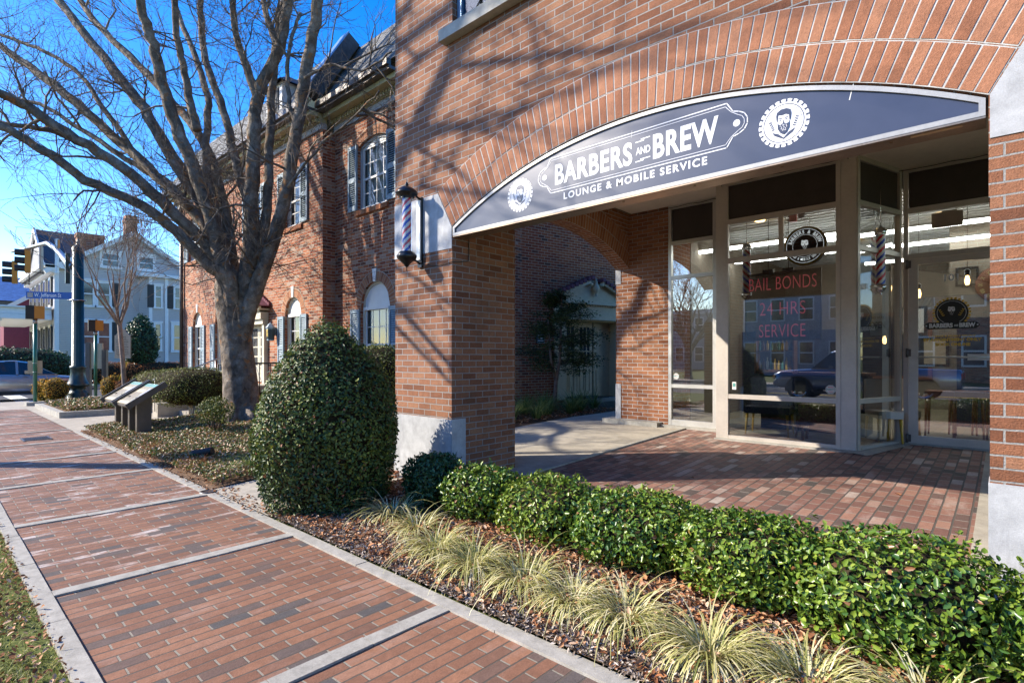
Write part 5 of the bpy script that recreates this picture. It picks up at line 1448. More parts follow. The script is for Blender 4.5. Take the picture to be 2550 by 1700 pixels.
mb = MB(); mb.box(-13.22, -13.12, 5.97, 5.995, 1.30, 1.42); tag(mb.build('intercom_box', 'greywin'), 'small grey intercom box on the brick beside the door', 'intercom')
# entrance steps and rail
mb = MB()
for k in range(5): mb.box(-15.1, -13.2, 4.35 + k * .28, 6.0, .0, .15 + k * .157)
mb.box(-13.2, -12.95, 4.0, 5.4, 0, .42); mb.box(-15.5, -15.1, 3.9, 5.2, 0, .34)
tag(mb.build('entrance_steps', 'concrete_walk'), 'pale concrete steps leading up to the cream entrance door', 'steps')
def rail(label, pts, n, name='handrail', mat='galv'):
    mb = MB(); mb.tube(pts, .018, 6)
    t = thing(name, label, 'handrail', (pts[0][0], pts[0][1], 0)); mb.build('top_rail', mat, t)
    for k in range(n):
        f = k / (n - 1) * (len(pts) - 1.001); i = int(f); p = Vector(pts[i]).lerp(Vector(pts[i + 1]), f - i)
        mb = MB(); mb.tube([(p.x, p.y, max(.0, p.z - .78)), p], .011 if 0 < k < n - 1 else .018, 5); mb.build('baluster', mat, t)
    return t
rail('curved grey metal handrail rising beside the entrance steps', [(-15.2, 3.75, .86), (-15.25, 4.0, .98), (-15.15, 4.6, 1.14), (-15.12, 5.2, 1.40), (-15.1, 5.95, 1.58)], 9)
rail('black iron railing between the tree trunk and the cone shrub', [(-13.2, 4.6, 1.30), (-12.9, 4.9, 1.32), (-12.2, 5.6, 1.32)], 9, 'iron_railing', 'blackm')
# side entrance in the passage
def wp(u, z, d=0): return WA_ + WD * u + Vector((0, 0, z)) + WN * d
def wbox(mb, u0, u1, z0, z1, d0, d1, mi=0):
    mb.obox(wp((u0 + u1) / 2, (z0 + z1) / 2, (d0 + d1) / 2), WD, WN, (0, 0, 1), (u1 - u0) / 2, abs(d1 - d0) / 2, (z1 - z0) / 2, mi)
mb = MB()
wbox(mb, 1.02, 1.39, .36, 2.46, -.02, .06); wbox(mb, 3.38, 3.75, .36, 2.46, -.02, .06)
wbox(mb, .98, 3.79, 2.46, 2.62, -.02, .09); wbox(mb, 1.0, 3.77, 2.622, 2.86, -.02, .07); wbox(mb, .92, 3.85, 2.862, 2.95, -.02, .16)
for k in range(30): wbox(mb, 1.0 + k * .093, 1.045 + k * .093, 2.82, 2.86, .07, .10)
wbox(mb, 1.32, 1.39, .36, 2.40, -.30, -.02); wbox(mb, 3.30, 3.38, .36, 2.40, -.30, -.02)
mb.face([wp(.95, 2.95, .05), wp(3.82, 2.95, .05), wp(2.38, 3.52, .05)])
for s_ in (-1, 1): mb.bar(wp(2.38 + s_ * 1.52, 2.98, .12), wp(2.38 + s_ * .22, 3.50, .12), .14, .10, WN)
for s_ in (-1, 1):
    cc = wp(2.38 + s_ * .2, 3.40, .13); mb.lathe(cc, [(.0, -.05), (.06, -.03), (.07, 0), (.06, .03), (0, .05)], 10)
mb.lathe(wp(2.38, 3.10, .12), [(.05, 0), (.03, .06), (.09, .14), (.10, .24), (.04, .34), (.05, .38), (.02, .44), (.0, .52)], 12)
mb.build('side_door_surround', 'creamd', nb)
mb = MB()
for k in range(10): mb.obox(wp(2.2 - k * .145, 3.56 - k * .058 + .02, .08), WD, WN, (0, 0, 1), .05, .15, .045)
for k in range(9): mb.obox(wp(2.6 + k * .145, 3.54 - k * .058, .08), WD, WN, (0, 0, 1), .05, .15, .045)
mb.build('side_door_tiles', 'purple', nb)
for i, (a, b, lights) in enumerate(((1.43, 2.03, 3), (2.05, 2.60, 3), (2.66, 2.86, 1))):
    mb = MB(); wbox(mb, a, b, .40, 2.42, -.30, -.26); dd = mb.build('side_door', 'creamd', nb)
    mb = MB()
    w_ = (b - a - .16) / lights
    for k in range(lights):
        for z0, z1 in ((1.33, 1.60), (1.64, 2.28)): wbox(mb, a + .08 + k * w_ + .02, a + .08 + (k + 1) * w_ - .02, z0, z1, -.262, -.256)
    mb.build('pane', 'darkroom', dd)
    mb = MB()
    n2 = max(1, lights - 1); w2 = (b - a - .12) / n2
    for k in range(n2):
        u0 = a + .06 + k * w2 + .03; u1 = a + .06 + (k + 1) * w2 - .03
        for q in ((u0, u1, 1.10, 1.12), (u0, u1, .52, .54), (u0, u0 + .015, .54, 1.10), (u1 - .015, u1, .54, 1.10)): wbox(mb, q[0], q[1], q[2], q[3], -.262, -.245)
    mb.build('door_panel', 'creamd', dd)
    if i == 1: mb = MB(); mb.tube([wp(2.08, 1.18, -.22), wp(2.09, 1.05, -.20), wp(2.08, .93, -.22)], .012, 6); wbox(mb, 2.065, 2.10, 1.15, 1.32, -.26, -.24); mb.build('handle', 'blackm', dd)
mb = MB(); wbox(mb, 2.88, 3.34, .36, 2.44, -.33, -.29); wbox(mb, 1.36, 3.34, 2.42, 2.46, -.30, -.02); mb.build('door_recess', 'creamd', nb)
mb = MB(); wbox(mb, 1.36, 3.34, .2, .36, -.34, .25); mb.build('threshold', 'concrete', nb)
mb = MB(); wbox(mb, 1.62, 2.8, .365, .385, -.2, .2); tag(mb.build('door_mat', 'blackm'), 'black door mat in front of the side entrance', 'mat')
pq = thing('wall_plaque', 'small black plaque with pale lettering on the passage wall', 'plaque', tuple(wp(.57, 1.8, 0)))
mb = MB(); pts = [(.44, 1.80), (.70, 1.80), (.70, 2.12), (.66, 2.16), (.62, 2.24), (.57, 2.27), (.52, 2.24), (.48, 2.16), (.44, 2.12)]
mb.face([wp(u, z, .02) for u, z in pts])
for i in range(len(pts)): a, b = pts[i], pts[(i + 1) % len(pts)]; mb.face([wp(a[0], a[1], .02), wp(b[0], b[1], .02), wp(b[0], b[1], 0), wp(a[0], a[1], 0)])
mb.build('board', 'black', pq)
mb = MB(); n_ = len(pts); cx = .57; cz_ = 2.02
for i in range(n_):
    a, b = pts[i], pts[(i + 1) % n_]; f = lambda p, k: (cx + (p[0] - cx) * k, cz_ + (p[1] - cz_) * k)
    mb.face([wp(*f(a, .93), .022), wp(*f(b, .93), .022), wp(*f(b, .88), .022), wp(*f(a, .88), .022)])
for z in (2.08, 2.0, 1.92, 1.86): wbox(mb, .48, .66, z, z + .025, .021, .023)
mb.build('lettering', 'paper', pq)
# ------------------------------------------------------------ the grey clapboard house across the side street
gh = thing('clapboard_house', 'pale grey clapboard house with white trim, brick chimneys and dark shutters', 'house', (-50, 10, .4))
HX = -48
mb = MB()
def gface(pts): mb.face([(HX, y, z) for y, z in pts])
gface([(6.3, .4), (15.3, .4), (15.3, 7.75), (10.8, 10.75), (6.3, 7.75)])
mb.face([(-60, 6.3, .4), (HX, 6.3, .4), (HX, 6.3, 7.75), (-60, 6.3, 7.75)])
mb.face([(HX, 15.3, .4), (-60, 15.3, .4), (-60, 15.3, 7.75), (HX, 15.3, 7.75)])
mb.build('wall', 'clap', gh)
mb = MB(); mb.box(-59.9, HX + .03, 6.4, 15.34, .2, .95); mb.build('foundation', 'stone', gh)
mb = MB()
for s_ in (-1, 1):
    y0 = 10.8 + s_ * 5.1; z0 = 7.35
    mb.face([(HX + .45, 10.8, 10.82), (HX + .45, y0, z0), (-60, y0, z0), (-60, 10.8, 10.82)])
rf = mb.build('roof', 'shingle', gh)
mb = MB()
mb.face([(-49.2, 5.9, 7.95), (-49.2, 9.6, 7.95), (-53.5, 9.6, 11.0), (-53.5, 5.9, 11.0)]); mb.face([(-53.5, 5.9, 11.0), (-53.5, 9.6, 11.0), (-57.8, 9.6, 7.95), (-57.8, 5.9, 7.95)])
mb.build('roof', 'shingle', gh)
mb = MB(); mb.face([(-49.3, 6.0, 7.8), (-57.7, 6.0, 7.8), (-53.5, 6.0, 10.85)]); mb.build('gable', 'clap', gh)
mb = MB()
for s_ in (-1, 1): mb.bar((-53.5, 5.85, 10.98), (-53.5 + s_ * 4.4, 5.85, 7.85), .12, .3, (0, 0, 1))
for s_ in (-1, 1): mb.bar((HX + .28, 10.8, 10.62), (HX + .28, 10.8 + s_ * 5.05, 7.22), .40, .30, (0, 0, 1))
mb.box(HX - .01, HX + .06, 6.3, 6.55, .9, 7.6); mb.box(HX - .01, HX + .06, 15.05, 15.3, .9, 7.6)
mb.box(-60, HX + .5, 5.75, 6.30, 7.52, 7.72); mb.box(-60, HX + .4, 5.95, 6.30, 7.2, 7.52); mb.box(HX + .0, HX + .5, 5.78, 7.0, 7.5, 7.68)
mb.box(-60, HX + .6, 5.62, 5.76, 7.60, 7.78)
mb.build('white_trim', 'white', gh)
def hwin(y0, y1, z0, z1, trim=.14, X=HX, sh=(0, 0), cur='curtain'):
    m1 = MB(); m1.box(X, X + .07, y0 - trim, y0, z0 - trim, z1 + trim); m1.box(X, X + .07, y1, y1 + trim, z0 - trim, z1 + trim)
    m1.box(X, X + .10, y0 - trim - .06, y1 + trim + .06, z1 + trim, z1 + trim + .1); m1.box(X + .001, X + .07, y0, y1, z1, z1 + trim); m1.box(X + .001, X + .12, y0 - trim - .04, y1 + trim + .04, z0 - trim, z0)
    m1.box(X + .005, X + .05, y0, y1, (z0 + z1) / 2 - .04, (z0 + z1) / 2 + .04)
    f = m1.build('window', 'white', gh)
    m2 = MB(); m2.box(X + .002, X + .02, y0, y1, z0, z1); m2.build('pane', 'darkwin', f)
    for s_, on in zip((-1, 1), sh):
        if on:
            a = (y0 - trim - .42, y0 - trim) if s_ < 0 else (y1 + trim, y1 + trim + .42)
            m3 = MB(); m3.box(X, X + .06, a[0], a[1], z0 - .05, z1 + .1); m3.build('shutter', 'blackm', f)
t_ = NT('old_window', .08, .8)
t_.col(t_.ramp(t_.noise(t_.coord(), 1.1, 3, .6), [(.35, (.025, .03, .035)), (.6, (.12, .10, .085)), (.75, (.22, .17, .14))])); M['darkwin'] = t_.m
hwin(11.22, 12.08, 8.12, 8.95, .20); hwin(9.0, 9.9, 8.05, 8.9, .20)
hwin(7.70, 8.40, 5.15, 6.75, .16); hwin(8.72, 9.36, 5.15, 6.75, .16, sh=(0, 1))
hwin(7.70, 8.45, 1.95, 3.9, .16); hwin(8.76, 9.36, 1.95, 3.9, .16, sh=(0, 1))
mb = MB(); BX = HX + 1.0
for q in ([(HX, 11.2), (BX, 11.6), (BX, 14.9), (HX, 15.25)],):
    for a, b in zip(q, q[1:]): mb.face([(a[0], a[1], .95), (b[0], b[1], .95), (b[0], b[1], 7.4), (a[0], a[1], 7.4)])
mb.build('bay_wall', 'clap', gh)
mb = MB(); mb.box(HX, BX + .25, 11.0, 15.4, 7.402, 7.58); mb.box(HX, BX + .15, 11.1, 15.3, 7.582, 7.66)
for y in (11.58, 12.62): mb.box(BX - .02, BX + .05, y, y + .22, .95, 7.4)
mb.box(BX - .02, BX + .05, 14.8, 15.0, .95, 7.4)
mb.build('bay_trim', 'white', gh)
hwin(12.02, 12.34, 5.2, 6.75, .12, BX, (1, 0)); hwin(13.30, 13.72, 5.2, 6.75, .12, BX, (1, 1)); hwin(13.22, 13.66, 2.0, 3.9, .2, BX); hwin(12.0, 12.3, 2.0, 3.9, .12, BX)
mb = MB(); mb.box(-49.4, -48.6, 10.5, 11.25, 10.2, 11.6); mb.box(-49.45, -48.55, 10.45, 11.3, 11.6, 11.8); mb.box(-49.4, -48.6, 10.5, 11.25, 11.8, 12.1); mb.build('chimney', 'brick_old', gh)
mb = MB(); mb.box(-51, -50.2, 7.9, 9.5, 8.6, 10.3); mb.box(-51.05, -50.15, 7.85, 9.55, 10.3, 10.6); mb.build('chimney', 'brick_old', gh)
# street side: upper windows with shutters, porch
for k in range(5):
    x1 = -49.0 - k * 2.2
    m1 = MB(); m1.box(x1 - .95, x1, 6.22, 6.30, 4.95, 7.05); f = m1.build('window', 'white', gh)
    m2 = MB(); m2.box(x1 - .78, x1 - .17, 6.20, 6.22, 5.1, 6.9); m2.build('pane', 'darkwin', f)
    for xa in (x1 - 1.4, x1 + .03): m3 = MB(); m3.box(xa, xa + .42, 6.20, 6.29, 5.0, 7.0); m3.build('shutter', 'blackm', f)
    m1 = MB(); m1.box(x1 - .95, x1, 6.22, 6.30, 1.0, 3.7); f = m1.build('window', 'white', gh); m2 = MB(); m2.box(x1 - .78, x1 - .17, 6.20, 6.22, 1.2, 3.5); m2.build('pane', 'darkwin', f)
    for xa in (x1 - 1.4, x1 + .03): m3 = MB(); m3.box(xa, xa + .42, 6.20, 6.29, 1.1, 3.6); m3.build('shutter', 'blackm', f)
mb = MB(); mb.box(-62, -48.3, 3.3, 6.2, 4.35, 4.75); mb.box(-62, -48.2, 3.2, 6.2, 4.0, 4.33)
for k in range(60): mb.box(-62 + k * .22, -61.9 + k * .22, 3.12, 3.2, 4.2, 4.32)
mb.box(-62.1, -48.1, 3.05, 6.2, 4.752, 4.86); mb.build('porch_roof', 'white', gh)
mb = MB(); mb.box(-62, -48.3, 3.3, 6.3, .3, .75); mb.build('porch_floor', 'white', gh)
for x in (-48.6, -52.4, -56.2, -60.2):
    mb = MB(); mb.box(x - .12, x + .12, 3.4, 3.64, .75, 4.0); mb.box(x - .2, x + .2, 3.32, 3.72, 3.85, 4.0); mb.build('porch_column', 'white', gh)
h2_ = thing('maroon_house', 'maroon gabled house with white rake boards beyond the grey house', 'house', (-70, 5, 0))
mb = MB(); mb.box(-82, -66, 5.2, 13, 0, 5.6); mb.face([(-66, 5.2, 5.6), (-66, 13, 5.6), (-66, 9.1, 8.5)]); mb.build('wall', 'maroon', h2_)
mb = MB(); mb.bar((-65.9, 4.6, 5.3), (-65.9, 9.1, 8.65), .3, .35); mb.bar((-65.9, 13.6, 5.3), (-65.9, 9.1, 8.65), .3, .35); mb.build('white_trim', 'white', h2_)
mb = MB(); mb.face([(-66, 4.6, 5.5), (-66, 9.1, 8.7), (-82, 9.1, 8.7), (-82, 4.6, 5.5)]); mb.face([(-66, 13.6, 5.5), (-66, 9.1, 8.7), (-82, 9.1, 8.7), (-82, 13.6, 5.5)]); mb.build('roof', 'shingle', h2_)
h3 = thing('blue_roofed_building', 'distant building with a wide bright blue roof behind the maroon gable', 'building', (-95, 6, 0))
mb = MB(); mb.box(-110, -90, -12, 16, 0, 8.3); mb.build('wall', 'brown', h3)
mb = MB(); mb.face([(-89.5, -13, 8.3), (-89.5, 17, 8.3), (-97, 17, 12.0), (-97, -13, 12.0)]); mb.face([(-97, -13, 12.0), (-97, 17, 12.0), (-110, 17, 8.3), (-110, -13, 8.3)]); mb.build('roof', 'blueroof', h3)

# ------------------------------------------------------------ street furniture at the corner
lp = thing('lamp_post', 'tall dark green fluted signal post with a bell shaped iron base', 'lamp post', (-22.8, 3.6, .1))
mb = MB(); mb.lathe((-22.8, 3.6, .10), [(0.336, 0), (0.336, .06), (0.288, .10), (0.296, .14), (0.240, .22), (0.192, .28), (0.216, .36), (0.308, .40), (0.320, .44), (0.288, .50), (0.232, .62), (0.200, .80), (0.200, .96), (0.224, 1.0), (0.224, 1.06), (0.176, 1.08)], 40, flute=.018, nf=20); mb.build('base', 'dgreen', lp)
mb = MB(); mb.lathe((-22.8, 3.6, .10), [(0.172, 1.06), (0.148, 4.9)], 48, flute=.035, nf=14); mb.build('shaft', 'dgreen', lp)
mb = MB(); mb.lathe((-22.8, 3.6, .10), [(0.168, 4.88), (0.168, 4.98), (0.112, 5.05), (0.048, 5.10), (0.040, 5.2), (0.016, 5.3)], 24); mb.build('finial', 'dgreen', lp)
mb = MB(); mb.tube([(-22.9, 3.5, 4.45), (-23.3, 3.42, 4.62), (-24.3, 3.40, 4.98), (-25.8, 3.42, 5.45), (-27.8, 3.45, 5.93), (-29.6, 3.45, 6.12), (-32.0, 3.3, 6.28), (-34.6, 3.0, 6.42)], [.11, .105, .10, .09, .085, .08, .07, .05], 14); mb.build('mast_arm', 'galv', lp)
mb = MB(); mb.box(-23.06, -22.96, 3.3, 3.42, 3.9, 4.9); mb.build('bracket', 'dgreen', lp)
def signal(label, c, back):
    t = thing('traffic_signal', label, 'traffic light', c, 'traffic lights hanging from the mast arm')
    c = Vector(c); f = Vector((-.12, -.99, 0)); s_ = Vector((.99, -.12, 0))
    mb = MB(); mb.obox(c, f, s_, FZ, .10, .17, .52); mb.build('housing', 'sigyel', t)
    for k in (-1, 0, 1):
        cc = c + Vector((0, 0, k * .345)) + f * .1
        mb = MB(); n = 14; L = .34
        for i in range(n):
            a = rad(-60 + 300 * i / n); b = rad(-60 + 300 * (i + 1) / n)
            pa = s_ * math.cos(a) * .15 + FZ * math.sin(a) * .15; pb = s_ * math.cos(b) * .15 + FZ * math.sin(b) * .15
            mb.face([cc + pa, cc + pb, cc + pb * .97 + f * L, cc + pa * .97 + f * L], smooth=True)
        mb.face([cc + s_ * math.cos(rad(24 * i)) * .15 + FZ * math.sin(rad(24 * i)) * .15 + f * .004 for i in range(15)]); mb.build('visor', 'blackm', t)
    mb = MB(); mb.bar(c - f * .12 + FZ * .46, c - f * .55 + FZ * .44, .03, .03); mb.bar(c - f * .12 - FZ * .46, c - f * .55 - FZ * .5, .03, .03); mb.bar(c - f * .5 + FZ * .55, c - f * .5 - FZ * .55, .04, .04); mb.build('bracket', 'blackm', t)
signal('nearer traffic light, larger and higher, hanging over the side street', (-32.0, 3.3, 5.72), 0)
signal('farther traffic light, lower and leftmost over the side street', (-34.5, 3.1, 5.45), 0)
t = thing('overhead_sign', 'overhead sign seen almost edge on hanging from the mast arm', 'sign', (-28.95, 3.4, 5.5))
mb = MB(); mb.obox((-28.9, 3.4, 5.45), (.97, -.24, 0), (.24, .97, 0), FZ, .30, .02, .50); mb.build('board', 'tan', t); mb = MB(); mb.obox((-28.93, 3.37, 5.45), (.97, -.24, 0), (.24, .97, 0), FZ, .24, .022, .44); mb.build('face', 'paper', t)
t = thing('camera_post', 'short pale vertical bracket standing on the mast arm beside the post', 'bracket', (-25.3, 3.4, 5.0))
mb = MB(); mb.obox((-25.3, 3.4, 5.10), (.74, .67, 0), (-.67, .74, 0), FZ, .045, .04, .62); mb.build('plate', 'galv', t); mb = MB(); mb.obox((-25.3, 3.42, 5.55), (.74, .67, 0), (-.67, .74, 0), FZ, .05, .045, .15); mb.build('reflector', 'sigyel', t)
t = thing('street_sign', 'blue street name sign reading W. Jefferson St on the dark green post', 'street sign', (-23.2, 2.95, 3.3))
c1 = Vector((-23.24, 2.92, 3.49)); d1_ = Vector((1.09, 1.0, -.035)).normalized(); nn = Vector((.68, -.74, 0)).normalized()
mb = MB(); mb.obox(c1, d1_, nn, FZ, .75, .008, .112); mb.build('board', 'signblue', t)
X_, Y_ = d1_, Vector((.02, .02, 1)).normalized()
mb = MB(); mb.face([c1 + d1_ * a + FZ * b + nn * .012 for a, b in ((-.70, -.075), (-.52, -.075), (-.52, .075), (-.70, .075))], None, 1)
mb.face([c1 + d1_ * a + FZ * b + nn * .014 for a, b in ((-.66, -.03), (-.56, -.03), (-.56, .03), (-.66, .03))], None, 2)
text_mb(mb, 'W. Jefferson St', c1 + d1_ * -.48 - FZ * .055 + nn * .013, X_, Y_, .125, .76, .022, 0, spacing=1.05)
mb.build('lettering', ['signwhite', 'tan', 'greywin'], t)
mb = MB(); mb.tube([c1 + d1_ * .6 - FZ * .14, c1 + d1_ * .95 - FZ * .14], .014, 6); mb.tube([(-22.8, 3.6, 3.33), (-22.8, 3.6, 3.36)], .225, 20); mb.build('clamp', 'galv', t)
def pedsignal(label, x, y, zt, zb, sc, plate=True, gr='pedestrian signals on green posts'):
    t = thing('pedestrian_signal', label, 'pedestrian signal', (x, y, zb), gr)
    r_ = Vector((.11, .994, 0)); a_ = Vector((-.994, .11, 0)); c = Vector((x, y, zt + .20 * sc))
    mb = MB(); mb.obox(c + r_ * .10 * sc, r_, a_, FZ, .12 * sc, .17 * sc, .19 * sc)
    bm = mb.build('housing', 'sigyel', t)
    bv = bm.modifiers.new('bevel', 'BEVEL'); bv.width = .04; bv.segments = 3
    mb = MB(); mb.obox(c - r_ * .12 * sc, r_, a_, FZ, .10 * sc, .18 * sc, .20 * sc); mb.build('visor', 'blackm', t)
    mb = MB(); mb.tube([(x, y, zb), (x, y, zt - .14)], .050, 16); mb.build('post', 'green', t)
    mb = MB(); mb.tube([(x, y, zt - .14), (x, y, zt + .0)], .058, 16); mb.build('collar', 'galv', t)
    if plate:
        cc = Vector((x, y, 1.15)) + a_ * .10
        mb = MB(); mb.obox(cc, r_, a_, FZ, .17, .006, .20); p = mb.build('sign_back', 'tan', t)
        b2 = p.modifiers.new('bevel', 'BEVEL'); b2.width = .04; b2.segments = 2; b2.affect = 'EDGES'
        mb = MB(); mb.tube([(x, y, 1.27), (x, y, 1.285)], .056, 16); mb.tube([(x, y, 1.0), (x, y, 1.015)], .056, 16); mb.build('band', 'galv', t)
    mb = MB(); mb.box(x - .22, x + .22, y - .22, y + .22, -.01, .10); mb.build('footing', 'concrete', t)
pedsignal('orange pedestrian signal on the green post nearest the side street', -21.85, 2.42, 2.62, .09, 1.0)
pedsignal('orange pedestrian signal on the shorter green post right of the lamp post', -23.5, 4.2, 2.37, .05, .95, False)
t = thing('wayfinding_sign', 'grey and tan wayfinding board held between two dark posts', 'sign', (-23.9, 4.2, 0))
r_ = Vector((.74, .67, 0)); a_ = Vector((-.67, .74, 0))
for (px_, z1) in ((-.16, 1.98), (.42, 1.72)):
    p = Vector((-23.9, 4.2, 0)) + r_ * px_; mb = MB(); mb.obox(p + FZ * (z1 / 2), r_, a_, FZ, .08, .05, z1 / 2); mb.build('post', 'brown', t)
mb = MB(); mb.obox(Vector((-23.9, 4.2, 1.5)) + r_ * .13, r_, a_, FZ, .22, .02, .45); mb.build('tan_panel', 'tan', t)
mb = MB(); mb.obox(Vector((-23.9, 4.2, 1.45)) - r_ * .42, r_, a_, FZ, .18, .02, .48); b = mb.build('grey_panel', 'greywin', t)
mb = MB()
for z, h, w_ in ((1.55, .07, .15), (1.30, .025, .09), (1.12, .025, .12)): mb.obox(Vector((-23.9, 4.2, z)) - r_ * .42 - a_ * .022, r_, a_, FZ, w_, .002, h)
mb.build('lettering', 'paper', t)
hm = thing('historic_marker', 'cream cast historic marker with a crested top and lines of black text', 'historic marker', (-20.48, 4.35, 0))
c1 = Vector((-20.48, 4.35, 1.42)); 
shape = [(-.25, 0), (.25, 0), (.25, .72), (.20, .74), (.17, .79), (.12, .82), (.07, .90), (0, .93), (-.07, .90), (-.12, .82), (-.17, .79), (-.20, .74), (-.25, .72)]
mb = MB(); mb.face([c1 + r_ * x + FZ * z - a_ * .02 for x, z in shape]); mb.face([c1 + r_ * x + FZ * z + a_ * .02 for x, z in reversed(shape)])
for i in range(len(shape)): p, q = shape[i], shape[(i + 1) % len(shape)]; mb.face([c1 + r_ * p[0] + FZ * p[1] - a_ * .02, c1 + r_ * q[0] + FZ * q[1] - a_ * .02, c1 + r_ * q[0] + FZ * q[1] + a_ * .02, c1 + r_ * p[0] + FZ * p[1] + a_ * .02], None, 1)
mb.build('board', ['tan', 'brown'], hm)
mb = MB()
for k in range(12):
    z = .66 - k * .052; w_ = R.uniform(.15, .21) if k > 1 else .14
    x = -w_
    while x < w_ - .02:
        L = R.uniform(.015, .05); mb.face([c1 + r_ * a + FZ * b - a_ * .023 for a, b in ((x, z), (min(x + L, w_), z), (min(x + L, w_), z + .020), (x, z + .020))]); x += L + .010
mb.build('lettering', 'tank', hm)
mb = MB(); mb.tube([(-20.48, 4.35, .1), (-20.48, 4.35, 1.42)], .035, 12); mb.build('post', 'galv', hm)
mb = MB(); mb.tube([(-22.95, 4.7, .4), (-22.75, 4.95, 1.30)], .045, 10)
tag(mb.build('marker_stake', 'yellow'), 'leaning bright yellow marker stake behind the historic marker', 'stake')
# wayside panels
def wayside(label, c):
    t = thing('wayside_panel', label, 'information panel', (c[0], c[1], .05), 'wayside information panels')
    W_ = Vector((1, 0, 0)); H_ = Vector((0, 1, 0)); u = (H_ * math.cos(rad(33)) + FZ * math.sin(rad(33))).normalized(); nn = W_.cross(u)
    c = Vector(c)
    mb = MB(); mb.obox(c - nn * .035, W_, u, nn, .46, .31, .018)
    for s_ in (-1, 1): mb.obox(c + W_ * s_ * .455, W_, u, nn, .014, .35, .05)
    mb.build('frame', 'brown', t)
    mb = MB(); mb.obox(c - nn * .002, W_, u, nn, .435, .295, .012); mb.build('panel', 'olive', t)
    mb = MB()
    q = lambda a0, a1, b0, b1, m_: mb.face([c + W_ * (a * .93) + u * (b * .86) + nn * .0125 for a, b in ((a0, b0), (a1, b0), (a1, b1), (a0, b1))], None, m_)
    q(-.44, .44, .24, .33, 1); q(-.40, .10, .05, .14, 0); q(.14, .40, -.05, .18, 3); q(-.44, .44, -.33, -.26, 0)
    for k in range(7): q(-.40, .08, .0 - k * .035, .014 - k * .035, 2)
    for k in range(9): q(-.38 + k * .05, -.35 + k * .05, .27, .30, 0)
    mb.build('print', ['tan', 'teal', 'tank', 'greywin'], t)
    for s_ in (-1, 1):
        p = c + W_ * (s_ * .25); mb = MB(); mb.obox((p.x, p.y, c.z / 2 - .02), W_, H_, FZ, .05, .11, c.z / 2 - .02); mb.build('post', 'brown', t)
wayside('nearer of the two slanted brown information panels beside the path', (-11.45, 2.68, .80))
wayside('farther slanted brown information panel behind the first one', (-12.62, 2.72, .80))
mb = MB(); pts = []; rr = []
for i in range(24):
    f = i / 23; pts.append((-8.1 + .20 * f, 2.5 + .18 * f, .15 + .05 * f)); rr.append(.055 if i % 2 else .045)
mb.tube(pts, rr, 14); mb.lathe((-8.1, 2.5, .13), [(.001, 0), (.002, .001)], 4)
tag(mb.build('drain_pipe', 'blackm'), 'short black corrugated drain pipe lying in the ground cover', 'pipe')
mb = MB(); mb.lathe((-6.35, 2.11, .012), [(.085, 0), (.085, .006), (.07, .010), (.065, .004), (.0, .004)], 20); tag(mb.build('valve_cover', 'brown'), 'small round metal valve cover in the sidewalk edging', 'valve cover')
bk1 = MB(); bk1.obox((-5.18, 3.62, .13), (.9, .4, 0), (-.4, .9, 0), FZ, .10, .05, .035); tag(bk1.build('loose_brick', 'brick_pier'), 'loose brick lying at the foot of the stone plinth', 'brick')

# ------------------------------------------------------------ vehicles
def loft(mb, secs, mi=0, smooth=True):
    """secs: list of rings (lists of points)"""
    n = len(secs[0]); b = len(mb.v)
    for s_ in secs: mb.v.extend([tuple(p) for p in s_])
    for i in range(len(secs) - 1):
        for k in range(n):
            k2 = (k + 1) % n
            mb.f.append((b + i * n + k, b + i * n + k2, b + (i + 1) * n + k2, b + (i + 1) * n + k)); mb.uv.extend([(0, 0)] * 4); mb.mi.append(mi); mb.sm.append(smooth); mb.tint.extend([.5] * 4)
    for i in (0, len(secs) - 1): mb.f.append(tuple(b + i * n + k for k in range(n))); mb.uv.extend([(0, 0)] * n); mb.mi.append(mi); mb.sm.append(False); mb.tint.extend([.5] * n)
def wheel(t, P, ax, r_):
    """P centre, ax axle direction"""
    ax = Vector(ax).normalized(); u = ax.cross(FZ).normalized()
    for nm, prof, mat in (('tyre', [(r_ * .68, -.10), (r_ * .97, -.10), (r_, -.06), (r_, .06), (r_ * .97, .10), (r_ * .68, .10)], 'tyre'), ('rim', [(r_ * .68, .07), (r_ * .60, .05), (r_ * .2, .03), (r_ * .1, .06), (.0, .06)], 'chrome')):
        mb = MB(); n = 28; b = 0
        for r0, h in prof:
            for k in range(n):
                a = 2 * math.pi * k / n; rr_ = r0
                p = Vector(P) + u * (rr_ * math.cos(a)) + FZ * (rr_ * math.sin(a)) + ax * h
                mb.v.append(tuple(p))
        for i in range(len(prof) - 1):
            for k in range(n):
                k2 = (k + 1) % n
                mb.f.append((i * n + k, i * n + k2, (i + 1) * n + k2, (i + 1) * n + k)); mb.uv.extend([(0, 0)] * 4); mb.mi.append(0 if nm == 'tyre' or (k // 2) % 3 or i == 0 or i > 2 else 1); mb.sm.append(True); mb.tint.extend([.5] * 4)
        o = mb.build(nm if nm == 'tyre' else 'rim', [mat, 'blackm'], t)
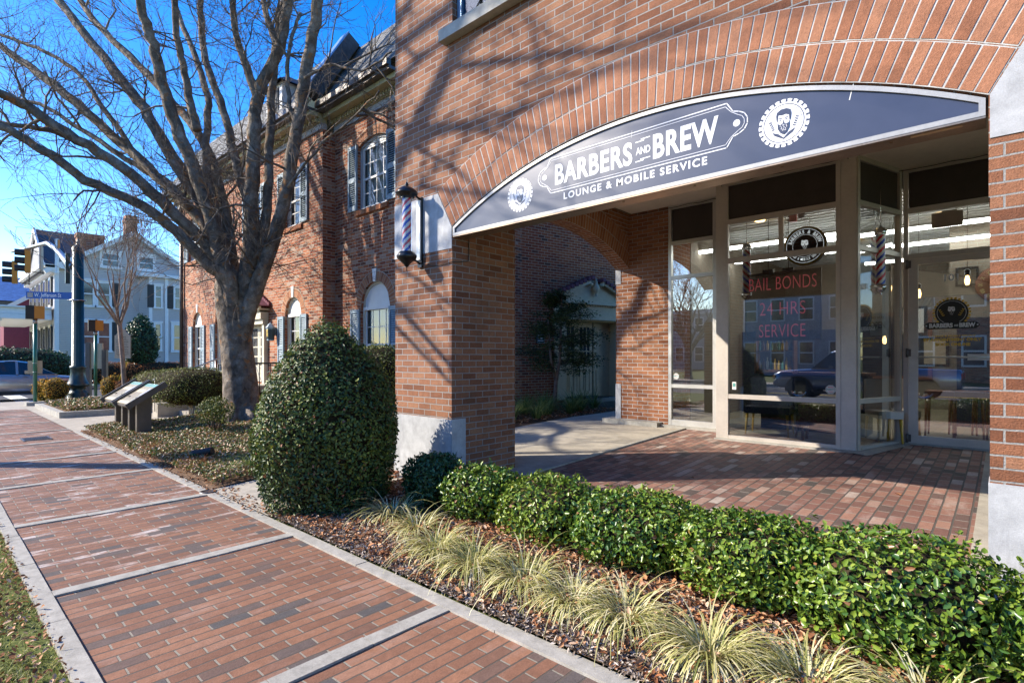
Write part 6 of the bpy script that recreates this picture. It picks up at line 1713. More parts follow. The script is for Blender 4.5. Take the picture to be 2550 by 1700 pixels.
def vehicle(name, label, cat, P, fwd, prof, cab, W, wheels, wr, paint, lampz, length):
    """prof: (x, zlow, zbelt, halfwidth); cab: (x, zroof, halfwidth at roof) for the glasshouse"""
    t = thing(name, label, cat, P)
    f = Vector(fwd).normalized(); s_ = Vector((f.y, -f.x, 0)); P = Vector(P)
    pt = lambda x, y, z: P + f * x + s_ * y + FZ * z
    mb = MB(); secs = []
    for x, zl, zb, hw_ in prof:
        secs.append([pt(x, -hw_ * .93, zl), pt(x, -hw_, zl + .12), pt(x, -hw_ * 1.0, (zl + zb) / 2), pt(x, -hw_ * .97, zb - .06), pt(x, -hw_ * .90, zb), pt(x, 0, zb + .02), pt(x, hw_ * .90, zb), pt(x, hw_ * .97, zb - .06), pt(x, hw_ * 1.0, (zl + zb) / 2), pt(x, hw_, zl + .12), pt(x, hw_ * .93, zl)])
    loft(mb, secs); mb.build('body', paint, t)
    mb = MB(); secs = []
    for x, zb, zr, hb, hr in cab: secs.append([pt(x, -hb, zb), pt(x, -hr, zr), pt(x, -hr * .8, zr + .03), pt(x, hr * .8, zr + .03), pt(x, hr, zr), pt(x, hb, zb)])
    loft(mb, secs, smooth=False); gl = mb.build('cabin_glass', 'carglass', t)
    mb = MB(); xs = [c_ for c_ in cab if c_[2] > max(q[2] for q in cab) - .12]
    secs = [[pt(c_[0], -c_[4] - .01, c_[2] - .03), pt(c_[0], -c_[4] * .8, c_[2] + .045), pt(c_[0], c_[4] * .8, c_[2] + .045), pt(c_[0], c_[4] + .01, c_[2] - .03)] for c_ in xs]
    loft(mb, secs); mb.build('roof', paint, t)
    mb = MB()
    for q in (0, len(cab) // 2, len(cab) - 2):
        a, b = cab[q], cab[q + 1] if q != len(cab) // 2 else cab[q]
        for sg_ in (-1, 1): mb.bar(pt(a[0], sg_ * (a[3] + .008), a[1]), pt(b[0], sg_ * (b[4] + .008), b[2]), .07, .05)
    mb.build('pillar', paint, t)
    for x in wheels:
        for sg_ in (-1, 1):
            mb = MB(); n = 16
            cc = pt(x, sg_ * (W / 2 + .003), wr); ring_ = [cc + f * ((wr + .06) * math.cos(math.pi * k / n * 1.0)) + FZ * ((wr + .06) * math.sin(math.pi * k / n)) for k in range(n + 1)]
            mb.face(ring_ + [cc - f * (wr + .06) - FZ * .1, cc + f * (wr + .06) - FZ * .1]); mb.build('wheel_arch', 'blackm', t)
            w_ = thing('wheel', None, None, (0, 0, 0)); del_ = None
            w_.parent = t; w_.matrix_parent_inverse = Matrix.Translation(-P)
            wheel(w_, pt(x, sg_ * (W / 2 - .08), wr), s_ * sg_, wr)
    L = prof[-1][0]
    for sg_ in (-1, 1):
        mb = MB(); mb.obox(pt(L - .03, sg_ * (W / 2 - .28), lampz), f, s_, FZ, .05, .16, .07); mb.build('headlight', 'chrome', t)
        mb = MB(); mb.obox(pt(prof[0][0] + .03, sg_ * (W / 2 - .2), lampz + .08), f, s_, FZ, .05, .10, .09); mb.build('tail_light', 'red', t)
        mb = MB(); mb.obox(pt(cab[1][0] if cab[1][0] > cab[-2][0] else cab[-2][0] - .1, sg_ * (W / 2 + .08), cab[0][1] + .08), f, s_, FZ, .07, .09, .06); mb.build('mirror', paint, t)
    mb = MB(); mb.obox(pt(L + .01, 0, lampz - .05), f, s_, FZ, .03, W / 2 - .5, .08); mb.obox(pt(L + .01, 0, lampz - .25), f, s_, FZ, .03, W / 2 - .3, .06); mb.build('grille', 'blackm', t)
    for sg_ in (-1, 1): mb = MB(); mb.obox(pt(.1, sg_ * W / 2, .32), f, s_, FZ, 1.25, .02, .05); mb.build('side_skirt', 'blackm', t)
    return t
vehicle('car', 'silver sedan driving along the side street at the left edge', 'car', (-27.4, 2.45, -.146), (0, 1, 0),
        [(-2.3, .42, .80, .70), (-2.2, .28, .98, .84), (-1.4, .24, 1.02, .90), (0, .22, .97, .91), (.9, .22, .93, .90), (1.6, .24, .86, .88), (2.1, .28, .74, .82), (2.3, .36, .62, .68)],
        [(-1.95, .98, 1.0, .70, .68), (-1.1, .98, 1.40, .80, .58), (.0, .96, 1.44, .82, .60), (.35, .95, 1.38, .82, .58), (1.15, .90, .93, .76, .74)], 1.82, (-1.4, 1.42), .33, 'carpaint', .62, 4.6)
vehicle('pickup_truck', 'blue grey pickup truck driving past on the main street', 'pickup truck', (-3.9, -7.2, -.15), (-1, 0, 0),
        [(-2.8, .5, 1.05, .90), (-2.75, .45, 1.15, .97), (-1.2, .42, 1.18, 1.0), (.8, .40, 1.18, 1.0), (1.6, .42, 1.15, .99), (2.5, .45, 1.08, .96), (2.8, .52, .95, .85)],
        [(-.95, 1.16, 1.18, .88, .86), (-.75, 1.16, 1.80, .88, .70), (.6, 1.16, 1.84, .90, .72), (.85, 1.16, 1.76, .90, .70), (1.45, 1.16, 1.19, .86, .84)], 2.0, (-1.75, 1.85), .42, 'truckpaint', .85, 5.6)
# across the main street: seen only in the shop glass
def far_building(name, label, x0, x1, y0, h, mat, n, cat='building'):
    t = thing(name, label, cat, ((x0 + x1) / 2, y0, 0))
    mb = MB(); mb.box(x0, x1, y0 - 12, y0, 0, h); mb.build('wall', mat, t)
    mb = MB(); mb.box(x0 - .2, x1 + .2, y0 - .1, y0 + .3, h - .4, h + .1); mb.build('cornice', 'white', t)
    for fl in range(int(h // 3.4)):
        for k in range(n):
            xc = x0 + (x1 - x0) * (k + .5) / n; z0 = .9 + fl * 3.4
            mb = MB()
            for b in ((xc - .55, xc - .45), (xc + .45, xc + .55)): mb.box(b[0], b[1], y0, y0 + .06, z0, z0 + 1.8)
            for z in (z0, z0 + .85, z0 + 1.7): mb.box(xc - .45, xc + .45, y0 + .001, y0 + .058, z, z + .1)
            w_ = mb.build('window', 'white', t)
            mb = MB(); mb.box(xc - .45, xc + .45, y0 + .01, y0 + .02, z0 + .1, z0 + 1.7); mb.build('pane', 'darkwin', w_)
far_building('brick_building', 'brick office building across the main street, mirrored in the shop glass', -7, 9, -22, 7.6, 'brick_old', 7)
far_building('brick_building', 'long brick block across the main street, left of the brick office', -47, -31, -21.5, 7.2, 'brick_old', 8)
far_building('white_building', 'pale two storey building set back across the main street', -16.5, -8.2, -30, 7.2, 'block', 4)
far_building('cream_building', 'cream building across the main street, right of the brick office', 12, 26, -23, 7.4, 'tan', 6)
far_building('grey_building', 'low grey building far down across the main street', -30, -18, -44, 6.9, 'greywin', 5)
LIMBS = [
  ([(-11.32, 4.03, 2.99), (-11.45, 3.74, 3.31), (-11.55, 3.4, 3.73), (-11.84, 2.84, 4.25), (-12.32, 2.08, 4.66), (-12.56, 1.5, 5.11), (-12.75, 0.96, 5.42), (-13.0, 0.34, 5.59)], 0.15, 0.06),
  ([(-11.52, 4.12, 3.02), (-11.61, 3.8, 3.68), (-11.7, 3.37, 4.13), (-12.02, 2.67, 4.86), (-12.32, 1.95, 5.38), (-12.54, 1.27, 5.8), (-12.35, 0.93, 5.84), (-12.42, 0.33, 5.96)], 0.17, 0.06),
  ([(-11.59, 4.19, 3.04), (-11.93, 3.98, 4.02), (-12.7, 3.42, 5.02), (-13.51, 2.85, 5.87), (-14.55, 2.09, 6.98), (-15.35, 1.56, 7.65), (-15.97, 1.2, 8.15), (-16.9, 0.58, 8.86)], 0.17, 0.06),
  ([(-11.63, 4.29, 3.05), (-12.09, 4.04, 4.32), (-12.81, 3.61, 5.55), (-13.53, 3.24, 6.73), (-14.28, 2.86, 7.68), (-15.15, 2.4, 8.78), (-15.91, 2.05, 9.72), (-16.86, 1.56, 11.11)], 0.19, 0.07),
  ([(-11.22, 4.12, 2.82), (-11.31, 3.93, 3.66), (-11.4, 3.69, 4.64), (-11.62, 3.31, 5.84), (-11.65, 3.08, 6.59), (-11.58, 2.92, 7.22), (-11.51, 2.76, 7.6), (-11.36, 2.64, 8.25)], 0.19, 0.07),
  ([(-11.78, 4.43, 2.99), (-12.15, 4.39, 4.4), (-12.77, 4.26, 5.9), (-13.77, 3.88, 7.12), (-15.0, 3.33, 8.43), (-16.24, 2.82, 9.62), (-17.33, 2.49, 11.01)], 0.16, 0.06),
  ([(-11.23, 4.39, 2.76), (-11.11, 4.47, 3.71), (-11.07, 4.48, 4.75), (-11.0, 4.51, 5.95), (-10.92, 4.53, 6.62), (-10.58, 4.8, 7.55), (-10.39, 4.92, 8.47), (-10.2, 5.05, 9.47)], 0.21, 0.08),
  ([(-11.4, 4.5, 2.88), (-11.38, 4.62, 4.13), (-11.73, 4.46, 5.33), (-12.1, 4.31, 6.65), (-12.47, 4.16, 7.46), (-12.77, 4.11, 8.38), (-12.95, 4.17, 9.81)], 0.13, 0.06),
  ([(-10.96, 4.49, 2.75), (-10.63, 4.69, 3.68), (-10.33, 4.81, 4.59), (-10.03, 4.9, 5.8), (-9.77, 4.94, 6.81), (-9.46, 5.01, 7.94), (-9.2, 5.01, 8.79)], 0.17, 0.09),
  ([(-11.14, 4.6, 2.86), (-11.04, 4.76, 4.45), (-11.07, 4.82, 5.36), (-11.13, 4.88, 6.28), (-11.17, 4.97, 7.4), (-11.2, 5.08, 8.36), (-11.14, 5.28, 9.53)], 0.13, 0.06),
  ([(-11.68, 3.7, 5.89), (-11.72, 3.6, 6.3), (-11.73, 3.49, 6.94), (-11.74, 3.37, 7.48), (-11.68, 3.3, 8.25), (-11.59, 3.25, 8.93)], 0.09, 0.05),
  ([(-12.04, 4.19, 4.16), (-12.32, 4.11, 5.11), (-12.59, 4.14, 6.01), (-12.81, 4.26, 6.95), (-13.25, 4.2, 7.94), (-13.81, 4.07, 8.98), (-14.45, 3.89, 10.18)], 0.12, 0.05),
  ([(-10.92, 4.53, 6.58), (-11.0, 4.3, 7.25), (-10.94, 4.11, 7.82), (-10.75, 4.01, 8.52)], 0.09, 0.05),
  ([(-10.61, 4.81, 7.57), (-10.89, 4.72, 8.16), (-11.17, 4.71, 8.98)], 0.08, 0.05),
  ([(-9.96, 4.86, 5.77), (-10.21, 4.8, 6.66), (-10.33, 4.92, 7.6), (-10.39, 5.15, 8.32)], 0.05, 0.03),
  ([(-11.94, 2.65, 4.84), (-12.41, 2.09, 5.36), (-12.75, 1.59, 5.54), (-13.16, 0.99, 5.59), (-13.35, 0.56, 5.54)], 0.07, 0.03),
  ([(-12.84, 3.46, 5.06), (-13.48, 2.92, 5.57), (-14.21, 2.32, 6.18), (-14.95, 1.72, 6.75), (-15.92, 0.93, 7.05)], 0.07, 0.03),
  ([(-12.11, 3.72, 4.44), (-12.98, 3.11, 5.37), (-13.82, 2.62, 6.61), (-14.58, 2.24, 7.55), (-15.67, 1.59, 8.25), (-16.9, 0.85, 8.79)], 0.07, 0.03),
  ([(-10.66, 4.49, 4.33), (-10.86, 4.12, 4.38), (-10.94, 3.76, 4.15), (-10.94, 3.43, 3.53)], 0.03, 0.015),
  ([(-9.47, 4.77, 6.56), (-8.91, 4.98, 6.68), (-8.23, 5.17, 6.43), (-7.53, 5.31, 6.53)], 0.03, 0.015),
  ([(-10.0, 4.7, 4.66), (-9.2, 4.97, 5.35), (-8.41, 5.03, 5.53), (-7.52, 5.05, 5.78)], 0.03, 0.012),
]
SHADE = [
  ([(-11.6, -1.72, 8.42), (-11.37, -1.81, 8.84), (-11.13, -1.91, 9.22), (-10.97, -2.01, 9.53), (-10.82, -2.1, 9.86), (-10.71, -2.2, 10.07), (-10.59, -2.3, 10.33), (-10.53, -2.39, 10.58)], 0.105, 0.07),
  ([(-10.75, -2.12, 9.78), (-10.47, -2.2, 9.75), (-10.23, -2.28, 9.73), (-9.93, -2.35, 9.69), (-9.67, -2.43, 9.67), (-9.29, -2.51, 9.59), (-8.97, -2.58, 9.6), (-8.71, -2.66, 9.63)], 0.05, 0.025),
  ([(-11.3, -1.99, 9.22), (-11.03, -2.06, 9.2), (-10.74, -2.14, 9.18), (-10.38, -2.22, 9.2), (-10.06, -2.3, 9.23), (-9.78, -2.37, 9.27), (-9.53, -2.45, 9.34), (-9.39, -2.53, 9.44)], 0.045, 0.02),
  ([(-11.33, -1.58, 9.06), (-10.96, -1.63, 8.95), (-10.6, -1.67, 8.85), (-10.16, -1.72, 8.72), (-9.88, -1.76, 8.64), (-9.62, -1.81, 8.5), (-9.48, -1.85, 8.39)], 0.035, 0.015),
  ([(-11.22, -1.79, 8.91), (-10.95, -1.87, 8.77), (-10.66, -1.95, 8.62), (-10.49, -2.04, 8.49), (-10.4, -2.12, 8.4)], 0.04, 0.02),
  ([(-11.33, -1.58, 8.58), (-11.02, -1.63, 8.71), (-10.84, -1.67, 8.8), (-10.47, -1.72, 8.8)], 0.06, 0.04),
  ([(-11.86, -2.12, 10.38), (-11.67, -2.22, 10.49), (-11.45, -2.32, 10.61), (-11.25, -2.43, 10.73), (-11.12, -2.53, 10.88)], 0.07, 0.045),
  ([(-11.71, -1.99, 9.84), (-11.46, -2.08, 10.03), (-11.22, -2.17, 10.16), (-11.07, -2.26, 10.27)], 0.05, 0.03),
  ([(-11.86, -2.12, 10.65), (-11.86, -2.29, 10.9), (-11.87, -2.46, 11.15)], 0.06, 0.04),
  ([(-11.74, -2.12, 10.46), (-11.64, -2.17, 10.31), (-11.52, -2.21, 10.22), (-11.38, -2.26, 10.26)], 0.04, 0.03),
  ([(-10.48, -1.31, 7.94), (-10.03, -1.34, 7.82), (-9.61, -1.36, 7.72), (-9.25, -1.38, 7.64), (-8.98, -1.4, 7.55), (-8.7, -1.43, 7.43), (-8.51, -1.45, 7.37)], 0.03, 0.018),
  ([(-10.23, -1.99, 8.94), (-9.92, -2.08, 8.89), (-9.64, -2.17, 8.83), (-9.4, -2.26, 8.79)], 0.03, 0.012),
  ([(-10.02, -2.26, 9.41), (-9.71, -2.39, 9.46), (-9.46, -2.53, 9.48), (-9.25, -2.66, 9.6)], 0.03, 0.015),
  ([(-10.72, -1.05, 6.87), (-10.22, -1.05, 6.67), (-9.66, -1.05, 6.34)], 0.03, 0.02),
  ([(-10.57, -0.91, 6.34), (-10.07, -0.91, 5.99), (-9.51, -0.91, 5.57)], 0.045, 0.03),
  ([(-10.57, -0.91, 6.08), (-10.07, -0.91, 5.76), (-9.51, -0.91, 5.39)], 0.035, 0.02),
  ([(-10.82, -1.18, 7.25), (-10.36, -1.18, 7.04), (-9.81, -1.18, 6.92)], 0.03, 0.015),
]
# ------------------------------------------------------------ trees
zt = thing('bare_tree', 'large bare street tree with mottled bark and many spreading limbs', 'tree', (-11.25, 4.37, .15))
mb = MB()
tp = [(-11.22, 4.40, -.05), (-11.24, 4.38, .22), (-11.27, 4.36, .6), (-11.30, 4.34, 1.1), (-11.34, 4.30, 1.6), (-11.38, 4.26, 2.1), (-11.42, 4.22, 2.55), (-11.45, 4.20, 2.9), (-11.46, 4.18, 3.2)]
tr = [.46, .38, .335, .31, .295, .29, .29, .27, .15]
mb.tube(tp, tr, 28)
rb = random.Random(3)
for a in range(7):
    q = a * .9; mb.tube([(-11.25 + .30 * math.cos(q), 4.37 + .30 * math.sin(q), .45), (-11.25 + .48 * math.cos(q), 4.37 + .48 * math.sin(q), .16), (-11.25 + .72 * math.cos(q), 4.37 + .72 * math.sin(q), .08)], [.12, .11, .04], 8)
mb.build('trunk', 'bark', zt)
TW = MB(); cnt = 0
for pts, r0, r1 in LIMBS:
    P = [Vector(p) for p in pts]
    if r0 > .1 and P[0].z < 4.2:
        q = P[0]; dv = Vector((q.x + 11.4, q.y - 4.25, 0)) * .5
        P = [Vector((-11.28, 4.35, 1.25)) + dv * .25, Vector((-11.36, 4.28, 1.95)) + dv * .75] + P[(1 if q.z < 2.75 else 0):]
    n = len(P)
    # smooth the traced centre line
    S_ = []
    for i in range(n - 1):
        p0, p1, p2, p3 = P[max(i - 1, 0)], P[i], P[i + 1], P[min(i + 2, n - 1)]
        for k in range(5):
            t_ = k / 5; S_.append(.5 * ((2 * p1) + (p2 - p0) * t_ + (2 * p0 - 5 * p1 + 4 * p2 - p3) * t_ ** 2 + (3 * p1 - p0 - 3 * p2 + p3) * t_ ** 3))
    S_.append(P[-1]); m_ = len(S_)
    S_ = [p + Vector((rb.gauss(0, .012), rb.gauss(0, .012), rb.gauss(0, .012))) if 2 < i < m_ - 1 else p for i, p in enumerate(S_)]
    rr = [(r0 + (r1 - r0) * (i / (m_ - 1)) ** .7) * (1 + rb.uniform(-.05, .05)) for i in range(m_)]
    mb = MB(); mb.tube(S_, rr, 14 if r0 > .1 else 9); mb.build('limb', 'bark', zt)
    big = r0 > .05
    # continuation above the last traced point
    d = (S_[-1] - S_[-4]).normalized()
    if big: grow(TW, S_[-1], d, 2.2, r1 * .95, 3, rb, 7, up=.10, wob=.12, minr=.004)
    k = 16 if big else 9
    for j in range(k):
        i = rb.randint(int(m_ * .22), m_ - 2)
        d = (S_[i + 1] - S_[i]).normalized(); ax = d.orthogonal().normalized(); ax.rotate(Matrix.Rotation(rb.uniform(0, 6.28), 3, d))
        dd = (d * rb.uniform(.2, .9) + ax).normalized()
        grow(TW, S_[i], dd, rb.uniform(.5, 1.35), rb.uniform(.008, .017) if rb.random() < .8 else .028, 2, rb, 5, up=.10, wob=.22, minr=.0028, kids=(3, 4), spread=1.0, seglen=.2)
TW.build('crown', 'bark', zt)
M['twigmix'] = M['bark']
bare_tree('young bare tree with upswept twigs beside the historic marker', (-19.25, 4.15, .1), 6.2, .06, 12, trunk_h=2.35, limbs=9, depth=3, spread=.42, bark='bark2', lean=(-.12, -.12), length=1.75, minr=.006, kids=(2, 4), up=.16)
st = thing('bare_tree', 'bare street tree left of the view whose branches shade the shop front', 'tree', (-13.6, -2.3, -.02))
rs = random.Random(9); mb = MB()
mb.tube([(-13.62, -2.32, -.1), (-13.6, -2.3, .3), (-13.5, -2.25, 1.6), (-13.3, -2.2, 3.0), (-12.95, -2.1, 4.4)], [.34, .24, .20, .18, .17], 16); mb.build('trunk', 'bark', st)
lead = [([(-13.1, -2.15, 3.9), (-12.6, -2.0, 5.4), (-12.1, -1.85, 6.9), (-11.75, -1.74, 7.9), (-11.6, -1.72, 8.42)], .15, .105),
        ([(-13.05, -2.15, 4.1), (-12.9, -2.2, 6.2), (-12.4, -2.15, 8.4), (-11.86, -2.12, 10.38)], .13, .07),
        ([(-12.9, -2.1, 4.5), (-12.3, -1.7, 5.6), (-11.6, -1.3, 6.4), (-10.95, -1.05, 6.9)], .06, .035),
        ([(-11.6, -1.3, 6.4), (-11.1, -1.05, 6.45), (-10.57, -.91, 6.2)], .05, .045), ([(-12.2, -1.62, 5.75), (-11.4, -1.3, 7.1), (-10.82, -1.18, 7.25)], .04, .03),
        ([(-12.1, -1.85, 6.9), (-11.3, -1.5, 7.7), (-10.48, -1.31, 7.94)], .04, .03), ([(-13.2, -2.2, 3.6), (-14.0, -2.8, 5.6), (-14.6, -3.4, 7.6), (-15.0, -3.8, 9.5)], .12, .06)]
SH = MB()
for pts, r0, r1 in lead + [(p, a_, b_) for p, a_, b_ in SHADE]:
    P = [Vector(p) for p in pts]; n = len(P)
    mb = MB(); mb.tube(P, [(r0 + (r1 - r0) * i / (n - 1)) for i in range(n)], 10); mb.build('limb', 'bark', st)
    d = (P[-1] - P[-2]).normalized(); grow(SH, P[-1], d, .8, r1 * .8, 1, rs, 6, up=.05, wob=.15, minr=.006, kids=(1, 2))
    for j in range(2):
        i = rs.randint(1, n - 1); dd = Vector((rs.uniform(-.3, 1), rs.uniform(-.5, .5), rs.uniform(-.4, .9))).normalized()
        grow(SH, P[i], dd, rs.uniform(.6, 1.3), .014, 1, rs, 5, up=.06, wob=.18, minr=.006, kids=(2, 3))
SH.build('crown', 'bark', st)
bare_tree('bare tree across the main street mirrored in the left shop window', (-15.8, -17.6, 0), 11, .24, 8, trunk_h=1.8, limbs=11, depth=4, spread=.5, length=3.0, minr=.010, kids=(2, 3))
bare_tree('bare tree across the main street in front of the brick office', (-4.0, -18.5, 0), 10, .22, 9, trunk_h=2.4, limbs=7, depth=4, spread=.55, length=2.8, minr=.010)
# conical clipped shrub by the walk
cs = thing('cone_shrub', 'large clipped cone shaped evergreen shrub beside the brick pier', 'shrub', (-4.88, 2.70, .05))
n = 26000
u = NR.uniform(0, 1, n); ang = NR.uniform(0, 2 * np.pi, n)
zz = .06 + 1.72 * u
def crad(z):
    q = (z - .06) / 1.72
    return .67 * np.where(q < .38, .80 + .20 * np.sin(q / .38 * np.pi / 2), np.cos(np.clip((q - .38) / .64, 0, 1) * np.pi / 2) ** .72)
rr = crad(zz); keep = NR.uniform(0, .67, n) < rr + .08; zz, ang, rr = zz[keep], ang[keep], rr[keep]
p = np.stack([np.cos(ang) * rr, np.sin(ang) * rr, zz], 1); f = lumps(p, 5, 4)
rr2 = rr * (1 + .06 * f) - NR.uniform(0, 1, len(rr)) ** 2 * .09
p = np.stack([-4.88 + np.cos(ang) * rr2, 2.70 + np.sin(ang) * rr2, zz + .03 * NR.normal(size=len(rr))], 1)
nr = np.stack([np.cos(ang), np.sin(ang), np.where((zz - .06) / 1.72 > .4, .25 + ((zz - .06) / 1.72 - .4) * 2.4, -.1)], 1)
tl = np.clip(NR.beta(2, 2.2, len(p)) * .8 + .22 * lumps(p, 3, 9), 0, .93); fr_ = NR.random(len(p)) < .035; tl[fr_] = NR.uniform(.95, 1, fr_.sum())
leaf_mesh('foliage', p, nr + NR.normal(0, .62, nr.shape), 'leaf_cone', .034, .018, cs, tl)
shoots(cs, p[::240], nr[::240], 'leaf_cone', .036, .019)
mb = MB(); mb.lathe((-4.88, 2.70, 0), [(.001, .16)] + [(float(crad(np.array(z))) * .86, z) for z in np.linspace(.16, 1.68, 14)] + [(.001, 1.70)], 20); mb.build('branches', 'inner', cs)  # solid dark core in place of the shaded inside of the shrub
mb = MB()
for k in range(6): a = k * 1.05; mb.tube([(-4.88 + .08 * math.cos(a), 2.7 + .08 * math.sin(a), 0), (-4.88 + .25 * math.cos(a), 2.7 + .25 * math.sin(a), .3)], [.018, .012], 6)
mb.build('stem', 'twig', cs)
# low hedge of separate rounded holly bushes
HB = [(-3.93, 3.25, .29, .26, .27, 'leaf_dark', 'blue green rounded bush at the left end of the row, against the plinth'),
      (-3.34, 3.32, .33, .33, .24, 'leaf_hedge', 'rounded glossy bush second from the left end of the row'),
      (-2.62, 3.32, .42, .35, .24, 'leaf_hedge', 'broad glossy bush in front of the left end of the patio'),
      (-1.84, 3.30, .43, .36, .25, 'leaf_hedge', 'glossy bush in the middle of the patio edge'),
      (-1.10, 3.28, .40, .36, .25, 'leaf_hedge', 'glossy bush just left of the large one at the pier'),
      (-.38, 3.22, .44, .42, .27, 'leaf_hedge', 'large glossy bush nearest the camera, in front of the right pier'),
      (.45, 3.22, .45, .42, .27, 'leaf_hedge', 'last glossy bush of the row, past the right pier')]
for i, (x, y, rx, ry, rz, mat, lab) in enumerate(HB):
    bush('holly_bush', lab, 'bush', (x, y, .05), (x, y, .08 + rz * .85), (rx * 1.03, ry * 1.02, rz * .97), 6500 if i > 2 else 4500, mat, .034, .019, 20 + i, 2.7, .13, 6, group='low holly bushes in a row', thick=.2, ntilt=.7, k=.74)
bush('clipped_hedge', 'flat topped clipped hedge left of the big tree trunk', 'hedge', (-13.35, 4.15, .1), (-13.35, 4.15, .80), (.88, .78, .43), 9000, 'leaf_yew', .030, .014, 41, 3.2, .05, 3, bottom=-.98, k=.88)
bush('clipped_hedge', 'smaller clipped hedge behind the information panels', 'hedge', (-18.4, 4.95, .1), (-18.4, 4.95, .62), (1.05, .75, .46), 6000, 'leaf_yew', .035, .018, 42, 3.2, .05, 3, k=.88)
bush('small_shrub', 'small loose round shrub standing in the ground cover before the trunk', 'shrub', (-10.03, 3.45, .1), (-10.03, 3.45, .54), (.31, .31, .25), 2200, 'leaf_yew', .030, .016, 43, 2.0, .16, 7, thick=.5, corek=False, stems=9)
bush('yew_shrub', 'clipped yew shrub between the cone shrub and the brick pier', 'shrub', (-7.25, 4.9, .2), (-7.25, 4.9, 1.13), (.62, .6, .56), 6500, 'leaf_yew', .035, .016, 44, 2.4, .07, 4)
bush('magnolia', 'dark glossy conical evergreen by the grey house', 'tree', (-28.2 - 9.5, 6.9 + 2.0, .3), (-37.7, 8.9, 2.1), (1.0, .95, 1.75), 6000, 'leaf_dark', .13, .065, 45, 1.7, .12, 1.4, thick=.25)
bush('round_hedge', 'broad dark rounded hedge behind the silver car', 'hedge', (-36.4, 3.4, .2), (-36.6, 3.0, 1.0), (1.6, 2.6, .95), 9000, 'leaf_dark', .10, .05, 46, 2.6, .05, 1.5, k=.9)
bush('brown_hedge', 'low brown hedge along the foot of the grey house', 'hedge', (-37.0, 8.0, .1), (-37.4, 9.0, .55), (.9, 4.8, .62), 8000, 'leaf_rust', .08, .05, 47, 2.8, .10, 1.5, k=.9)
for i, (x, y, r_, lab) in enumerate(((-22.15, 2.95, .34, 'golden tipped shrub left of the lamp post base'), (-22.55, 2.78, .36, 'golden shrub beside the green signal post'), (-23.1, 4.6, .34, 'golden shrub just right of the lamp post'))):
    bush('golden_shrub', lab, 'shrub', (x, y, .08), (x, y, .42), (r_, r_, .40), 2600, 'leaf_gold', .045, .022, 50 + i, 2.0, .14, 5, group='golden shrubs at the corner', thick=.3)
for i, (x, y, r_, lab) in enumerate(((-21.6, 4.7, .36, 'rust coloured shrub under the pedestrian signal'), (-20.3, 4.9, .30, 'small rust coloured shrub beside the historic marker post'))):
    bush('rust_shrub', lab, 'shrub', (x, y, .08), (x, y, .42), (r_, r_, .36), 1800, 'leaf_rust', .04, .02, 60 + i, 2.0, .16, 5, group='rust coloured shrubs', thick=.4)
# layered evergreen in the passage
yt = thing('evergreen_tree', 'small dark layered evergreen tree in front of the side door', 'tree', (-7.5, 9.65, .25))
mb = MB(); mb.tube([(-7.5, 9.65, .2), (-7.47, 9.68, .9), (-7.38, 9.72, 1.5), (-7.36, 9.75, 2.9)], [.055, .045, .035, .012], 8); mb.tube([(-7.47, 9.68, .9), (-7.55, 9.6, 1.4), (-7.6, 9.55, 2.3)], [.035, .03, .012], 8); mb.build('trunk', 'bark2', yt)
ry = random.Random(4); mb = MB(); pos = []; nrm = []
for k in range(52):
    f = (k + ry.random()) / 52; z = 1.15 + 1.72 * f; a = ry.uniform(0, 6.28); L = (.92 * math.sin(math.pi * (.24 + .72 * f)) + .04) * ry.uniform(.65, 1.1)
    b = Vector((-7.4, 9.72, z)); e = b + Vector((math.cos(a) * L, math.sin(a) * L, ry.uniform(-.05, .12)))
    mid = b.lerp(e, .5) + Vector((0, 0, .05)); mb.tube([b, mid, e], [.012, .008, .003], 4, cap=False)
    for q in range(240):
        s_ = ry.uniform(.25, 1.05); c = b.lerp(e, s_) + Vector((ry.gauss(0, .10), ry.gauss(0, .10), ry.gauss(0, .05))); pos.append(tuple(c)); nrm.append((ry.gauss(0, .5), ry.gauss(0, .5), 1))
mb.build('branches', 'twig', yt)
leaf_mesh('foliage', np.array(pos), np.array(nrm), 'leaf_needle', .065, .020, yt)
# grass-like clumps -------------------------------------------------------
def clump(name, lab, x, y, z, n, mat, L, wd, r_, group, spread=1.0, seed=0, stiff=1.0):
    a = NR.uniform(0, 6.28, n); q = r_ * np.sqrt(NR.uniform(0, 1, n))
    roots = np.stack([x + q * np.cos(a), y + q * np.sin(a), np.full(n, z)], 1)
    o = blade_mesh(name, roots, mat, L, wd, spread, None, center=np.array([[x, y, z]]), stiff=stiff)
    return tag(o, lab, 'ornamental grass', group)
GC = [(-3.95, 2.80, 120, 'variegated grass clump between the cone shrub and the dark bush'), (-3.50, 2.72, 150, 'tall variegated grass clump second from the cone shrub'),
      (-3.02, 2.52, 170, 'variegated grass clump third from the cone shrub'), (-2.62, 2.50, 170, 'variegated grass clump fourth from the cone shrub'),
      (-2.20, 2.54, 160, 'variegated grass clump before the second bush of the row'), (-1.82, 2.52, 190, 'dense variegated grass clump at the middle of the bed'),
      (-1.50, 2.56, 170, 'variegated grass clump right of the densest one'), (-1.02, 2.50, 180, 'variegated grass clump near the bottom of the bed'),
      (-.62, 2.58, 170, 'variegated grass clump lowest in the photo'), (-.2, 2.62, 150, 'rightmost variegated grass clump in front of the large bush')]
for x, y, n_, lab in GC:
    clump('liriope_clump', lab, x, y, .05, int(n_ * 2.1), 'blade_var', .34 * R.uniform(.85, 1.15) if x > -3.6 else .38, .0075, .08 * R.uniform(.8, 1.3), 'variegated grass clumps in the shop bed', 1.75)
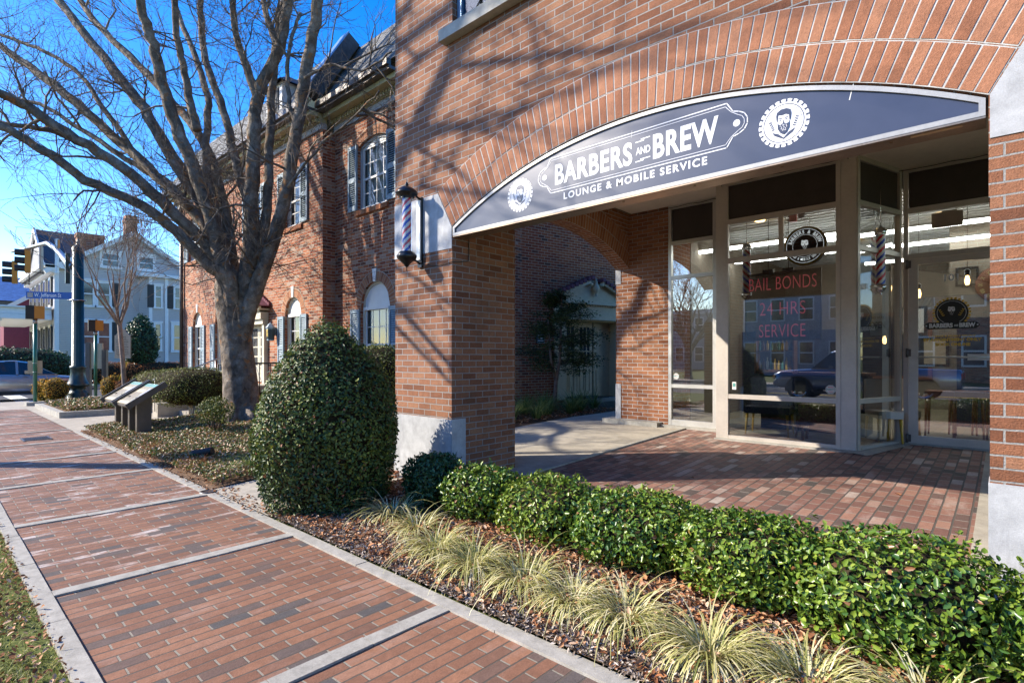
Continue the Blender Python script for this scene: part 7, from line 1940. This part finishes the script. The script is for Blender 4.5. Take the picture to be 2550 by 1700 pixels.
for i, (x, y, lab) in enumerate(((-6.75, 2.75, 'green grass clump beside the concrete walk'), (-7.1, 3.15, 'green grass clump left of the cone shrub'), (-6.75, 3.7, 'green grass clump behind the cone shrub'))):
    clump('liriope_clump', lab, x, y, float(bedz(x, y)) + .02, 120, 'blade_grn', .36, .009, .06, 'green grass clumps in the left bed', 1.1)
k = 0
for (x, y) in [(-6.75, 6.9), (-6.9, 7.5), (-6.75, 8.1), (-6.95, 8.7), (-6.8, 9.3), (-7.0, 9.9), (-7.35, 7.1), (-7.45, 7.9), (-7.4, 8.6), (-7.5, 9.2), (-7.4, 10.3), (-7.95, 8.3), (-7.95, 9.2), (-7.9, 10.0), (-7.1, 10.6), (-7.6, 10.9)]:
    clump('liriope_clump', 'green arching grass clump in the passage bed', x + R.uniform(-.08, .08), y + R.uniform(-.08, .08), .26, 130, 'blade_grn', .50, .012, .08, 'green grass clumps in the passage bed', .95)
for i, (x, y, lab) in enumerate(((-7.6, 2.42, 'dry tawny grass tuft by the drain pipe'), (-8.4, 2.36, 'dry tawny grass tuft along the sidewalk edging'), (-9.3, 2.34, 'farther dry tawny grass tuft along the edging'))):
    a = NR.uniform(0, 6.28, 260); q = .10 * np.sqrt(NR.uniform(0, 1, 260)); roots = np.stack([x + 2.2 * q * np.cos(a), y + .8 * q * np.sin(a), np.full(260, .05)], 1)
    tag(blade_mesh('dry_grass', roots, 'leaf_rust', .30, .003, 1.5, None), lab, 'ornamental grass', 'dry grass tufts')
# ground cover, litter, mulch, lawn --------------------------------------
def scatter(name, n, x0, x1, y0, y1, zf, mat, L, W_, lift=.01, tilt=.5, hump=0.0, mask=None, kind_label=None, tint=None, hv=0.02):
    x = NR.uniform(x0, x1, n); y = NR.uniform(y0, y1, n)
    if mask is not None: kp = mask(x, y); x, y = x[kp], y[kp]
    z = np.array([zf(a, b) for a, b in zip(x, y)]) + lift + NR.uniform(0, hv, len(x))
    p = np.stack([x, y, z], 1); nn = np.stack([NR.normal(0, tilt, len(x)), NR.normal(0, tilt, len(x)), np.ones(len(x))], 1)
    o = leaf_mesh(name, p, nn, mat, L, W_, None, tint)
    o['kind'] = 'stuff'; return o
mound = lambda x, y: bedz(x, y) + .03 + .045 * (math.sin(x * 2.3 + y) * math.sin(y * 3.1 - x * .7) + .5)
tag(scatter('ground_cover', 90000, -13.3, -6.45, 2.2, 5.9, mound, 'ivy', .034, .023, .0, .75, hv=.05, mask=lambda x, y: (NR.random(len(x)) < np.clip(1.25 - (y - 2.2) * .28, .2, 1)) & (x > -13.4 + (y - 2.2) * .3)), 'leafy ground cover and fallen leaves in the left bed', 'ground cover')
tag(scatter('ground_cover', 15000, -20.3, -16.8, 2.45, 5.6, lambda x, y: .16 + (y - 2.4) * .03, 'ivy', .055, .038, .0, .75, hv=.07), 'leafy ground cover inside the raised corner planter', 'ground cover')
tag(scatter('fallen_leaves', 26000, -4.95, .6, 2.16, 3.8, fbz, 'litter', .040, .019, .008, .55, hv=.03, mask=lambda x, y: NR.random(len(x)) < np.where(y < 2.62 + .10 * np.sin(x * 4), .38, 1)), 'brown fallen leaves over the shop bed', 'fallen leaves')
tag(scatter('mulch', 42000, -4.9, .8, 2.14, 3.0, fbz, 'chips', .024, .009, .004, .5, hv=.015), 'grey brown shredded mulch along the edging', 'mulch')
tag(scatter('fallen_leaves', 2600, -9.0, -6.45, 6.4, 11.0, lambda x, y: .25, 'litter', .05, .025, .012, .5, hv=.03), 'brown leaves under the passage grasses', 'fallen leaves')
tag(scatter('fallen_leaves', 1500, -13.4, -5.0, 2.1, 2.35, lambda x, y: .015, 'litter', .038, .02, .004, .4, hv=.008, mask=lambda x, y: NR.random(len(x)) < .55), 'brown leaves strewn along the sidewalk edging', 'fallen leaves')
tag(scatter('fallen_leaves', 5200, -7.5, -1.2, -.7, .49, lambda x, y: -.015, 'litter', .030, .015, .012, .6, hv=.03), 'dry leaves lying in the verge grass', 'fallen leaves')
m_ = 42000
roots = np.stack([NR.uniform(-7.0, -1.2, m_), NR.uniform(-.8, .475, m_), np.full(m_, -.022)], 1)
kp = NR.random(m_) < np.clip(.55 + .6 * lumps(roots * np.array([1, 1, 0]), 4, 3), .25, 1); roots = roots[kp]
tag(blade_mesh('grass', roots, 'grass', .058, .0032, 1.0, None, seg=3), 'patchy winter grass in the verge', 'grass', kind='stuff')
# last: a few stray leaves on the patio
for i, (x, y) in enumerate(((-1.35, 4.75), (-2.5, 5.6), (-.7, 6.1))):
    o = leaf_mesh('fallen_leaf', np.array([[x, y, patz(x, y) + .006]]), np.array([[.1, .1, 1.0]]), 'litter', .06, .035)
    tag(o, ['single yellow brown leaf on the sunlit patio bricks', 'single dry leaf in the shaded middle of the patio', 'single dry leaf on the patio before the shop door'][i], 'leaf')
for i, (x, y, z) in enumerate(((-10.7, 3.7, .18),)):
    clump('bulb_shoots', 'tuft of bright green bulb shoots at the foot of the big tree', x, y, z, 60, 'leaf_hedge', .20, .010, .10, None, .25)
for o in list(bpy.data.objects):
    if o.type == 'EMPTY' and o.parent is not None:
        for kk in ('label', 'category', 'group'):
            if kk in o: del o[kk]
